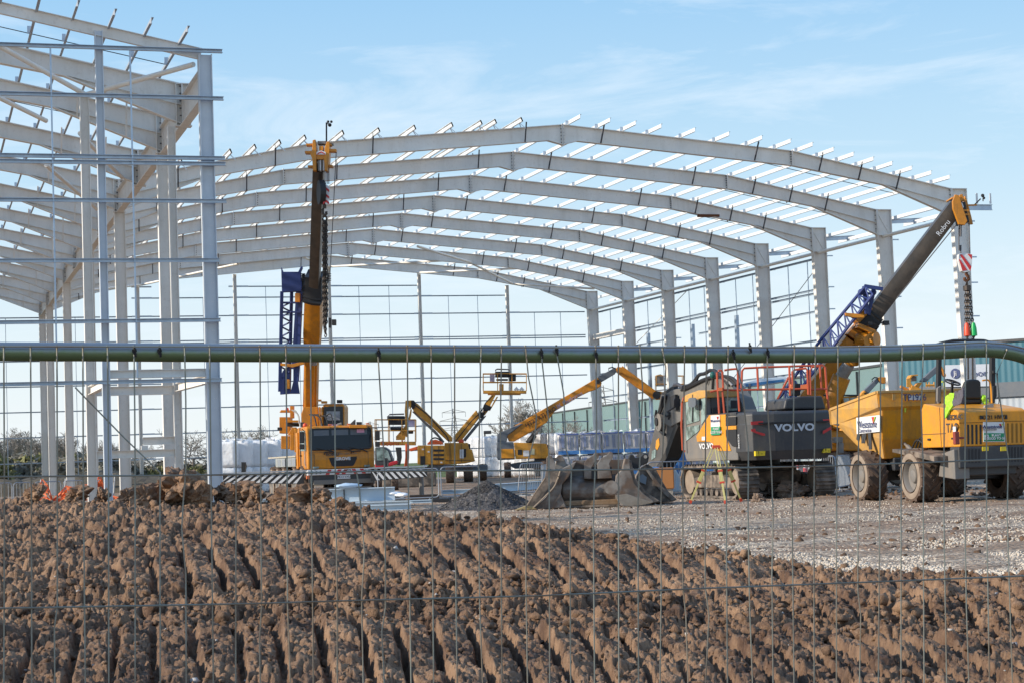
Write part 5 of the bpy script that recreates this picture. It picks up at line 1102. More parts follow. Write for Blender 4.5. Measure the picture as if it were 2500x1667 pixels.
MB().lathe([(.9, .001), (.9, .75), (1.14, .75), (1.14, .001)], (0, 0, 0), 'z', 28).build('slew_ring', BLACK, e)
MB().bx(-1.3, 1.3, -1.8, 2.2, 1.12, 1.36).build('deck_frame', MGREY, e, .03)
cw = MB(); sec = [(-1.34, -1.72), (-1.34, -2.45), (-1.22, -2.68), (-.6, -2.82), (.6, -2.82), (1.22, -2.68), (1.34, -2.45), (1.34, -1.72)]
k_ = len(sec); lv = [(1.10, .90), (1.32, .985), (1.36, 1.), (2.12, 1.), (2.15, .99), (2.40, .985), (2.47, .95)]; vs = []
for z, s in lv: vs += [(x*s, -1.72+(y+1.72)*(s if s > .95 else .92), z) for x, y in sec]
fs = [(i*k_+j, i*k_+(j+1) % k_, (i+1)*k_+(j+1) % k_, (i+1)*k_+j) for i in range(len(lv)-1) for j in range(k_)]+[tuple(range(k_)), tuple(range((len(lv)-1)*k_, len(lv)*k_))]
cwo = cw.add(vs, fs).build('counterweight', DGREY, e, .02)
MB().bx(-1.1, 1.1, -2.845, -2.7, 2.12, 2.16).build('seam', BLACK, cwo)
c0 = X.H(*Z7(1335, 718), 'y', -2.84); c1 = X.H(*Z7(1525, 712), 'y', -2.84); cm = X.H(*Z7(1140, 720), 'y', -2.84)
wd_ = (c1-cm).length; t_ = text('VOLVO', .36, face_m((0, 0, 0), (1, 0, 0)), mat('lettering white', (.55, .58, .62), .5), cwo, bold=.014)
bb = max(v.co.x for v in t_.data.vertices)-min(v.co.x for v in t_.data.vertices); hb_ = max(v.co.z for v in t_.data.vertices)-min(v.co.z for v in t_.data.vertices)
t_.data.transform(Matrix.Translation(c0) @ Matrix.Diagonal((wd_/bb, 1, (c0.z*0+.215)/hb_, 1)))
rm = MATS['red marking']
for q in ([(915, 660), (1032, 652), (1028, 684), (918, 692)], [(915, 732), (955, 726), (962, 750), (1050, 775), (1050, 792), (1020, 792), (920, 752)], [(1604, 638), (1680, 632), (1678, 664), (1652, 664), (1610, 650)], [(1604, 748), (1680, 706), (1680, 734), (1604, 778)]):
    m_ = MB(); X.D(m_, [Z7(*p) for p in q], 'y', -2.845, -.01) if q[0][0] > 900 and q[0][0] < 1000 and 0 else X.D(m_, [Z7(*p) for p in q], 'y', -2.83, .012); m_.build('red_marking', REDS, cwo)
for q in ([(958, 942), (1052, 940), (1050, 984), (960, 988)], [(1618, 918), (1676, 915), (1676, 955), (1604, 958)]):
    m_ = MB(); X.D(m_, [Z7(*p) for p in q], 'y', -2.80, .10); m_.build('warning_label', mat('label yellow', (.75, .55, .02), .5), cwo)
    q0 = X.H(*Z7((q[0][0]+q[1][0])/2, (q[0][1]+q[2][1])/2), 'y', -2.81); text('! -', .16, face_m(q0, (1, 0, 0)), BLACK, cwo)
hd_ = MB(); X.D(hd_, [Z7(1232, 540), Z7(1250, 445), Z7(1390, 418), Z7(1598, 412), Z7(1635, 540)], 'y', -2.0, 1.4); hd_.build('engine_hood', DGREY, e, .05)
MB().bx(-1.33, 1.3, -1.8, .4, 2.38, 2.50).build('top_deck', DGREY, e, .02)
m_ = MB(); X.D(m_, [Z7(1320, 410), Z7(1335, 295), Z7(1390, 295), Z7(1390, 410)], 'y', -1.6, .35); m_.build('exhaust', BLACK, e, .02)
# side body
MB().bx(-1.33, -.35, -1.8, .45, 1.12, 2.45).bx(.35, 1.33, -1.8, 1.9, 1.12, 2.35).bx(-.4, .4, -1.8, .3, 1.12, 2.3).build('side_body', MGREY, e, .03)
def S7(pts, name, m, par=None, off=0., th=-.02):
    m_ = MB(); X.D(m_, [Z7(*p) for p in pts], 'x', -1.335-off, th); return m_.build(name, m, par or e)
yp = S7([(398, 800), (520, 597), (678, 590), (680, 800), (728, 938), (600, 938), (548, 868), (522, 850), (405, 850)], 'side_panel', YEL2)
S7([(682, 618), (780, 612), (780, 690), (682, 700)], 'vent', BLACK, yp, .005, -.03); S7([(685, 742), (782, 736), (790, 895), (745, 895), (690, 820)], 'vent', BLACK, yp, .005, -.03); S7([(680, 702), (782, 698), (782, 732), (684, 736)], 'vent_bar', YEL2, yp, .005, -.03)
S7([(535, 600), (620, 596), (624, 785), (538, 790)], 'company_board', WHITE, yp, .025); S7([(538, 710), (624, 706), (624, 785), (538, 790)], 'green_band', GREEN, yp, .05)
S7([(590, 612), (606, 610), (600, 640)], 'emblem', REDS, yp, .05)
def txS(body, size, x, y, m, off=.06, sx=1., bold=0): c_ = X.H(*Z7(x, y), 'x', -1.335-off); return text(body, size, face_m(c_, (0, -1, 0)), m, yp, bold=bold, sx=sx)
txS('Weststone', .12, 572, 652, NAVY, .06, 1.3); txS('PLANT', .11, 582, 730, WHITE, .08, 1.4); txS('GOOD TO GO', .10, 582, 762, WHITE, .08, 1.3)
S7([(450, 803), (492, 802), (492, 838), (450, 838)], 'small_label', WHITE, yp, .01); txS('VOLVO', .22, 487, 896, WHITE, .03, 1.5, .006)
c_ = X.H(*Z7(797, 850), 'x', -1.38); t_ = text('EC220E', .13, face_m((0, 0, 0), (0, -1, 0)), WHITE, yp); t_.data.transform(Matrix.Translation(c_) @ Matrix.Rotation(math.radians(90), 4, 'X'))
# cab
cb = MB(); cb.prism([(.46, 1.15), (2.25, 1.15), (2.42, 1.5), (2.40, 2.3), (2.1, 3.02), (1.9, 3.1), (.5, 3.1)], -1.31, -.35, 'x'); cab = cb.build('cab', MGREY, e, .05)
rf_ = MB(); rf_.prism([(.35, 3.0), (2.25, 2.92), (2.3, 3.0), (1.9, 3.16), (.9, 3.25), (.35, 3.22)], -1.36, -.30, 'x'); rf_.build('cab_roof', YDUST, cab, .03)
def SC_(pts, name, m, off=0., f=Z7, par=None): m_ = MB(); X.D(m_, [f(*p) for p in pts], 'x', -1.315-off, -.02); return m_.build(name, m, par or cab)
SC_([(296, 418), (418, 385), (425, 650), (300, 690)], 'side_window', GLASSG); SC_([(296, 712), (425, 690), (425, 745), (300, 845)], 'side_window', GLASSG); SC_([(440, 380), (480, 385), (492, 620), (445, 690)], 'side_window', GLASSG)
SC_([(358, 400), (366, 398), (362, 660), (354, 662)], 'window_bar', BLACK, .03)
SC_([(425, 378), (438, 376), (440, 500), (428, 500)], 'door_pillar', BLACK, .02)
def RC_(pts, name, m, off=0., par=None): m_ = MB(); X.D(m_, [Z7(*p) for p in pts], 'y', .44-off, .02); return m_.build(name, m, par or cab)
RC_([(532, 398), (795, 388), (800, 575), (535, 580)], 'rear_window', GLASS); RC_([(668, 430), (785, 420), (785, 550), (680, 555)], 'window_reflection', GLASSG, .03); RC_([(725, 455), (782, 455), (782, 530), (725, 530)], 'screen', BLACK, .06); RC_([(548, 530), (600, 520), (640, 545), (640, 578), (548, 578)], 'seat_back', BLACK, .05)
m_ = MB(); X.D(m_, rr := [Z7(x, y) for x, y in rrect(178, 240, 430, 525, 25)], 'y', 2.5, .08); m_.build('mirror', BLACK, e); 
m_ = MB(); X.D(m_, [Z7(x, y) for x, y in rrect(328, 400, 430, 522, 25)], 'x', -1.5, -.05); m_.build('mirror', LIFTG, e)
m_ = MB(); m_.path([X.H(*Z7(120, 560), 'y', 2.6), X.H(*Z7(215, 500), 'y', 2.6)], .03, 5); m_.build('mirror_arm', BLACK, e)
# red rails
m_ = MB(); RR = .032
def rail(pts, yv=-1.2, par=e, r=RR): m_ = MB(); m_.path([X.P(*Z7(*p), yv) for p in pts], r, 6); return m_.build('handrail', RED, par, smooth=True)
rail([(268, 432), (256, 480), (250, 700), (262, 930), (285, 945)], 1.6); rail([(268, 432), (290, 420)], 1.6)
rail([(612, 582), (596, 330), (590, 190), (605, 172), (628, 170), (642, 185), (650, 350)], -.9); rail([(805, 560), (790, 350), (790, 175), (775, 155), (700, 162), (660, 170)], -.9); rail([(525, 375), (620, 355), (820, 360)], -.8); rail([(640, 350), (660, 580)], -.9)
rail([(830, 175), (850, 150), (1000, 142), (1300, 132), (1600, 122), (1625, 140), (1640, 360), (1660, 540)], -1.4); rail([(830, 175), (825, 335), (845, 355), (1300, 350), (1460, 345)], -1.4); rail([(975, 145), (985, 352)], -1.4)
rail([(1282, 130), (1290, 410)], -1.6); rail([(1272, 243), (1125, 530)], -.6); rail([(1272, 243), (1262, 240)], -.6); rail([(1315, 320), (1310, 180), (1325, 165), (1440, 150), (1455, 170), (1465, 400)], -1.9); rail([(1485, 405), (1480, 165), (1495, 140), (1560, 130)], -1.9); rail([(1575, 130), (1588, 340)], -1.7); rail([(1480, 355), (1640, 345)], -1.8)
m_ = MB(); X.T(m_, [Z7(1392, 308), Z7(1450, 300), Z7(1452, 345), Z7(1392, 345)], -1.9, .04); X.T(m_, [Z7(602, 335), Z7(642, 332), Z7(642, 365), Z7(602, 365)], -.95, .06); X.T(m_, [Z7(1295, 300), Z7(1325, 325), Z7(1310, 345), Z7(1290, 340)], -1.9, .1); m_.build('rail_plate', ORANGE, e)
# boom and arm
bmp = [(1618, 966), (1640, 951), (1668, 945), (1700, 932), (1728, 923), (1750, 921), (1780, 935), (1806, 970), (1822, 1015), (1800, 1015), (1770, 985), (1740, 968), (1705, 985), (1674, 1020), (1636, 1041), (1622, 1033)]
m_ = MB(); X.D(m_, bmp, 'x', -.15, .42); boom = m_.build('boom', mat('boom charcoal', (.125, .12, .115), .5, 0, (.2, .18, .15), 3, .6), e, .02)
arp = [(1613, 962), (1632, 968), (1652, 1010), (1651, 1045), (1625, 1112), (1606, 1142), (1578, 1142), (1584, 1100), (1597, 1048), (1606, 1000)]
m_ = MB(); X.D(m_, arp, 'x', -.08, .34); ARMG = mat('dark arm paint', (.075, .072, .07), .5, 0, (.14, .12, .10), 3, .6); arm = m_.build('arm', ARMG, e, .02)
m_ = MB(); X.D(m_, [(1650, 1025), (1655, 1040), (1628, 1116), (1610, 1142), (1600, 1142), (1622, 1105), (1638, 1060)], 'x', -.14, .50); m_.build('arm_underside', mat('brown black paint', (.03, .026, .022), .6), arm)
m_ = MB(); X.D(m_, [(1602, 1074), (1608, 1068), (1610, 1085), (1604, 1098), (1600, 1092)], 'x', -.10, .03); m_.build('yellow_patch', YEL2, arm); m_ = MB(); X.D(m_, [(1592, 1100), (1601, 1095), (1600, 1115), (1590, 1122)], 'x', -.10, .03); m_.build('white_patch', GLASSG, arm)
m_ = MB(); X.D(m_, [(1634, 968), (1648, 962), (1650, 1000), (1636, 998)], 'x', -.3, .1); m_.build('cylinder_gap', BLACK, boom)
def hose(pts, r, name='hose', m=BLACK, par=None, xv=-.2, f=ZC): m_ = MB(); m_.path(smooth_path([X.H(*f(*p), 'x', xv) for p in pts], 4), r, 6); return m_.build(name, m, par or boom, smooth=True)
smooth_path3 = smooth_path
hose([(560, 620), (760, 530), (1000, 410), (1180, 350), (1290, 330), (1500, 330), (1650, 380), (1760, 500)], .055); hose([(600, 540), (720, 520), (820, 440), (930, 300), (1050, 270), (1160, 205), (1260, 215), (1340, 300), (1420, 330)], .06); hose([(860, 450), (930, 300), (1020, 280)], .05)
hose([(1180, 220), (1280, 230), (1420, 340), (1560, 520)], .05); hose([(1400, 330), (1520, 400), (1640, 530)], .045, m=SHINY); hose([(1450, 330), (1600, 400), (1720, 520)], .05); hose([(1100, 350), (1120, 420), (1090, 500)], .02); hose([(1215, 330), (1220, 420), (1210, 600)], .035)
hose([(1850, 690), (1950, 820), (2030, 1020)], .05, xv=.5); hose([(1850, 740), (1930, 900), (1990, 1020)], .02, m=SHINY, xv=.5)
hose([(170, 760), (130, 950), (60, 1150), (40, 1300), (80, 1450)], .06); hose([(230, 720), (180, 900), (100, 1110), (60, 1300)], .045); hose([(250, 1080), (300, 1150), (280, 1240)], .03); hose([(140, 1120), (250, 1180), (300, 1100)], .03)
hose([(0, 1250), (60, 1420), (140, 1530), (200, 1568)], .05); hose([(20, 1050), (0, 1200), (40, 1330)], .04)
m_ = MB(); m_.lathe([(-.3, .001), (-.3, .30), (.3, .30), (.3, .001)], X.H(*ZC(235, 1300), 'x', .05), 'x', 18); m_.build('arm_pivot', MGREY, arm)
m_ = MB(); m_.lathe([(-.34, .001), (-.34, .14), (.34, .14), (.34, .001)], X.H(*ZC(210, 1290), 'x', .05), 'x', 12); m_.build('pivot_pin', BLACK, arm)
m_ = MB(); m_.bar(X.H(*ZC(440, 600), 'x', .05), X.H(*ZC(190, 760), 'x', .05), .16, .24); m_.build('arm_cylinder', BLACK, boom)
m_ = MB(); m_.path([X.H(*ZC(x, y), 'x', -.3) for x, y in ((400, 520), (480, 500), (540, 540), (600, 550))], .06, 6); m_.build('cylinder_cap', STEELD, boom)
m_ = MB(); X.D(m_, [(1578, 1142), (1560, 1128), (1552, 1112), (1560, 1104), (1574, 1106), (1584, 1118), (1605, 1138), (1602, 1146)], 'x', -.05, .3); hit_ = m_.build('quick_hitch', BLACK, e, .02)
m_ = MB(); m_.ball(X.P(*Z7(548, 215), -.3), .085, 6, sz=1.3); m_.build('beacon', mat('green beacon', (.015, .10, .08), .3), e)
# ================================================================ buckets on the ground
def bucket(label, px, d): return Mach('digger_bucket', label, 'bucket', px, d, 0, 'digger buckets laid in a row on the haul road')
b1 = bucket('narrow upright digging bucket, leftmost of the row, its mouth edge at the gravel heap', 1330, 51); o = b1.o
m_ = MB(); b1.T(m_, [Z6(*p) for p in [(330, 1105), (460, 1115), (618, 1040), (545, 1185), (480, 1260), (470, 1350), (520, 1480), (400, 1492), (240, 1500), (150, 1488), (225, 1475), (330, 1380), (410, 1270), (455, 1170), (330, 1150)]], 0, .9); m_.build('shell', RUST, o, .02)
m_ = MB(); b1.T(m_, [Z6(*p) for p in [(325, 1120), (460, 1125), (440, 1200), (400, 1290), (310, 1385), (210, 1478), (130, 1478), (225, 1335), (290, 1240), (315, 1190)]], -.05, .07); m_.build('cheek', MUDM, o, .01)
m_ = MB(); m_.path(smooth_path([b1.P(*Z6(*p), -.1) for p in [(462, 1130), (440, 1200), (400, 1285), (310, 1380), (205, 1480)]], 4), .025, 5); m_.build('cutting_edge', TYREW, o, smooth=True)
m_ = MB(); m_.path([b1.P(*Z6(*p), -.12) for p in [(315, 1200), (225, 1335), (130, 1478)]], .02, 5); m_.build('cutting_edge', TYREW, o)
m_ = MB(); b1.T(m_, [Z6(*p) for p in [(30, 1503), (130, 1465), (200, 1470), (240, 1495), (120, 1506)]], -.1, .4); m_.build('lip', mat('worn brass lip', (.40, .30, .14), .5, .3), o, .01)
for pts, dy in (([(328, 1110), (328, 1010), (345, 985), (375, 985), (395, 1010), (415, 1060), (415, 1120)], -.05), ([(410, 1110), (425, 1000), (445, 980), (480, 985), (500, 1015), (520, 1060), (560, 1080), (470, 1120)], .15)):
    m_ = MB(); b1.T(m_, [Z6(*p) for p in pts], dy, .08); m_.build('ear', RUST, o, .01)
m_ = MB(); b1.B(m_, Z6(350, 1020), Z6(460, 1020), .09, .09, .05); m_.build('ear_pin', RUST, o)
b2_ = bucket('widest rounded ditching bucket in the middle of the row with pale bare steel barrel', 1440, 51.2); o = b2_.o
m_ = MB(); b2_.T(m_, [Z6(*p) for p in [(585, 1030), (1090, 1020), (1080, 1180), (545, 1190)]], .6, .08); m_.build('back_plate', RUST, o, .01)
pr = [( -.02, .001)]
m_ = MB(); cen = [(-.45+.0, .0)]
prof = []
for i in range(15): a = math.radians(-95+200*i/14); prof.append((.42-.42*math.cos(a)*1.0, .45+.41*math.sin(a)))
x0 = b2_.P(1371, 1200).x; x1 = b2_.P(1512, 1200).x
m_.prism([(y, z) for y, z in prof]+[(.75, .9), (.8, .05)], x0, x1, 'x'); m_.build('shell', RUST, o, .06, seg=3)
m_ = MB(); m_.lathe([(x0-.02, .001), (x0-.02, .25), (x0+.06, .405), (x0+.2, .42)], (0, .42, .46), 'x', 24); m_.build('end_cap', RUST, o, smooth=True)
m_ = MB(); m_.bx(x0+.02, x1, -.06, .4, .06, .20).build('wear_strip', mat('rusty strip', (.2, .12, .06), .8, 0, (.3, .22, .15), 5, .7), o, .02)
MB().bx(x0, x1+.0, -.1, .5, .0, .06).build('lip', MUDM, o, .01)
m_ = MB(); b2_.R(m_, *[f for f in (Z6(690, 0)[0], Z6(955, 0)[0])], Z6(0, 1090)[1], Z6(0, 1212)[1], -.02, .5); m_.build('mount', BLACK, o, .02)
for pts, dy in (([(690, 1205), (690, 1060), (715, 1020), (770, 985), (800, 950), (830, 965), (830, 1000), (790, 1050), (760, 1100), (760, 1205)], -.04), ([(822, 1205), (818, 1060), (850, 1010), (905, 985), (935, 945), (965, 955), (965, 1000), (930, 1060), (960, 1200)], -.08)):
    m_ = MB(); b2_.T(m_, [Z6(*p) for p in pts], dy, .09); m_.build('ear', RUST, o, .01)
for a_, c_ in (((790, 975), (930, 965)), ((715, 1058), (880, 1052))): m_ = MB(); b2_.B(m_, Z6(*a_), Z6(*c_), .08, .08, .02); m_.build('ear_pin', RUST, o)
b3 = bucket('open bucket lying with its curved cheek turned out, second from the right of the row', 1545, 50.6); o = b3.o
m_ = MB(); b3.T(m_, [Z6(*p) for p in [(1000, 1180), (1060, 1110), (1085, 1010), (1125, 1020), (1130, 1120), (1170, 1250), (1260, 1350), (1355, 1420), (1330, 1445), (1250, 1455), (1150, 1466), (1070, 1462), (1010, 1420), (985, 1360), (980, 1260)]], -.1, .06); m_.build('cheek', RUST, o, .012)
m_ = MB(); b3.T(m_, [Z6(*p) for p in [(990, 1365), (1100, 1350), (1200, 1385), (1355, 1432), (1250, 1458), (1150, 1468), (1070, 1464), (1015, 1425)]], -.13, .04); m_.build('side_cutter', mat('pale worn plate', (.27, .245, .21), .6, .2, (.16, .13, .1), 4, .6), o, .01)
m_ = MB(); b3.T(m_, [Z6(*p) for p in [(1000, 1180), (1060, 1110), (1085, 1010), (1140, 1030), (1180, 1200), (1290, 1340), (1420, 1420), (1300, 1450), (1070, 1455), (1000, 1400)]], -.02, .85); m_.build('shell', MUDM, o, .02)
m_ = MB(); m_.lathe([(-.05, .001), (-.05, .19), (.06, .19), (.06, .001)], b3.P(*Z6(950, 1290), -.05), 'y', 18); m_.build('round_boss', RUST, o)
b4 = bucket('dark pointed bucket still carrying the black hitch, rightmost of the row beside the tripod', 1610, 52); o = b4.o
m_ = MB(); b4.T(m_, [Z6(*p) for p in [(1195, 1180), (1240, 1100), (1300, 1065), (1380, 1120), (1440, 1230), (1500, 1330), (1580, 1405), (1540, 1425), (1440, 1432), (1330, 1440), (1260, 1350), (1190, 1250)]], 0, .8); m_.build('shell', MUDM, o, .02)
m_ = MB(); b4.T(m_, [Z6(*p) for p in [(1280, 1120), (1300, 1110), (1420, 1260), (1560, 1400), (1530, 1420), (1400, 1300)]], -.06, .05); m_.build('cheek', RUST, o, .01)
m_ = MB(); b4.T(m_, [Z6(*p) for p in [(1205, 1190), (1250, 1160), (1290, 1190), (1280, 1260), (1230, 1240)]], -.04, .03); m_.build('blue_grey_patch', mat('blue grey wear', (.2, .24, .28), .6), o)
m_ = MB(); b4.T(m_, [Z6(*p) for p in [(1115, 1010), (1130, 975), (1160, 975), (1180, 1005), (1230, 995), (1260, 965), (1290, 965), (1312, 1000), (1300, 1050), (1240, 1080), (1190, 1120), (1150, 1100)]], -.1, .3); m_.build('hitch', BLACK, o, .02)
m_ = MB(); m_.lathe([(-.03, .001), (-.03, .05), (.0, .05)], b4.P(*Z6(1277, 995), -.1), 'y', 10); m_.build('hitch_pin', SHINY, o)
# ================================================================ survey tripod
T = Mach('survey_tripod', 'yellow survey tripod with red head and red feet standing empty', 'tripod', 1752, 50.6, 0); o = T.o
hdp = Z7(585, 900)
m_ = MB(); T.T(m_, [Z7(548, 885), Z7(620, 883), (Z7(628, 905)), Z7(610, 922), Z7(565, 922), Z7(545, 908)], -.1, .2); m_.build('tripod_head', REDP, o, .01)
for (a, b_, dy0, dy1, w) in ((Z7(556, 905), Z7(335, 1432), -.05, .3, .07), (Z7(582, 910), Z7(672, 1438), -.1, -.5, .08), (Z7(618, 905), Z7(820, 1415), .05, .45, .08)):
    p, q = T.P(*a, dy0), T.P(*b_, dy1); q.z = max(.0, min(q.z, .1)); mid = p.lerp(q, .62)
    lg = MB(); lt = (q-p).normalized(); sd_ = lt.cross(T.V).normalized()*.032
    lg.bar(p+sd_, mid+sd_*1.2, .022, .035, T.V).bar(p-sd_, mid-sd_*1.2, .022, .035, T.V).bar(p.lerp(q, .35), q, .045, .04, T.V); lo = lg.build('leg', TRIP, o)
    for f in (.42, .63): c_ = p.lerp(q, f); MB().bar(c_-lt*.025, c_+lt*.025, .05, .13, T.V.cross(lt)).build('clamp', REDP, lo)
    MB().bar(q-lt*.07, q+lt*.02, .07, .07, T.V).build('foot', REDP, lo)
# ================================================================ site dumper
Dm = Mach('site_dumper', 'yellow site dumper loaded with soil, seen from behind at the right edge', 'dumper', 2353, 45.4, 27); o = Dm.o
WR, WW = .635, .55
for x, y in ((-1.1, 0), (1.13, 0), (-1.1, 3.0), (1.1, 3.0)): wheel(o, 'wheel', (x, y, WR), WR, WW, TYRE, 16, -1 if x < 0 else 1)
MB().bx(-.62, .62, -1.5, 1.2, .62, 1.25).bx(-.4, .4, 1.0, 3.4, .55, .95).bx(-.95, .95, -.12, .12, .5, .76).bx(-.95, .95, 2.88, 3.12, .5, .76).build('chassis', DGREY, o, .03)
MB().bx(-.9, .9, -1.66, -1.2, .80, 1.30).build('rear_bumper', DGREY, o, .03)
bn = MB(); bn.prism([(-1.64, 1.30), (-1.64, 2.10), (-1.50, 2.16), (.15, 2.36), (.30, 2.2), (.30, 1.30)], -.86, .86, 'x'); bon = bn.build('bonnet', YEL2, o, .025)
MB().bx(-.84, .84, -1.1, .1, 2.30, 2.33).build('bonnet_top', mat('pale grey lid', (.36, .38, .42), .5), bon) if 0 else None
def HR(pts, name, m, f=Z8, off=0., par=None, th=.02): m_ = MB(); Dm.D(m_, [f(*p) for p in pts], 'y', -1.648-off, th); return m_.build(name, m, par or bon)
for i in range(4): x = 1288+i*36; HR([(x, 768), (x+17, 768), (x+19, 938), (x+2, 938)], 'louvre', BLACK)
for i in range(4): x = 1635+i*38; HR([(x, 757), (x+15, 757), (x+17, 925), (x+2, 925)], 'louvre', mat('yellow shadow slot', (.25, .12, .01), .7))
for i in range(4): x = 1296+i*30; HR([(x, 980), (x+16, 980), (x+17, 1100), (x+1, 1100)], 'louvre', BLACK, off=.02)
for i in range(5): x = 1645+i*27; HR([(x, 962), (x+14, 962), (x+15, 1090), (x+1, 1090)], 'louvre', BLACK, off=.02)
sb = HR([(1427, 746), (1614, 746), (1616, 918), (1430, 918)], 'plant_sign', WHITE, off=.012); HR([(1434, 842), (1610, 842), (1610, 912), (1434, 912)], 'green_band', GREEN, off=.02, par=sb)
HR([(1566, 762), (1582, 760), (1588, 788), (1578, 788)], 'emblem', REDS, off=.02, par=sb); HR([(1590, 760), (1602, 760), (1590, 785)], 'emblem', mat('lime', (.4, .6, .05), .5), off=.02, par=sb)
HR([(1440, 855), (1474, 855), (1474, 900), (1440, 900)], 'tick_box', WHITE, off=.026, par=sb)
def txR(body, size, x, y, m, par, off=.035, sx=1., bold=0.): c_ = Dm.H(*Z8(x, y), 'y', -1.648-off); return text(body, size, face_m(c_, (1, 0, 0)), m, par, bold=bold, sx=sx)
txR('Weststone', .115, 1505, 788, NAVY, sb, bold=.002); txR('Construction', .062, 1490, 811, MGREY, sb); txR('PLANT', .075, 1542, 862, WHITE, sb, bold=.002); txR('GOOD TO GO', .075, 1542, 889, WHITE, sb, bold=.002)
m_ = MB(); m_.path([Dm.H(*Z8(1446, 880), 'y', -1.69), Dm.H(*Z8(1454, 892), 'y', -1.69), Dm.H(*Z8(1468, 862), 'y', -1.69)], .006, 4); m_.build('tick', NAVY, sb)
txR('MX21 HWZ', .135, 1518, 705, BLACK, bon, .01, bold=.0015)
for x in (1410, 1628): HR([(x-10, 690), (x+10, 690), (x+10, 720), (x-10, 720)], 'number_lamp', BLACK, off=.03)
for x in (1447, 1608): HR([(x-27, 960), (x+27, 958), (x+27, 995), (x-27, 998)], 'warning_label', MATS['label yellow'], off=.03)
MB().bx(-.86, .86, -1.655, -1.64, 1.845, 1.86).build('panel_seam', mat('dark yellow seam', (.25, .12, .01), .7), bon)
def HS(pts, name, m, off=0., par=None, f=Z8): m_ = MB(); Dm.D(m_, [f(*p) for p in pts], 'x', -.865-off, -.015); return m_.build(name, m, par or bon)
HS([(1108, 752), (1196, 752), (1196, 930), (1108, 900)], 'side_hatch', YEL2, .01)
for body, sz, x, y, off in (('MECALAC', .16, 1178, 705, .02), ('TA9', .3, 1155, 800, .03)): c_ = Dm.H(*Z8(x, y), 'x', -.865-off); text(body, sz, face_m(c_, (0, -1, 0)), DGREY, bon, bold=.004, sx=1.1)
HS([(1168, 785), (1192, 785), (1192, 858), (1168, 858)], 'label', WHITE, .04)
m_ = MB(); c_ = Dm.H(*Z8(1192, 885), 'x', -1.0); m_.box(c_, (.12, .12, .30)); m_.bar(c_, c_+Vector((.2, 0, 0)), .05, .05); m_.build('side_lamp', mat('dull red lamp', (.25, .04, .03), .4), o, .02)
for z in (1.62,): MB().bx(-.873, -.868, -1.6, .28, z, z+.012).build('panel_seam', DGREY, bon)
MB().bx(-.875, -.868, -.72, -.71, 1.32, 2.25).build('panel_seam', DGREY, bon)
for y, z in ((-1.35, 1.5), (-.1, 1.5)): MB().box((-.88, y, z), (.03, .14, .05)).build('latch', BLACK, bon, .01)
for k in range(4): MB().path(smooth_path([Vector((-.5+.1*k, .8, 1.3)), Vector((-.55+.1*k, 1.25, 1.5+.05*k)), Vector((-.5+.1*k, 1.8, 1.15)), Vector((-.45+.1*k, 2.3, .95))], 4), .022, 5).build('hose', BLACK, o, smooth=True)
for x in (-.45, .45): MB().tube((x, 1.2, .95), (x, 2.0, 1.35), .06, n=10).tube((x, 2.0, 1.35), (x, 2.6, 1.6), .035, n=8).build('tipping_ram', SHINY, o, smooth=True)
# step/wing plates
m_ = MB(); m_.prism([(.95, 1.30), (.95, 1.22), (-.2, 1.10), (-1.3, .98), (-1.3, 1.1), (-.2, 1.24)], -1.36, -.62, 'x'); m_.build('wing', MUDM, o, .01)
MB().prism([(-.75, .62), (-1.6, .55), (-1.6, 1.25), (-.95, 1.15)], -1.0, -.62, 'x').build('side_plate', MGREY, o, .02)
MB().bx(-.9, .9, .3, 1.05, 1.22, 1.30).build('footwell', MUDM, o, .01)
def DB(a, b_, w, th, yv, yv2=None, name='post', m=BLACK, f=Z8): m_ = MB(); m_.bar(Dm.H(*f(*a), 'y', yv), Dm.H(*f(*b_), 'y', yv if yv2 is None else yv2), w, th, (0, 1, 0)); return m_.build(name, m, o, .01)
r1_ = DB((1045, 60), (1035, 600), .10, .12, .35, name='roll_bar'); DB((1035, 590), (1022, 940), .14, .12, .35, name='roll_bar')
DB((1507, 60), (1503, 580), .11, .12, .0, name='roll_bar')
m_ = MB(); m_.path(smooth_path([Dm.H(*Z8(*p), 'y', .2) for p in [(1045, 70), (1140, 50), (1200, 44), (1400, 44), (1450, 50), (1507, 70)]], 3), .05, 6); m_.build('roll_bar', BLACK, o)
m_ = MB(); Dm.D(m_, [Z8(*p) for p in [(1015, 580), (1040, 590), (1050, 950), (942, 950), (950, 900), (975, 740)]], 'y', .5, .06); m_.build('front_guard', BLACK, o, .01)
m_ = MB(); Dm.D(m_, [Z8(*p) for p in [(1030, 450), (1058, 430), (1062, 560), (1040, 590), (1028, 560)]], 'y', .2, .08); m_.build('latch_plate', MGREY, o, .01)
# seat, wheel
m_ = MB(); Dm.D(m_, [Z8(*p) for p in [(1250, 545), (1255, 450), (1275, 395), (1300, 378), (1345, 372), (1390, 378), (1410, 395), (1414, 545)]], 'y', -.35, .14); st2 = m_.build('seat', mat('black vinyl', (.012, .012, .013), .5), o, .04)
m_ = MB(); Dm.D(m_, [Z8(*p) for p in [(1238, 590), (1245, 535), (1415, 540), (1425, 585)]], 'y', -.3, .55); m_.build('seat_cushion', MATS['black vinyl'], st2, .04)
m_ = MB(); c_ = Dm.H(*Z8(1160, 400), 'y', .75); R_ = .19; tl_ = Matrix.Rotation(math.radians(22), 3, 'X') @ Matrix.Rotation(math.radians(10), 3, 'Y')
m_.path([c_+tl_ @ Vector((R_*math.cos(a), R_*math.sin(a)*1.0, 0)) for a in [2*PI*i/20 for i in range(20)]], .022, 6, True)
for a in (0, 2.1, 4.2): m_.tube(c_, c_+tl_ @ Vector((R_*math.cos(a), R_*math.sin(a), 0)), .018, n=5)
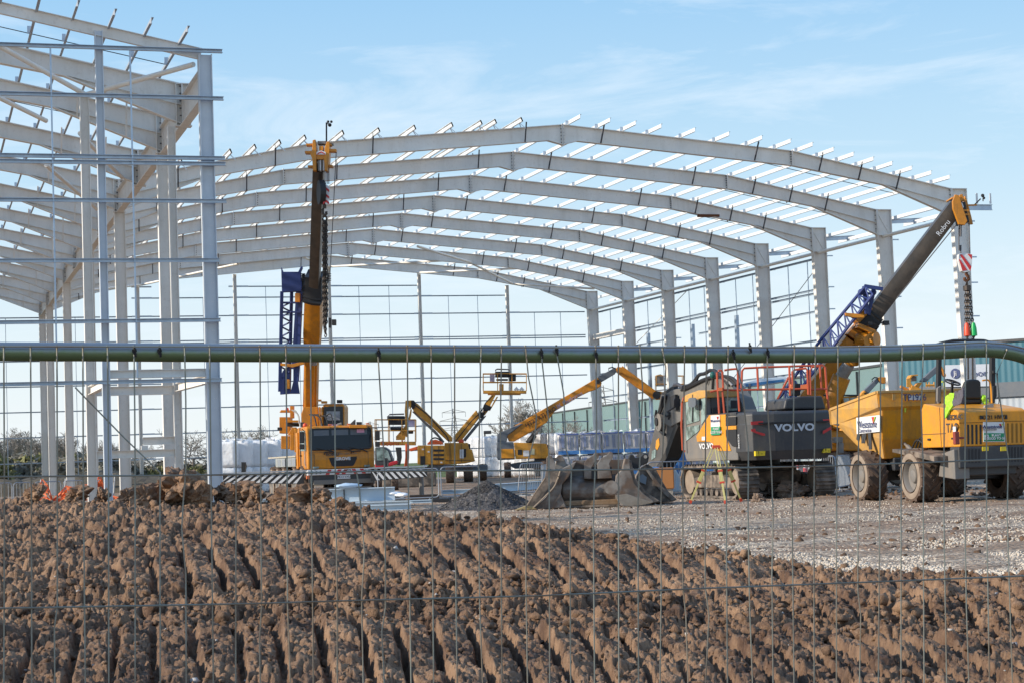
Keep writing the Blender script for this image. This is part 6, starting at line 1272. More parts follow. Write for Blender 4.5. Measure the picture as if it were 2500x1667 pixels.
m_.tube(c_, c_+Vector((.05, .25, -.55)), .035, n=6); m_.build('steering_wheel', BLACK, o, smooth=True)
m_ = MB(); m_.path(smooth_path([Dm.H(*Z8(*p), 'y', -.4) for p in [(1420, 385), (1465, 380), (1485, 400), (1495, 450), (1502, 580)]], 3), .022, 6); m_.build('armrest_rail', YEL2, o, smooth=True)
m_ = MB(); m_.path([Dm.H(*Z8(*p), 'y', .2) for p in [(1068, 395), (1088, 400), (1095, 560)]], .025, 6); m_.build('grab_rail', mat('lime yellow', (.6, .65, .04), .5), o, smooth=True)
m_ = MB(); Dm.D(m_, [Z8(*p) for p in [(1512, 430), (1545, 425), (1548, 520), (1520, 575), (1508, 575)]], 'y', -.1, .2); Dm.D(m_, [Z8(*p) for p in [(1512, 295), (1530, 300), (1530, 330), (1512, 325)]], 'y', -.1, .1); m_.build('side_box', BLACK, o, .02)
m_ = MB(); m_.path([Dm.H(*Z8(*p), 'y', -.1) for p in [(1530, 325), (1552, 320), (1556, 450), (1565, 560), (1553, 650)]], .012, 5); m_.build('cable', BLACK, o)
m_ = MB(); Dm.D(m_, [Z8(*p) for p in [(1430, 640), (1440, 600), (1490, 590), (1520, 585), (1520, 655), (1480, 660)]], 'y', -1.2, .06); m_.build('lid_plate', SHINY, o, .01)
# skip
sk = MB(); ys0 = 2.05
def sx_(pts, x): return [(x, y, z) for y, z in pts]
sp_ = [(ys0, 2.74), (5.0, 2.40), (5.15, 2.02), (4.95, 2.02), (4.9, 1.95), (3.25, 1.08), (ys0+.1, 1.10)]
outer = [(ys0, 2.74), (ys0-.06, 2.36), (ys0, 2.28), (ys0+.12, 1.55), (ys0+.35, 1.08), (3.3, 1.02), (4.95, 1.92), (5.2, 2.0), (5.05, 2.40)]
rim = {0: 1.18, 1: 1.18, 2: 1.06, 3: 1.05, 4: .9, 5: .82, 6: .98, 7: 1.1, 8: 1.16}
n = len(outer); vs = [(-rim[i], y, z) for i, (y, z) in enumerate(outer)]+[(rim[i], y, z) for i, (y, z) in enumerate(outer)]
# rear wall, floor, front, and side walls built as shells
fs = [(i, i+1, n+i+1, n+i) for i in range(0, 7)]
sk.add(vs, fs); skip = sk.build('skip', YEL2, o); sm = skip.modifiers.new('s', 'SOLIDIFY'); sm.thickness = .04; sm.offset = 0
for s in (-1, 1):
    m_ = MB(); off_ = (0 if s < 0 else 1)
    a = [(s*rim[i], y, z) for i, (y, z) in enumerate(outer)]; kn_ = (s*1.06, 4.75, 2.02)
    m_.add(a+[kn_], [(2, 3, 4, 5, 6, 9), (0, 1, 2, 9, 7, 8)]); w_ = m_.build('skip_side', YDUST if s < 0 else YEL2, skip); sm = w_.modifiers.new('s', 'SOLIDIFY'); sm.thickness = .05; sm.offset = 0
m_ = MB(); m_.bar((-1.2, ys0-.02, 2.73), (1.2, ys0-.02, 2.73), .07, .07).bar((-1.2, ys0, 2.73), (-1.18, 5.05, 2.40), .07, .07).bar((1.2, ys0, 2.73), (1.18, 5.05, 2.40), .07, .07).bar((-1.18, 5.08, 2.4), (-1.1, 5.2, 2.0), .08, .08); m_.build('skip_rim', YDUST, skip, .01)
pl = MB(); Dm.D(pl, [Z8(*p) for p in [(778, 514), (887, 516), (887, 553), (778, 551)]], 'y', ys0-.1, .02); plo = pl.build('number_board', WHITE, skip); c_ = Dm.H(*Z8(832, 534), 'y', ys0-.12); text('TP1976', .25, face_m(c_, (1, 0, 0)), NAVY, plo, bold=.001, sx=.82)
def SK(pts, name, m, off=0., par=None): m_ = MB(); Dm.D(m_, [Z8(*p) for p in pts], 'x', -1.12-off, -.02); return m_.build(name, m, par or skip)
cs_ = SK([(328, 708), (535, 684), (538, 828), (332, 850)], 'company_board', WHITE); SK([(460, 702), (485, 700), (475, 760)], 'emblem', REDS, .03, cs_); SK([(486, 700), (494, 699), (478, 745)], 'emblem', MATS['lime'], .03, cs_)
for body, sz, x, y in (('Weststone', .27, 415, 768), ('Construction', .15, 398, 820)): c_ = Dm.H(*Z8(x, y), 'x', -1.16); text(body, sz, face_m(c_, (0, -1, 0)), NAVY, cs_, bold=-.001, sx=.98)
SK([(335, 850), (362, 850), (350, 915), (328, 895)], 'logo_stroke', DGREY, -.0); SK([(400, 845), (385, 930), (372, 930), (378, 850)], 'logo_stroke', DGREY); SK([(402, 845), (415, 845), (400, 930), (388, 930)], 'logo_stroke', DGREY); SK([(430, 842), (455, 840), (462, 985), (438, 985)], 'logo_stroke', DGREY)
m_ = MB(); Dm.D(m_, [Z8(*p) for p in [(742, 625), (757, 622), (755, 660), (744, 662)]], 'y', ys0-.05, .02); m_.build('lime_mark', MATS['lime yellow'], skip)
for x in (650, 745): m_ = MB(); Dm.D(m_, [Z8(*p) for p in [(x-13, 503), (x+13, 503), (x+13, 555), (x-13, 555)]], 'y', ys0-.09, .02); m_.build('faded_label', YDUST, skip)
MB().bx(-.7, .7, ys0+.25, 3.2, .75, 1.08).build('skip_hinge', DGREY, o, .03)
# soil load
sl_ = MB(); gx, gy = 40, 44; vs = []; 
for i in range(gx):
    for j in range(gy):
        x = -1.1+2.2*i/(gx-1); y = ys0+.1+2.85*j/(gy-1); f = math.sin(PI*i/(gx-1))**.5*math.sin(PI*j/(gy-1))**.4
        z = 2.66-.12*(y-ys0)+(.30*f-.22)+.16*mnoise.noise(Vector((x*2, y*2, 1)))+.13*mnoise.noise(Vector((x*6, y*6, 4)))+.07*mnoise.noise(Vector((x*15, y*15, 4)))
        vs.append((x, y, z))
sl_.add(vs, [(i*gy+j, (i+1)*gy+j, (i+1)*gy+j+1, i*gy+j+1) for i in range(gx-1) for j in range(gy-1)])
so_ = sl_.build('soil_load', MUDD, None); so_.location = Dm.loc; so_.rotation_euler = (0, 0, Dm.rz); tag(so_, 'dark brown soil heaped in the skip of the site dumper', 'soil')
# hi-vis clothing thrown over the cab
def cloth(pts, yv, lab, m, m2=None):
    mb = MB(); xx = yv < -.9; c = [Dm.H(*ZB(*p), 'x' if xx else 'y', yv) for p in pts]; mb.slab(c, (.05, 0, 0) if xx else (0, .06, 0)); ob = mb.build('jacket', m, None); ob.location = Dm.loc; ob.rotation_euler = (0, 0, Dm.rz)
    s = ob.modifiers.new('s', 'SUBSURF'); s.subdivision_type = 'SIMPLE'; s.levels = s.render_levels = 4
    tx = bpy.data.textures.new('fold', 'CLOUDS'); tx.noise_scale = .16; d = ob.modifiers.new('d', 'DISPLACE'); d.texture = tx; d.strength = .09; d.texture_coords = 'LOCAL'
    tag(ob, lab, 'jacket'); return ob
cloth([(845, 830), (1020, 760), (1000, 860), (975, 950), (985, 1010), (900, 1130), (850, 1260), (825, 1250), (835, 1090), (870, 960), (800, 990), (850, 900)], -.93, 'crumpled lime hi vis jacket hanging over the front of the dumper cab', HIVIS)
cloth([(1020, 760), (1140, 690), (1180, 670), (1185, 830), (1150, 960), (1060, 1010), (985, 1005), (975, 930), (1005, 840)], -.95, 'dark grey coat hanging beside the black dumper seat', mat('dark cloth', (.10, .09, .11), .8))
cloth([(1570, 790), (1600, 800), (1640, 880), (1690, 940), (1640, 970), (1600, 1010), (1560, 940)], -.35, 'small lime hi vis vest hanging right of the dumper seat', HIVIS)
# ================================================================ boom lifts
def cage(m, pts, par, name='basket', mm=None, deep=1.0):
    """pts = x0,x1,ytop,ymid,yfloor,ybottom in photo pixels"""
    x0, x1, yt, ym, yf, yb = pts; mm = mm or YLIFT
    r = MB(); V = m.V*deep; A, B__ = m.P(x0, yt), m.P(x1, yt)
    for y in (yt, ym):
        a, b_ = m.P(x0, y), m.P(x1, y)
        for p, q in ((a, b_), (a+V, b_+V), (a, a+V), (b_, b_+V)): r.tube(p, q, .028, n=5)
    k = 4
    for i in range(k):
        x = x0+(x1-x0)*i/(k-1)
        for s in (0, 1): r.tube(m.P(x, yt)+V*s, m.P(x, yf)+V*s, .026, n=5)
    b = r.build(name, mm, par); f = MB(); m.T(f, [(x0, yf), (x1, yf), (x1, yb), (x0, yb)], -.02, deep+.04); f.build('basket_floor', mm, b)
    return b
def lift(label, px, d, rel=0): return Mach('boom_lift', label, 'boom lift', px, d, rel)
l1 = lift('boom lift with boom raised to the upper left, basket hanging low by the crane cab', 1052, 119); o = l1.o
m_ = MB(); l1.R(m_, *[1019, 1085], 1086, 1133, -.5, 1.6); tu = m_.build('turret', YLIFT, o, .06)
for y in (1096, 1107, 1117): m_ = MB(); l1.R(m_, 1058, 1084, y, y+5, -.53, .05); m_.build('vent', BLACK, tu)
m_ = MB(); l1.R(m_, 1026, 1038, 1112, 1134, -.55, .1); m_.build('side_opening', BLACK, tu, .02)
m_ = MB(); l1.T(m_, [Z5(*p) for p in [(405, 505), (440, 475), (470, 490), (800, 810), (800, 850), (760, 850), (640, 740), (430, 560)]], -.2, .5); b_ = m_.build('main_boom', YLIFT, o, .05)
m_ = MB(); l1.T(m_, [Z5(*p) for p in [(415, 565), (430, 560), (640, 745), (725, 850), (715, 862), (600, 745)]], -.1, .3); m_.build('boom_cylinder', MGREY, b_)
m_ = MB(); l1.T(m_, [Z5(*p) for p in [(395, 455), (430, 455), (450, 480), (440, 530), (415, 540), (400, 500)]], -.3, .7); m_.build('elbow', BLACK, o, .03)
for p in ([(352, 465), (385, 455), (392, 480), (365, 620), (368, 800), (345, 800), (350, 630), (345, 560)], [(400, 540), (412, 540), (405, 600), (380, 700), (365, 810), (352, 800), (378, 640)], [(352, 458), (410, 455), (415, 480), (400, 540), (390, 540), (388, 490), (352, 490)]): m_ = MB(); l1.T(m_, [Z5(*q) for q in p], -.3, .3); m_.build('fly_jib', YLIFT, o, .02)
l1.d = 112; cg = cage(l1, (*[Z5(60, 0)[0], Z5(445, 0)[0]], Z5(0, 640)[1], Z5(0, 745)[1], Z5(0, 850)[1], Z5(0, 885)[1]), o)
m_ = MB(); l1.R(m_, Z5(185, 0)[0], Z5(345, 0)[0], Z5(0, 605)[1], Z5(0, 690)[1], .2, .5); l1.R(m_, Z5(205, 0)[0], Z5(320, 0)[0], Z5(0, 712)[1], Z5(0, 740)[1], .2, .4); l1.R(m_, Z5(375, 0)[0], Z5(425, 0)[0], Z5(0, 740)[1], Z5(0, 775)[1], .1, .4); m_.build('control_box', BLACK, cg, .05)
m_ = MB(); l1.R(m_, Z5(370, 0)[0], Z5(440, 0)[0], Z5(0, 640)[1], Z5(0, 705)[1], .05, .1); m_.build('sign_panel', mat('pale violet panel', (.4, .36, .5), .6), cg); text('Robru X', .42, face_m(l1.P(*Z5(238, 868), -.04), (1, 0, 0)), REDS, cg)
m_ = MB(); m_.path([l1.P(*Z5(x, y), .1) for x, y in ((185, 640), (182, 610), (200, 592), (340, 588))], .05, 5); m_.build('top_hoop', MGREY, cg)
m_ = MB(); l1.T(m_, [Z5(*p) for p in [(262, 800), (350, 700), (372, 700), (345, 835), (262, 835)]], .5, .3); m_.build('jib_link', YLIFT, cg)
l1.d = 119
m_ = MB(); l1.R(m_, 1046, 1100, 1133, 1148, -.2, 1.8); m_.build('chassis', LIFTG, o, .03)
for x in (1049,): wheel(o, 'wheel', tuple(l1.inv @ (GX(x, 119)+Vector((0, 0, .55)))), .55, .5, TYRE, 14, -1)
wheel(o, 'wheel', tuple(l1.inv @ (GX(1100, 118)+Vector((0, 0, .55)))), .55, .55, TYRE, 14, -1)
for x in (1036, 1052, 1070): m_ = MB(); l1.R(m_, x, x+.8, 1088, 1131, -.53, .04); m_.build('panel_seam', DGREY, tu)
for x, y in ((1030, 1094), (1044, 1100), (1075, 1126)): m_ = MB(); l1.R(m_, x, x+5, y, y+3.5, -.54, .04); m_.build('decal', WHITE, tu)
m_ = MB(); m_.path(smooth_path([l1.P(*Z5(*p), -.3) for p in [(410, 480), (470, 520), (560, 590), (640, 680), (740, 790), (770, 860)]], 3), .04, 5); m_.build('hose', BLACK, o)
m_ = MB(); m_.path(smooth_path([l1.P(*Z5(*p), -.2) for p in [(585, 870), (600, 830), (640, 815), (690, 840), (700, 870)]], 3), .05, 5); m_.build('hose_loop', BLACK, o)
m_ = MB(); m_.ball(l1.P(*Z5(690, 858), 0), .16, 6); m_.build('beacon', MATS['amber beacon'], o)
l2 = lift('boom lift with its boom raised to the upper right carrying a wide basket high up', 1120, 122); o = l2.o
m_ = MB(); l2.T(m_, [Z5(*p) for p in [(725, 862), (948, 862), (960, 920), (985, 925), (1015, 1040), (905, 1062), (725, 1070)]], -.6, 1.8); tu = m_.build('turret', YLIFT, o, .05)
for a in ((872, 912, 925, 1010),): m_ = MB(); l2.R(m_, Z5(a[0], 0)[0], Z5(a[1], 0)[0], Z5(0, a[2])[1], Z5(0, a[3])[1], -.63, .03); m_.build('notice', WHITE, tu)
m_ = MB(); l2.R(m_, Z5(910, 0)[0], Z5(932, 0)[0], Z5(0, 920)[1], Z5(0, 1000)[1], -.63, .04); m_.build('control_slot', BLACK, tu)
m_ = MB(); l2.R(m_, Z5(950, 0)[0], Z5(972, 0)[0], Z5(0, 872)[1], Z5(0, 925)[1], -.2, .6); m_.build('side_box', BLACK, tu, .03)
m_ = MB(); l2.T(m_, [Z5(*p) for p in [(812, 800), (1030, 548), (1052, 590), (1060, 620), (880, 850), (812, 855)]], -.2, .6); bo2 = m_.build('main_boom', YLIFT, o, .05)
m_ = MB(); l2.T(m_, [Z5(*p) for p in [(900, 835), (1080, 620), (1125, 600), (1120, 612), (925, 850)]], 0, .3); m_.build('boom_cylinder', LIFTG, bo2)
m_ = MB(); l2.T(m_, [Z5(*p) for p in [(1045, 590), (1052, 560), (1080, 570), (1115, 565), (1100, 610), (1060, 630)]], -.25, .6); l2.T(m_, [Z5(*p) for p in [(1095, 560), (1100, 500), (1115, 490), (1180, 520), (1165, 545), (1130, 560)]], -.2, .5); m_.build('knuckle', BLACK, o, .02)
for p in ([(1105, 560), (1100, 500), (1175, 405), (1215, 405), (1165, 500)], [(1150, 550), (1225, 420), (1240, 420), (1160, 558)], [(1090, 590), (1095, 545), (1130, 500), (1170, 505), (1140, 560), (1110, 600)]): m_ = MB(); l2.T(m_, [Z5(*q) for q in p], -.1, .25); m_.build('fly_jib', YLIFT, o, .02)
cg = cage(l2, (Z5(1095, 0)[0], Z5(1510, 0)[0], Z5(0, 200)[1], Z5(0, 282)[1], Z5(0, 362)[1], Z5(0, 388)[1]), o)
m_ = MB(); l2.R(m_, Z5(1140, 0)[0], Z5(1455, 0)[0], Z5(0, 388)[1], Z5(0, 402)[1], .1, .8); m_.build('basket_mount', YLIFT, cg)
m_ = MB(); l2.R(m_, Z5(1210, 0)[0], Z5(1345, 0)[0], Z5(0, 180)[1], Z5(0, 235)[1], .2, .5); l2.R(m_, Z5(1345, 0)[0], Z5(1410, 0)[0], Z5(0, 205)[1], Z5(0, 272)[1], .1, .4); l2.R(m_, Z5(1220, 0)[0], Z5(1335, 0)[0], Z5(0, 250)[1], Z5(0, 268)[1], .2, .3); m_.build('control_box', BLACK, cg, .05)
m_ = MB(); m_.path([l2.P(*Z5(x, y), .1) for x, y in ((1212, 200), (1216, 165), (1230, 158), (1345, 162), (1352, 200))], .05, 5); m_.build('top_hoop', MGREY, cg)
m_ = MB(); l2.R(m_, Z5(1160, 0)[0], Z5(1205, 0)[0], Z5(0, 205)[1], Z5(0, 278)[1], .0, .1); m_.build('hanging_bag', mat('grey violet bag', (.36, .3, .36), .8), cg); m_ = MB(); l2.R(m_, Z5(1250, 0)[0], Z5(1292, 0)[0], Z5(0, 300)[1], Z5(0, 360)[1], .1, .4); m_.build('pedestal', YLIFT, cg, .02)
m_ = MB(); l2.R(m_, 1095, 1190, 1134, 1148, -.1, 1.6); m_.build('chassis', LIFTG, o, .03)
for x, dd in ((1144, 121), (1178, 125)): wheel(o, 'wheel', tuple(l2.inv @ (GX(x, dd)+Vector((0, 0, .55)))), .55, .6, TYRE, 14, -1)
for x in (1098, 1126): m_ = MB(); l2.R(m_, x, x+.8, 1082, 1128, -.63, .04); m_.build('panel_seam', DGREY, tu)
m_ = MB(); l2.R(m_, 1088, 1150, 1122, 1123, -.63, .04); m_.build('panel_seam', DGREY, tu)
m_ = MB(); m_.path(smooth_path([l2.P(*Z5(*p), -.3) for p in [(830, 850), (900, 760), (980, 660), (1040, 600), (1090, 540), (1120, 480), (1190, 410)]], 3), .035, 5); m_.build('hose', BLACK, o)
m_ = MB(); m_.ball(l2.P(*Z5(886, 852), -.3), .18, 6); m_.build('beacon', MATS['amber beacon'], o)
for i in range(5): m_ = MB(); l2.R(m_, *[Z5(1060+i*12, 0)[0], Z5(1066+i*12, 0)[0]], Z5(0, 520+i*6)[1], Z5(0, 580)[1], -.35, .1); m_.build('hose_clamp', BLACK, o)
m_ = MB(); m_.path([l2.P(*Z5(x, y), .4) for x, y in ((1400, 362), (1415, 338), (1430, 362))], .1, 5); m_.path([l2.P(*Z5(x, y), .4) for x, y in ((1450, 362), (1465, 340), (1480, 362))], .1, 5); m_.build('sack', WRAP, cg)
l3 = lift('long lettered boom lift with slate grey pivot and boom bent at the top', 1285, 140); o = l3.o
m_ = MB(); l3.T(m_, [Z5(*p) for p in [(1225, 855), (1385, 852), (1400, 1022), (1240, 1028), (1225, 1000)]], -.8, 2.0); tu = m_.build('turret', LIFTG, o, .06)
m_ = MB(); l3.T(m_, [Z5(*p) for p in [(1270, 922), (1385, 920), (1395, 1010), (1272, 1010)]], -.85, .1); m_.build('yellow_hatch', YEL2, tu, .02)
m_ = MB(); l3.T(m_, [Z5(*p) for p in [(1388, 858), (1700, 870), (1735, 985), (1735, 1010), (1405, 1018)]], -.8, 1.8); tu2 = m_.build('engine_cover', YLIFT, o, .05)
for a, mm in (((1427, 1468, 928, 975), BLACK), ((1480, 1535, 935, 990), WHITE), ((1550, 1588, 918, 975), mat('cream label', (.6, .55, .35), .6))): m_ = MB(); l3.R(m_, Z5(a[0], 0)[0], Z5(a[1], 0)[0], Z5(0, a[2])[1], Z5(0, a[3])[1], -.83, .04); m_.build('label', mm, tu2)
m_ = MB(); l3.T(m_, [Z5(*p) for p in [(1230, 860), (1228, 780), (1290, 750), (1450, 680), (1480, 680), (1330, 790), (1320, 855)]], -.4, 1.2); m_.build('pivot', LIFTG, o, .05)
m_ = MB(); l3.T(m_, [Z6(*p) for p in [(-50, 800), (-40, 740), (0, 715), (820, 238), (860, 290), (850, 320), (800, 355), (740, 372), (640, 420), (410, 560), (330, 670), (110, 800), (20, 850), (-30, 850)]], -.3, .7); bo3 = m_.build('main_boom', YEL, o, .05)
m_ = MB(); l3.T(m_, [Z6(*p) for p in [(805, 262), (835, 258), (845, 290), (815, 300)]], -.34, .04); m_.build('window', BLACK, bo3)
m_ = MB(); l3.T(m_, [Z6(*p) for p in [(818, 232), (990, 140), (1005, 165), (985, 205), (850, 285)]], -.2, .5); m_.build('inner_boom', LIFTG, o, .03)
m_ = MB(); m_.path([l3.P(*Z6(x, y), -.2) for x, y in ((925, 170), (925, 150), (960, 140), (1000, 160))], .05, 5); m_.build('hose', BLACK, o)
m_ = MB(); l3.T(m_, [Z6(*p) for p in [(995, 155), (1010, 135), (1050, 140), (1062, 170), (1050, 195), (1010, 195)]], -.35, .6); l3.B(m_, Z6(1040, 150), Z6(1370, 395), .42, .3, -.2); l3.B(m_, Z6(1030, 190), Z6(1360, 430), .30, .3, -.1); m_.build('fly_jib', YEL, o, .02)
m_ = MB(); l3.B(m_, Z6(1060, 175), Z6(1350, 400), .12, .1, -.2); m_.build('jib_slot', GALV, o)
m_ = MB(); l3.T(m_, [Z6(*p) for p in [(1360, 390), (1385, 370), (1430, 372), (1440, 445), (1380, 450)]], -.4, .6); m_.build('jib_head', YEL, o, .03)
m_ = MB(); m_.lathe([(-.1, .001), (-.1, .3), (.1, .3), (.1, .001)], l3.P(*Z6(1385, 405), -.45), 'y', 14); m_.build('rotator', BLACK, o)
cg = cage(l3, (Z6(1380, 0)[0], Z6(1640, 0)[0], Z6(0, 220)[1], Z6(0, 300)[1], Z6(0, 375)[1], Z6(0, 390)[1]), o)
m_ = MB(); l3.T(m_, [Z6(*p) for p in [(1368, 250), (1385, 215), (1420, 205), (1455, 225), (1470, 260), (1440, 285), (1385, 280)]], .1, .5); l3.R(m_, Z6(1380, 0)[0], Z6(1470, 0)[0], Z6(0, 270)[1], Z6(0, 320)[1], 0, .5); m_.build('control_box', MGREY, cg)
for s, body, sz in ((.31, 'HT23 RTJ PRO', .46), (.66, 'UK Platforms', .48)):
    a_ = Vector(Z6(40, 755)); b__ = Vector(Z6(800, 310)); p = a_.lerp(b__, s); cc = l3.P(p.x, p.y, -.36); dr = l3.P(b__.x, b__.y, -.36)-l3.P(a_.x, a_.y, -.36)
    text(body, sz, face_m(cc, dr, (0, 0, 1)), BLACK if s < .5 else mat('violet lettering', (.30, .27, .36), .6), bo3, ext=.01, bold=.004, sx=.9)
m_ = MB(); m_.tube(l3.P(*Z6(290, 690), -.1), l3.P(*Z6(200, 800), -.1), .14, n=8); m_.build('cylinder_rod', SHINY, o); m_ = MB(); m_.tube(l3.P(*Z6(215, 785), -.1), l3.P(*Z6(150, 870), -.1), .22, n=8); m_.build('lift_cylinder', BLACK, o)
m_ = MB(); l3.T(m_, [Z5(*p) for p in [(1330, 1070), (1420, 1050), (1620, 1030), (1700, 1045), (1700, 1100), (1400, 1110)]], -.4, 2.0); l3.R(m_, 1305, 1335, 1118, 1126, -.3, 1); m_.build('chassis', LIFTG, o, .03)
for x in (1240, 1330): wheel(o, 'wheel', tuple(l3.inv @ (GX(x, 139)+Vector((0, 0, .55)))), .58, .5, TYRE, 14, -1)
l4 = lift('distant boom lift with grey upper boom, partly hidden behind the dumper skip and a column', 2130, 82); o = l4.o
m_ = MB(); l4.T(m_, [ZA_(*p) for p in [(1545, 835), (1650, 715), (1725, 800), (1720, 850), (1640, 950), (1570, 975)]], 0, .5); l4.B(m_, ZA_(1570, 950), (2080, 1040), .55, .5, 0); bb_ = m_.build('main_boom', YEL2, o, .03); m_ = MB(); l4.T(m_, [ZA_(*p) for p in [(1640, 770), (1680, 755), (1700, 800), (1665, 815)]], -.03, .03); m_.build('window', BLACK, bb_)
m_ = MB(); l4.T(m_, [ZA_(*p) for p in [(1645, 720), (1895, 480), (1925, 560), (1720, 790)]], .05, .4); m_.build('inner_boom', LIFTG, o, .02); m_ = MB(); l4.T(m_, [ZA_(*p) for p in [(1900, 480), (1940, 465), (2060, 470), (2060, 590), (2000, 590), (1945, 550)]], 0, .4); m_.build('fly_jib', YEL, o, .02)
m_ = MB(); m_.path([l4.P(*ZA_(x, y), 0) for x, y in ((1800, 560), (1795, 510), (1840, 475), (1900, 480))], .03, 5); m_.build('hose', BLACK, o)
m_ = MB(); l4.R(m_, 2060, 2120, 1035, 1075, -.3, 1.5); m_.build('turret', YEL2, o, .05); m_ = MB(); l4.R(m_, 2065, 2130, 1078, 1100, -.2, 1.6); m_.build('chassis', LIFTG, o, .03)
for x in (2075, 2125): wheel(o, 'wheel', tuple(l4.inv @ (GX(x, 82)+Vector((0, 0, .5)))), .5, .4, TYRE, 12, -1)
l5 = lift('distant boom lift with yellow basket above the soil load of the dumper', 2260, 88); o = l5.o
m_ = MB(); l5.T(m_, [ZB(*p) for p in [(245, 670), (330, 570), (420, 560), (330, 690)]], 0, .5); l5.B(m_, ZB(280, 660), (2200, 1030), .5, .5); m_.build('main_boom', YEL2, o, .03)
m_ = MB(); l5.T(m_, [ZB(*p) for p in [(370, 545), (500, 420), (680, 255), (760, 260), (690, 380), (480, 560)]], .05, .4); m_.build('inner_boom', LIFTG, o, .02)
m_ = MB(); l5.T(m_, [ZB(*p) for p in [(755, 250), (785, 265), (865, 430), (850, 470), (820, 440)]], 0, .4); m_.build('fly_jib', YEL, o, .02)
m_ = MB(); l5.T(m_, [ZB(*p) for p in [(0, 625), (60, 650), (135, 690), (120, 730), (60, 700), (0, 670)]], 0, .3); m_.build('jib_end', YEL, o)
m_ = MB(); l5.T(m_, [ZB(*p) for p in [(110, 510), (190, 500), (185, 570), (225, 640), (215, 660), (110, 655)]], -.2, .12); l5.T(m_, [ZB(*p) for p in [(195, 425), (325, 415), (325, 440), (220, 450), (185, 500), (160, 490)]], -.2, .8); bk_ = m_.build('basket', YLIFT, o, .01)
m_ = MB(); l5.R(m_, ZB(185, 0)[0], ZB(300, 0)[0], ZB(0, 455)[1], ZB(0, 540)[1], 0, .5); m_.build('control_box', MGREY, bk_, .03)
m_ = MB()
for x in (480, 535, 630): m_.tube(l5.P(*ZB(x, 560)), l5.P(*ZB(x, 660)), .03, n=4)
m_.tube(l5.P(*ZB(470, 625)), l5.P(*ZB(640, 620)), .05, n=5); m_.build('basket_rail', YLIFT, bk_)
m_ = MB(); l5.R(m_, 2190, 2250, 1028, 1065, -.3, 1.4); m_.build('turret', YEL2, o, .05); m_ = MB(); l5.R(m_, 2185, 2255, 1066, 1090, -.2, 1.6); m_.build('chassis', LIFTG, o, .03)
for x in (2195, 2248): wheel(o, 'wheel', tuple(l5.inv @ (GX(x, 88)+Vector((0, 0, .5)))), .5, .4, TYRE, 12, -1)
# red tracked telehandler behind the crane
tr_ = Mach('compact_tractor', 'red machine with green tinted cab parked behind the right side of the left crane', 'tractor', 938, 96, 0); o = tr_.o
m_ = MB(); tr_.T(m_, [Z5(*p) for p in [(60, 905), (150, 900), (195, 930), (235, 1040), (200, 1085), (60, 1090)]], 0, 1.3); tc_ = m_.build('cab', DGREY, o, .05)
m_ = MB(); tr_.T(m_, [Z5(*p) for p in [(72, 915), (140, 912), (185, 940), (215, 1030), (80, 1030)]], -.04, .03); m_.build('cab_window', GLASSG, tc_)
m_ = MB(); tr_.T(m_, [Z5(*p) for p in [(160, 1080), (200, 1052), (260, 1030), (280, 1035), (275, 1065), (200, 1088)]], -.3, .5); tr_.T(m_, [Z5(*p) for p in [(60, 1060), (160, 1060), (160, 1100), (60, 1100)]], 0, 1.4); m_.build('bonnet', mat('red paint', (.42, .02, .03), .4), o, .04)
for x in (925, 965): wheel(o, 'wheel', tuple(tr_.inv @ (GX(x, 96.3)+Vector((0, 0, .45)))), .45, .35, TYRE, 12, -1)
# orange-red frame piece and its digger arm
rd = Mach('mini_digger', 'small red digger with raised black arm behind the left boom lift basket', 'digger', 1030, 106, 0); o = rd.o
m_ = MB(); rd.T(m_, [Z5(*p) for p in [(350, 870), (385, 870), (385, 1000), (375, 1090), (340, 1090), (350, 1000)]], 0, .4); rd.T(m_, [Z5(*p) for p in [(385, 920), (465, 895), (465, 930), (400, 945)]], 0, .4); rd.T(m_, [Z5(*p) for p in [(560, 870), (590, 840), (640, 830), (700, 850), (715, 878), (560, 880)]], 5, .8); m_.build('body', mat('orange red paint', (.65, .10, .02), .45), o, .04)
m_ = MB(); rd.T(m_, [Z5(*p) for p in [(255, 905), (310, 905), (315, 1000), (300, 1075), (265, 1075), (270, 1000)]], -.5, .4); m_.build('arm', BLACK, o, .04)
m_ = MB(); g0 = rd.inv @ GX(1000, 106); m_.box(g0+Vector((0, 0, .4)), (3.0, 2, .8)); m_.build('undercarriage', MUDM, o, .08)
# ================================================================ packs of insulation
def pack(w, dp, h, m, seed):
    """shrink-wrapped pack: rounded, slightly creased"""
    nx, ny, nz = 8, 6, 8; mb = MB(); R_ = .13; rnd = Vector((seed*3.7, seed*1.9, seed))
    bm = bmesh.new(); bmesh.ops.create_cube(bm, size=1); bmesh.ops.subdivide_edges(bm, edges=bm.edges, cuts=7, use_grid_fill=True)
    for v in bm.verts:
        p = Vector((v.co.x*w, v.co.y*dp, (v.co.z+.5)*h)); q = Vector((max(-w/2+R_, min(w/2-R_, p.x)), max(-dp/2+R_, min(dp/2-R_, p.y)), max(R_, min(h-R_, p.z))))
        d = p-q; p = q+(d.normalized()*R_ if d.length > 1e-4 else d); nn = p-Vector((0, 0, h/2)); nn.normalize()
        p += nn*(.05*mnoise.noise(p*1.6+rnd)+.035*mnoise.noise(Vector((p.x*6, p.y*6, p.z*1.2))+rnd)); v.co = p
    me = bpy.data.meshes.new('wrapped_pack'); bm.to_mesh(me); bm.free(); me.materials.append(m)
    for f in me.polygons: f.use_smooth = True
    return me
PKW = [pack(1.2, 1.2, 1.45, WRAP, i) for i in range(3)]; PKN = [pack(.70, 1.3, 1.58, WRAP, i+5) for i in range(3)]; PKP = [pack(1.5, 1.3, 1.5, PRINT, i+9) for i in range(2)]
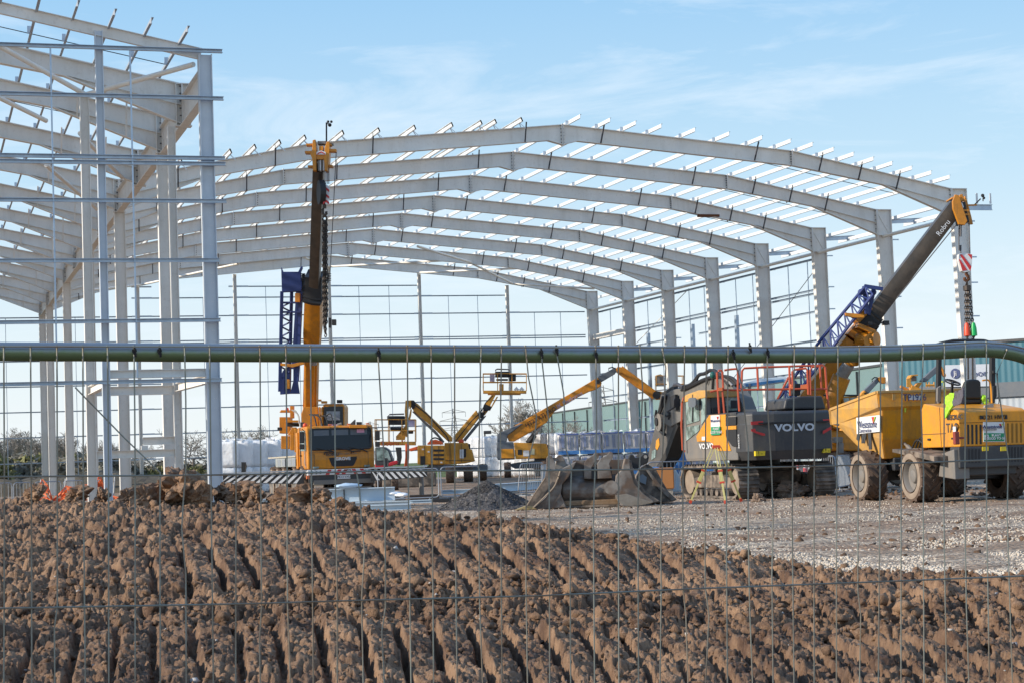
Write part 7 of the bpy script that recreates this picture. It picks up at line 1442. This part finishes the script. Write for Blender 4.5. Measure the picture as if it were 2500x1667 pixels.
def place_pack(me, px, d, z, lab, grp, rz=0):
    ob = bpy.data.objects.new('wrapped_pack', me); COL.objects.link(ob); p = GX(px, d); p.z = z; ob.location = p; ob.rotation_euler = (0, 0, -YAW+rz); tag(ob, lab, 'pack', grp); return ob
tn = ['lower', 'upper']; 
def film(ob, w, h, d_):   # loose sheet of film bunched on top, and dark gap straps
    mb = MB(); 
    for i in range(9):
        a = Vector((random.uniform(-w/2, w/2), random.uniform(-.5, .3), h-.02)); mb.add([a+Vector((random.gauss(0, .22), random.gauss(0, .12), abs(random.gauss(.02, .09)))) for _ in range(4)], [(0, 1, 2), (0, 2, 3)])
    mb.build('loose_film', WRAP, ob)
for i in range(5):
    for t in (0, 1):
        ob = place_pack(PKW[(i+t) % 3], 556+i*36, 104+i*1.2, t*1.46, 'white wrapped pack in the %s tier of the stack left of the left crane' % tn[t], 'white packs left of the crane, %s tier' % tn[t])
        if t: film(ob, 1.1, 1.45, 0)
for i in range(15):
    for t in (0, 1):
        ob = place_pack(PKN[(i*2+t) % 3], 1127+i*17.2, 152-i*.9, t*1.58, 'narrow white wrapped pack in the %s tier of the row behind the lettered lift' % tn[t], 'narrow white packs, %s tier' % tn[t])
        if t: film(ob, .6, 1.5, 0)
for i in range(7):
    for t in (0, 1):
        ob = place_pack(PKP[(i+t) % 2], 1390+i*54, 133, t*1.52, 'blue printed wrapped pack in the %s tier of the row behind the buckets' % tn[t], 'blue printed packs, %s tier' % tn[t])
        mb = MB()
        for xa, xb, zb in ((-.64, -.56, .35), (-.50, -.30, .5), (-.02, .05, .4), (.12, .17, .4), (.34, .40, .5), (.58, .66, .35)): mb.bx(xa, xb, -.70, -.68, zb, 1.3)
        mb.build('printed_stripes', mat('print blue', (.20, .25, .42), .5, 0, (.25, .28, .36), 9, .7), ob); mb = MB(); mb.bx(-.74, .74, -.72, -.66, .02, .28); mb.build('blue_base_wrap', BLUE, ob)
        if t:
            mb = MB(); mb.bx(-.74, .74, -.71, -.66, 1.40, 1.47); mb.build('top_band', mat('print edge', (.06, .12, .4), .4), ob); film(ob, 1.4, 1.5, 0)
for i, x in enumerate((1362, 1398)): place_pack(PKW[i], x+4, 128, 1.5 if i == 0 else 1.5, 'white wrapped end pack beside the printed packs', 'white end packs') if 0 else None
# blue bag and blue sheeted things behind the excavator
bg_ = Mach('bulk_bag', 'tall blue bulk bag with yellow lettering behind the excavator cab', 'bag', 1656, 66, 0); o = bg_.o
g0 = bg_.inv @ GX(1656, 66); m_ = MB(); 
m_.lathe([(.6, .001), (.6, .42), (.75, .46), (1.4, .44), (2.0, .48), (2.7, .42), (2.72, .001)], g0, 'z', 20); m_.build('bag', BLUE, o, smooth=True)
m_ = MB(); m_.lathe([(.0, .5), (.0, .55), (.6, .5), (.6, .001)], g0, 'z', 12); m_.build('pallet', CONC, o)
text('Made Pure', .2, face_m(bg_.P(*Z7(225, 908), -.52), (1, 0, 0)), YEL2, o)
for i, px in enumerate((1578, 1602, 1638, 1680)):
    q = thing('sheeted_bundle', ['first small blue sheeted bundle left of the excavator tracks', 'second blue sheeted bundle, beside the arm', 'third blue sheeted bundle behind the barrier', 'pale blue sheeted bundle nearest the excavator track'][i], 'bundle', GX(px, 63+i*.5), -YAW, 'blue sheeted bundles behind the barrier')
    mb = MB(); mb.prism([(-.35, 0), (.35, 0), (.3, .6), (.12, .95), (-.15, .95), (-.3, .6)], -.3, .3, 'y'); mb.build('sheet', [BLUE, BLUE, BEAMB, BEAMB][i], q, .06); mb = MB(); mb.bx(-.32, .32, -.31, .31, .0, .12); mb.build('base', CONC, q)
tb = thing('timber_crate', 'orange brown timber crate right of the buckets', 'crate', GX(1618, 58), -YAW)
mb = MB(); mb.bx(-.35, .35, -.3, .3, .3, .95); mb.build('box', mat('orange timber', (.45, .2, .07), .8), tb, .03); mb = MB(); mb.bx(-.3, .3, -.25, .25, 0, .3); mb.build('legs', CONC, tb)
# ================================================================ steel beams on the ground
def beam(px0, px1, d, z, w, h, label, m=BEAMB, marks=0, dd=0.):
    a = GX(px0, d); b_ = GX(px1, d+dd); o_ = thing('steel_beam', label, 'steel beam', a, 0, 'pale blue steel beams stacked on the ground'); o_['kind'] = 'thing'; q = b_-a
    mb = MB(); mb.ibeam((0, 0, z+h/2), (q.x, q.y, z+h/2), w, h, .025, .016); mb.build('beam', m, o_)
    for i in range(marks): f = .35+.2*i; mb = MB(); c_ = Vector((q.x*f, q.y*f, z+h/2))-FH*(.02); mb.box(c_, (.03, .05, h*.92), -YAW); mb.build('stiffener', DGREY, o_)
    return o_
beam(640, 700, 58.5, .0, .3, .42, 'pale blue steel beam whose left end sits behind the soil lumps')
beam(775, 965, 58, .24, .3, .42, 'topmost wide blue steel beam of the ground stack with drilled end plate', marks=2)
beam(790, 1000, 57.2, .0, .3, .24, 'lower wide white blue steel beam of the ground stack')
beam(890, 1003, 55.6, .0, .3, .18, 'short steel beam lying in front of the ground stack')
beam(1000, 1055, 58.6, .12, .2, .1, 'thin steel section sticking out right of the ground stack')
beam(1080, 1235, 74, .1, .2, .16, 'long light steel beam lying behind the gravel heap')
o_ = beam(1185, 1330, 78, .02, .4, .34, 'large grey steel plate beam behind the gravel heap', dd=6)
beam(1290, 1460, 84, .0, .5, .42, 'cream steel beam lying behind the open barrier', mat('cream steel', (.55, .5, .42), .5))
for i, (px, d, z, s) in enumerate(((853, 57.8, .74, .22), (968, 57.4, .46, .16), (982, 57.0, .42, .18), (490, 60, .45, .4), (513, 60, .75, .35), (470, 61, .4, .35), (553, 60, .55, .3))):
    b0 = GX(px, d); mb = MB(); v0, f0 = icos(3); mb.add([(p[0]*s*1.9*(1+.3*mnoise.noise(Vector(p)*2+Vector((i, 0, 0)))), p[1]*s, p[2]*s*.35*(1+.6*mnoise.noise(Vector(p)*2.5+Vector((0, i, 0))))) for p in v0], [tuple(q) for q in f0])
    ob = mb.build('plastic_sheet', WRAP if i not in (0,) else mat('pale blue plastic', (.5, .64, .78), .35, 0, (.4, .5, .6), 4, .5), None, smooth=True); ob.location = (b0.x, b0.y, z); ob.rotation_euler = (0, 0, i*.9)
    tag(ob, ['pale blue plastic bag lying on top of the topmost steel beam', 'white plastic scrap on the right end of the steel beams', 'torn white plastic at the far right tip of the steel beams', 'white and blue plastic sheet heap left of the corner column foot', 'upright flap of white plastic at the corner column foot', 'pale plastic sheet at left end of the heap by the corner column', 'white plastic scrap right of the corner column foot'][i], 'plastic sheet')
# gravel heap
gh = MB(); c0 = GX(1190, 53); n = 70; vs = []
for i in range(n):
    for j in range(n):
        x = (i/(n-1)-.5)*5.2; y = (j/(n-1)-.5)*4.2; r = math.hypot(x/1.0, y/.9)
        z = .86*max(0, 1-r/1.75)**.9 if r < 1.75 else 0; z = .80-.52*r if r > .15 else .77-.5*r*.4
        z = max(z, .55*(.45-.22*r)); z += .10*mnoise.noise(Vector((x*2.2, y*2.2, 3)))+.05*mnoise.noise(Vector((x*7, y*7, 3)))+.03*mnoise.noise(Vector((x*19, y*19, 3))); vs.append((x, y, z-.02 if r < 2.3 else min(z, -.05)))
gh.add(vs, [(i*n+j, (i+1)*n+j, (i+1)*n+j+1, i*n+j+1) for i in range(n-1) for j in range(n-1)])
GR = mat('dark road planings', (.055, .05, .05), .85, 0, (.24, .22, .2), 16, .75, .03, 22, lo=.5, hi=.66); gho = gh.build('gravel_heap', GR, None); gho.location = c0; gho.rotation_euler = (0, 0, -YAW); tag(gho, 'small dark heap of gravel left of the buckets', 'gravel heap')
pts = []; 
for _ in range(4200):
    a = random.uniform(0, 6.3); r = abs(random.gauss(0, 1.15)); x, y = r*math.cos(a)*1.1, r*math.sin(a)*.9; q = uv(0, 0); w_ = c0+RH*x+FH*y; pts.append((w_.x, w_.y, max(0.02, .80-.52*math.hypot(x, y/.9))-.0))
tag(scatter('gravel_stones', pts, np.array([random.uniform(.008, .028) for _ in pts]), rv1, rf1, GR), 'loose dark stones on the small gravel heap', 'gravel')
# ================================================================ barriers
def barrier(px0, px1, d0, d1, label, h=1.1, bars=True, lean=0.):
    a = GX(px0, d0); b_ = GX(px1, d1); v = b_-a; L_ = v.length; o_ = thing('pedestrian_barrier', label, 'barrier', a, math.atan2(v.y, v.x), 'galvanised pedestrian barriers')
    fr = MB(); pr_ = rrect(0, L_, .14, h, .13); fr.path([(x, lean*z, z) for x, z in pr_], .021, 6, True); fr.build('frame', BARR, o_, smooth=True)
    if bars:
        bb_ = MB(); n_ = int(L_/.125)
        for i in range(1, n_): bb_.tube((L_*i/n_, lean*.14, .14), (L_*i/n_, lean*h, h), .0085, n=5)
        bb_.build('bars', BARR, o_)
    for f in (.15, .85): MB().bar((L_*f, -.3, .02), (L_*f, .3, .02), .05, .03).tube((L_*f, 0, .02), (L_*f, 0, .15), .02, n=5).build('foot', BARR, o_)
    return o_
barrier(924, 1072, 66, 66, 'low open barrier frame without bars left of the gravel heap', 1.15, False)
barrier(1078, 1172, 66.5, 67, 'open barrier frame without bars directly behind the gravel heap', 1.18, False)
barrier(1264, 1321, 69, 70, 'leaning silver barrier between gravel heap and leftmost bucket', 1.2, lean=-.15)
barrier(1324, 1336, 70, 75, 'edge-on barrier just left of the leftmost bucket', 1.1)
barrier(1583, 1727, 60, 60.5, 'silver barrier in front of the excavator track behind the tripod', 1.12)
barrier(1715, 1790, 66, 67, 'barrier half hidden behind the tripod head', 1.1)
barrier(1893, 1978, 60, 63, 'silver barrier behind the excavator under its counterweight', 1.1); barrier(1978, 2042, 60.5, 59, 'barrier between excavator and dumper front wheel', 1.12); barrier(2045, 2078, 59, 62, 'short barrier edge beside the dumper front wheel', 1.12)
for i, x in enumerate((1950, 1968, 1988, 2012, 2030)):
    q = thing('safety_cone', ['leftmost red and white strip of litter behind the barrier', 'white cone behind the barrier under the counterweight', 'red and white cone behind the right barrier', 'orange cone behind the right barrier', 'rightmost red cone behind the barrier beside the dumper'][i], 'cone', GX(x, 66+i*.3), 0, 'cones behind the right barriers')
    mb = MB(); mb.lathe([(0, .19), (.03, .19), (.04, .14), (.95, .03), (.96, .001)], (0, 0, 0), 'z', 12); mb.build('cone', [REDS, WHITE, REDS, ORANGE, REDS][i], q); mb = MB(); mb.lathe([(.45, .098), (.7, .07)], (0, 0, 0), 'z', 12); mb.build('band', WHITE if i != 1 else REDS, q)
for i, (x0, x1, d) in enumerate(((-40, 30, 72), (34, 82, 70), (86, 150, 71), (156, 205, 71))): barrier(x0, x1, d, d+.6, ['barrier at the left edge of the view behind the mud bank', 'second barrier from the left edge behind the mud bank', 'third barrier from the left edge behind orange netting', 'fourth barrier from the left edge, among the steel columns'][i], 1.15)
# rubber feet and blocks
for i, (x, d) in enumerate(((1075, 63.5), (1086, 64))):
    mb = MB(); mb.prism([(-.35, 0), (.35, 0), (.3, .14), (-.3, .14)], -.12, .12, 'y'); ob = mb.build('barrier_block', BLACK, None, .02); ob.location = GX(x, d); ob.rotation_euler = (0, 0, -YAW+i*1.2); tag(ob, ['black rubber foot block below the open barrier frame', 'second black foot block lying crosswise below the open barrier frame'][i], 'foot block')
# orange netting left
nt_ = thing('netting_fence', 'crumpled orange plastic netting fence behind the mud bank at left', 'netting', GX(140, 66), -YAW)
seg_ = [(48, .55), (60, .75), (75, .9), (92, .8), (105, 1.2), (118, 1.0), (130, .5), (150, .75), (163, .95), (180, .9), (195, .6), (210, .95), (225, 1.0), (237, 1.15), (250, 1.25), (256, .9), (270, .6), (292, .5)]
nm = MB(); inv_ = (Matrix.Translation(nt_.location) @ Matrix.Rotation(-YAW, 4, 'Z')).inverted(); rows = 8; pp = []
for i, (x, h) in enumerate(seg_):
    b0 = inv_ @ GX(x, 66+random.uniform(-.4, .4)); pp.append([b0+Vector((random.gauss(0, .04), random.gauss(0, .10), h*1.05*j/rows)) for j in range(rows+1)])
for a, b_ in zip(pp[:-1], pp[1:]):
    for j in range(rows):
        nm.tube(a[j], b_[j+1], .014, n=3); nm.tube(a[j+1], b_[j], .014, n=3); nm.tube(a[j+1], b_[j+1], .02, n=3)
        if random.random() < .3: nm.add([a[j], b_[j], b_[j+1], a[j+1]], [(0, 1, 2, 3)])
nm.build('netting', ORANGE, nt_)
for i, x in enumerate((95, 155, 230, 275)):
    q = Vector(inv_ @ GX(x, 66)); MB().tube(q, q+Vector((.1, 0, 1.25)), .025, n=6).build('stake', BARR, nt_)
mb = MB(); mb.box((0, 0, .5), (.12, .12, 1.0)); ob = mb.build('marker_post', REDS, None, .01); ob.location = GX(226, 66)-Vector((0, 0, .05)); tag(ob, 'short bright red marker post beside the blue gable column', 'post')
# concrete slab edge inside building
for i, (x0, x1, d, z) in enumerate(((150, 540, 80, .12),)):
    a, b_ = GX(x0, d), GX(x1, d); q = thing('kerb_beam', 'long pale concrete ground beam between the steel columns', 'ground beam', a, math.atan2((b_-a).y, (b_-a).x)); q['kind'] = 'thing'; L_ = (b_-a).length; MB().bx(0, L_, -.2, .2, 0, .35).build('beam', CONC, q, .02)
# tall lamp and small pole
q = thing('floodlight_pole', 'thin dark pole with a lamp behind the white packs in the centre', 'lamp post', GX(1187, 170), -YAW); h_ = 1.4+(hz(1187)-1052)*170/F
MB().tube((0, 0, 0), (0, 0, h_), .07, n=6).build('pole', DGREY, q); MB().box((.25, 0, h_-.1), (.7, .3, .3)).build('lamp_head', DGREY, q, .05)
q = thing('marker_lamp', 'small orange beacon on a stick above the white packs', 'beacon', GX(1168, 150), -YAW); h_ = 1.4+(hz(1168)-1067)*150/F
MB().tube((0, 0, 0), (0, 0, h_-.3), .04, n=5).build('stick', DGREY, q); mb = MB(); mb.ball((0, 0, h_-.2), .22, 6, sz=1.2); mb.build('beacon', MATS['amber beacon'], q)
# rock under the excavator
for i, (x, y, s) in enumerate(((Z7(1325, 1330)[0], 0, .36), (Z7(990, 1395)[0], 0, .16))):
    b0 = GX(x, 54.5 if i == 0 else 51); mb = MB(); w_ = big[i+2]*s; mb.add([tuple(v) for v in w_], [tuple(q) for q in bf]); ob = mb.build('boulder', mat('brown boulder', (.2, .14, .1), .85, 0, (.3, .22, .17), 6, .6), None); ob.location = b0+Vector((0, 0, s*.4)); tag(ob, ['round brown boulder lying between the excavator tracks', 'small reddish stone beside the right foot of the tripod'][i], 'boulder')
# conveyor-like blue trailer behind the cab
cv = Mach('conveyor', 'long pale blue conveyor arm behind the red handrails of the excavator', 'conveyor', 1850, 92, 0); o = cv.o
m_ = MB(); cv.T(m_, [Z7(845, 290), Z7(1000, 250), Z7(1240, 230), Z7(1290, 245), Z7(1290, 275), Z7(1000, 318), Z7(850, 335)], 0, .8); m_.build('belt_frame', BEAMB, o, .03)
m_ = MB(); cv.T(m_, [Z7(860, 298), Z7(1230, 252), Z7(1230, 275), Z7(870, 325)], -.05, .04); m_.build('blue_side', mat('conveyor blue', (.03, .14, .32), .5), o)
for x in (1830, 1915): m_ = MB(); p = cv.P(x, 935); g0 = cv.inv @ GX(x, 92); m_.tube(p, g0, .08, n=6); m_.build('leg', LIFTG, o)
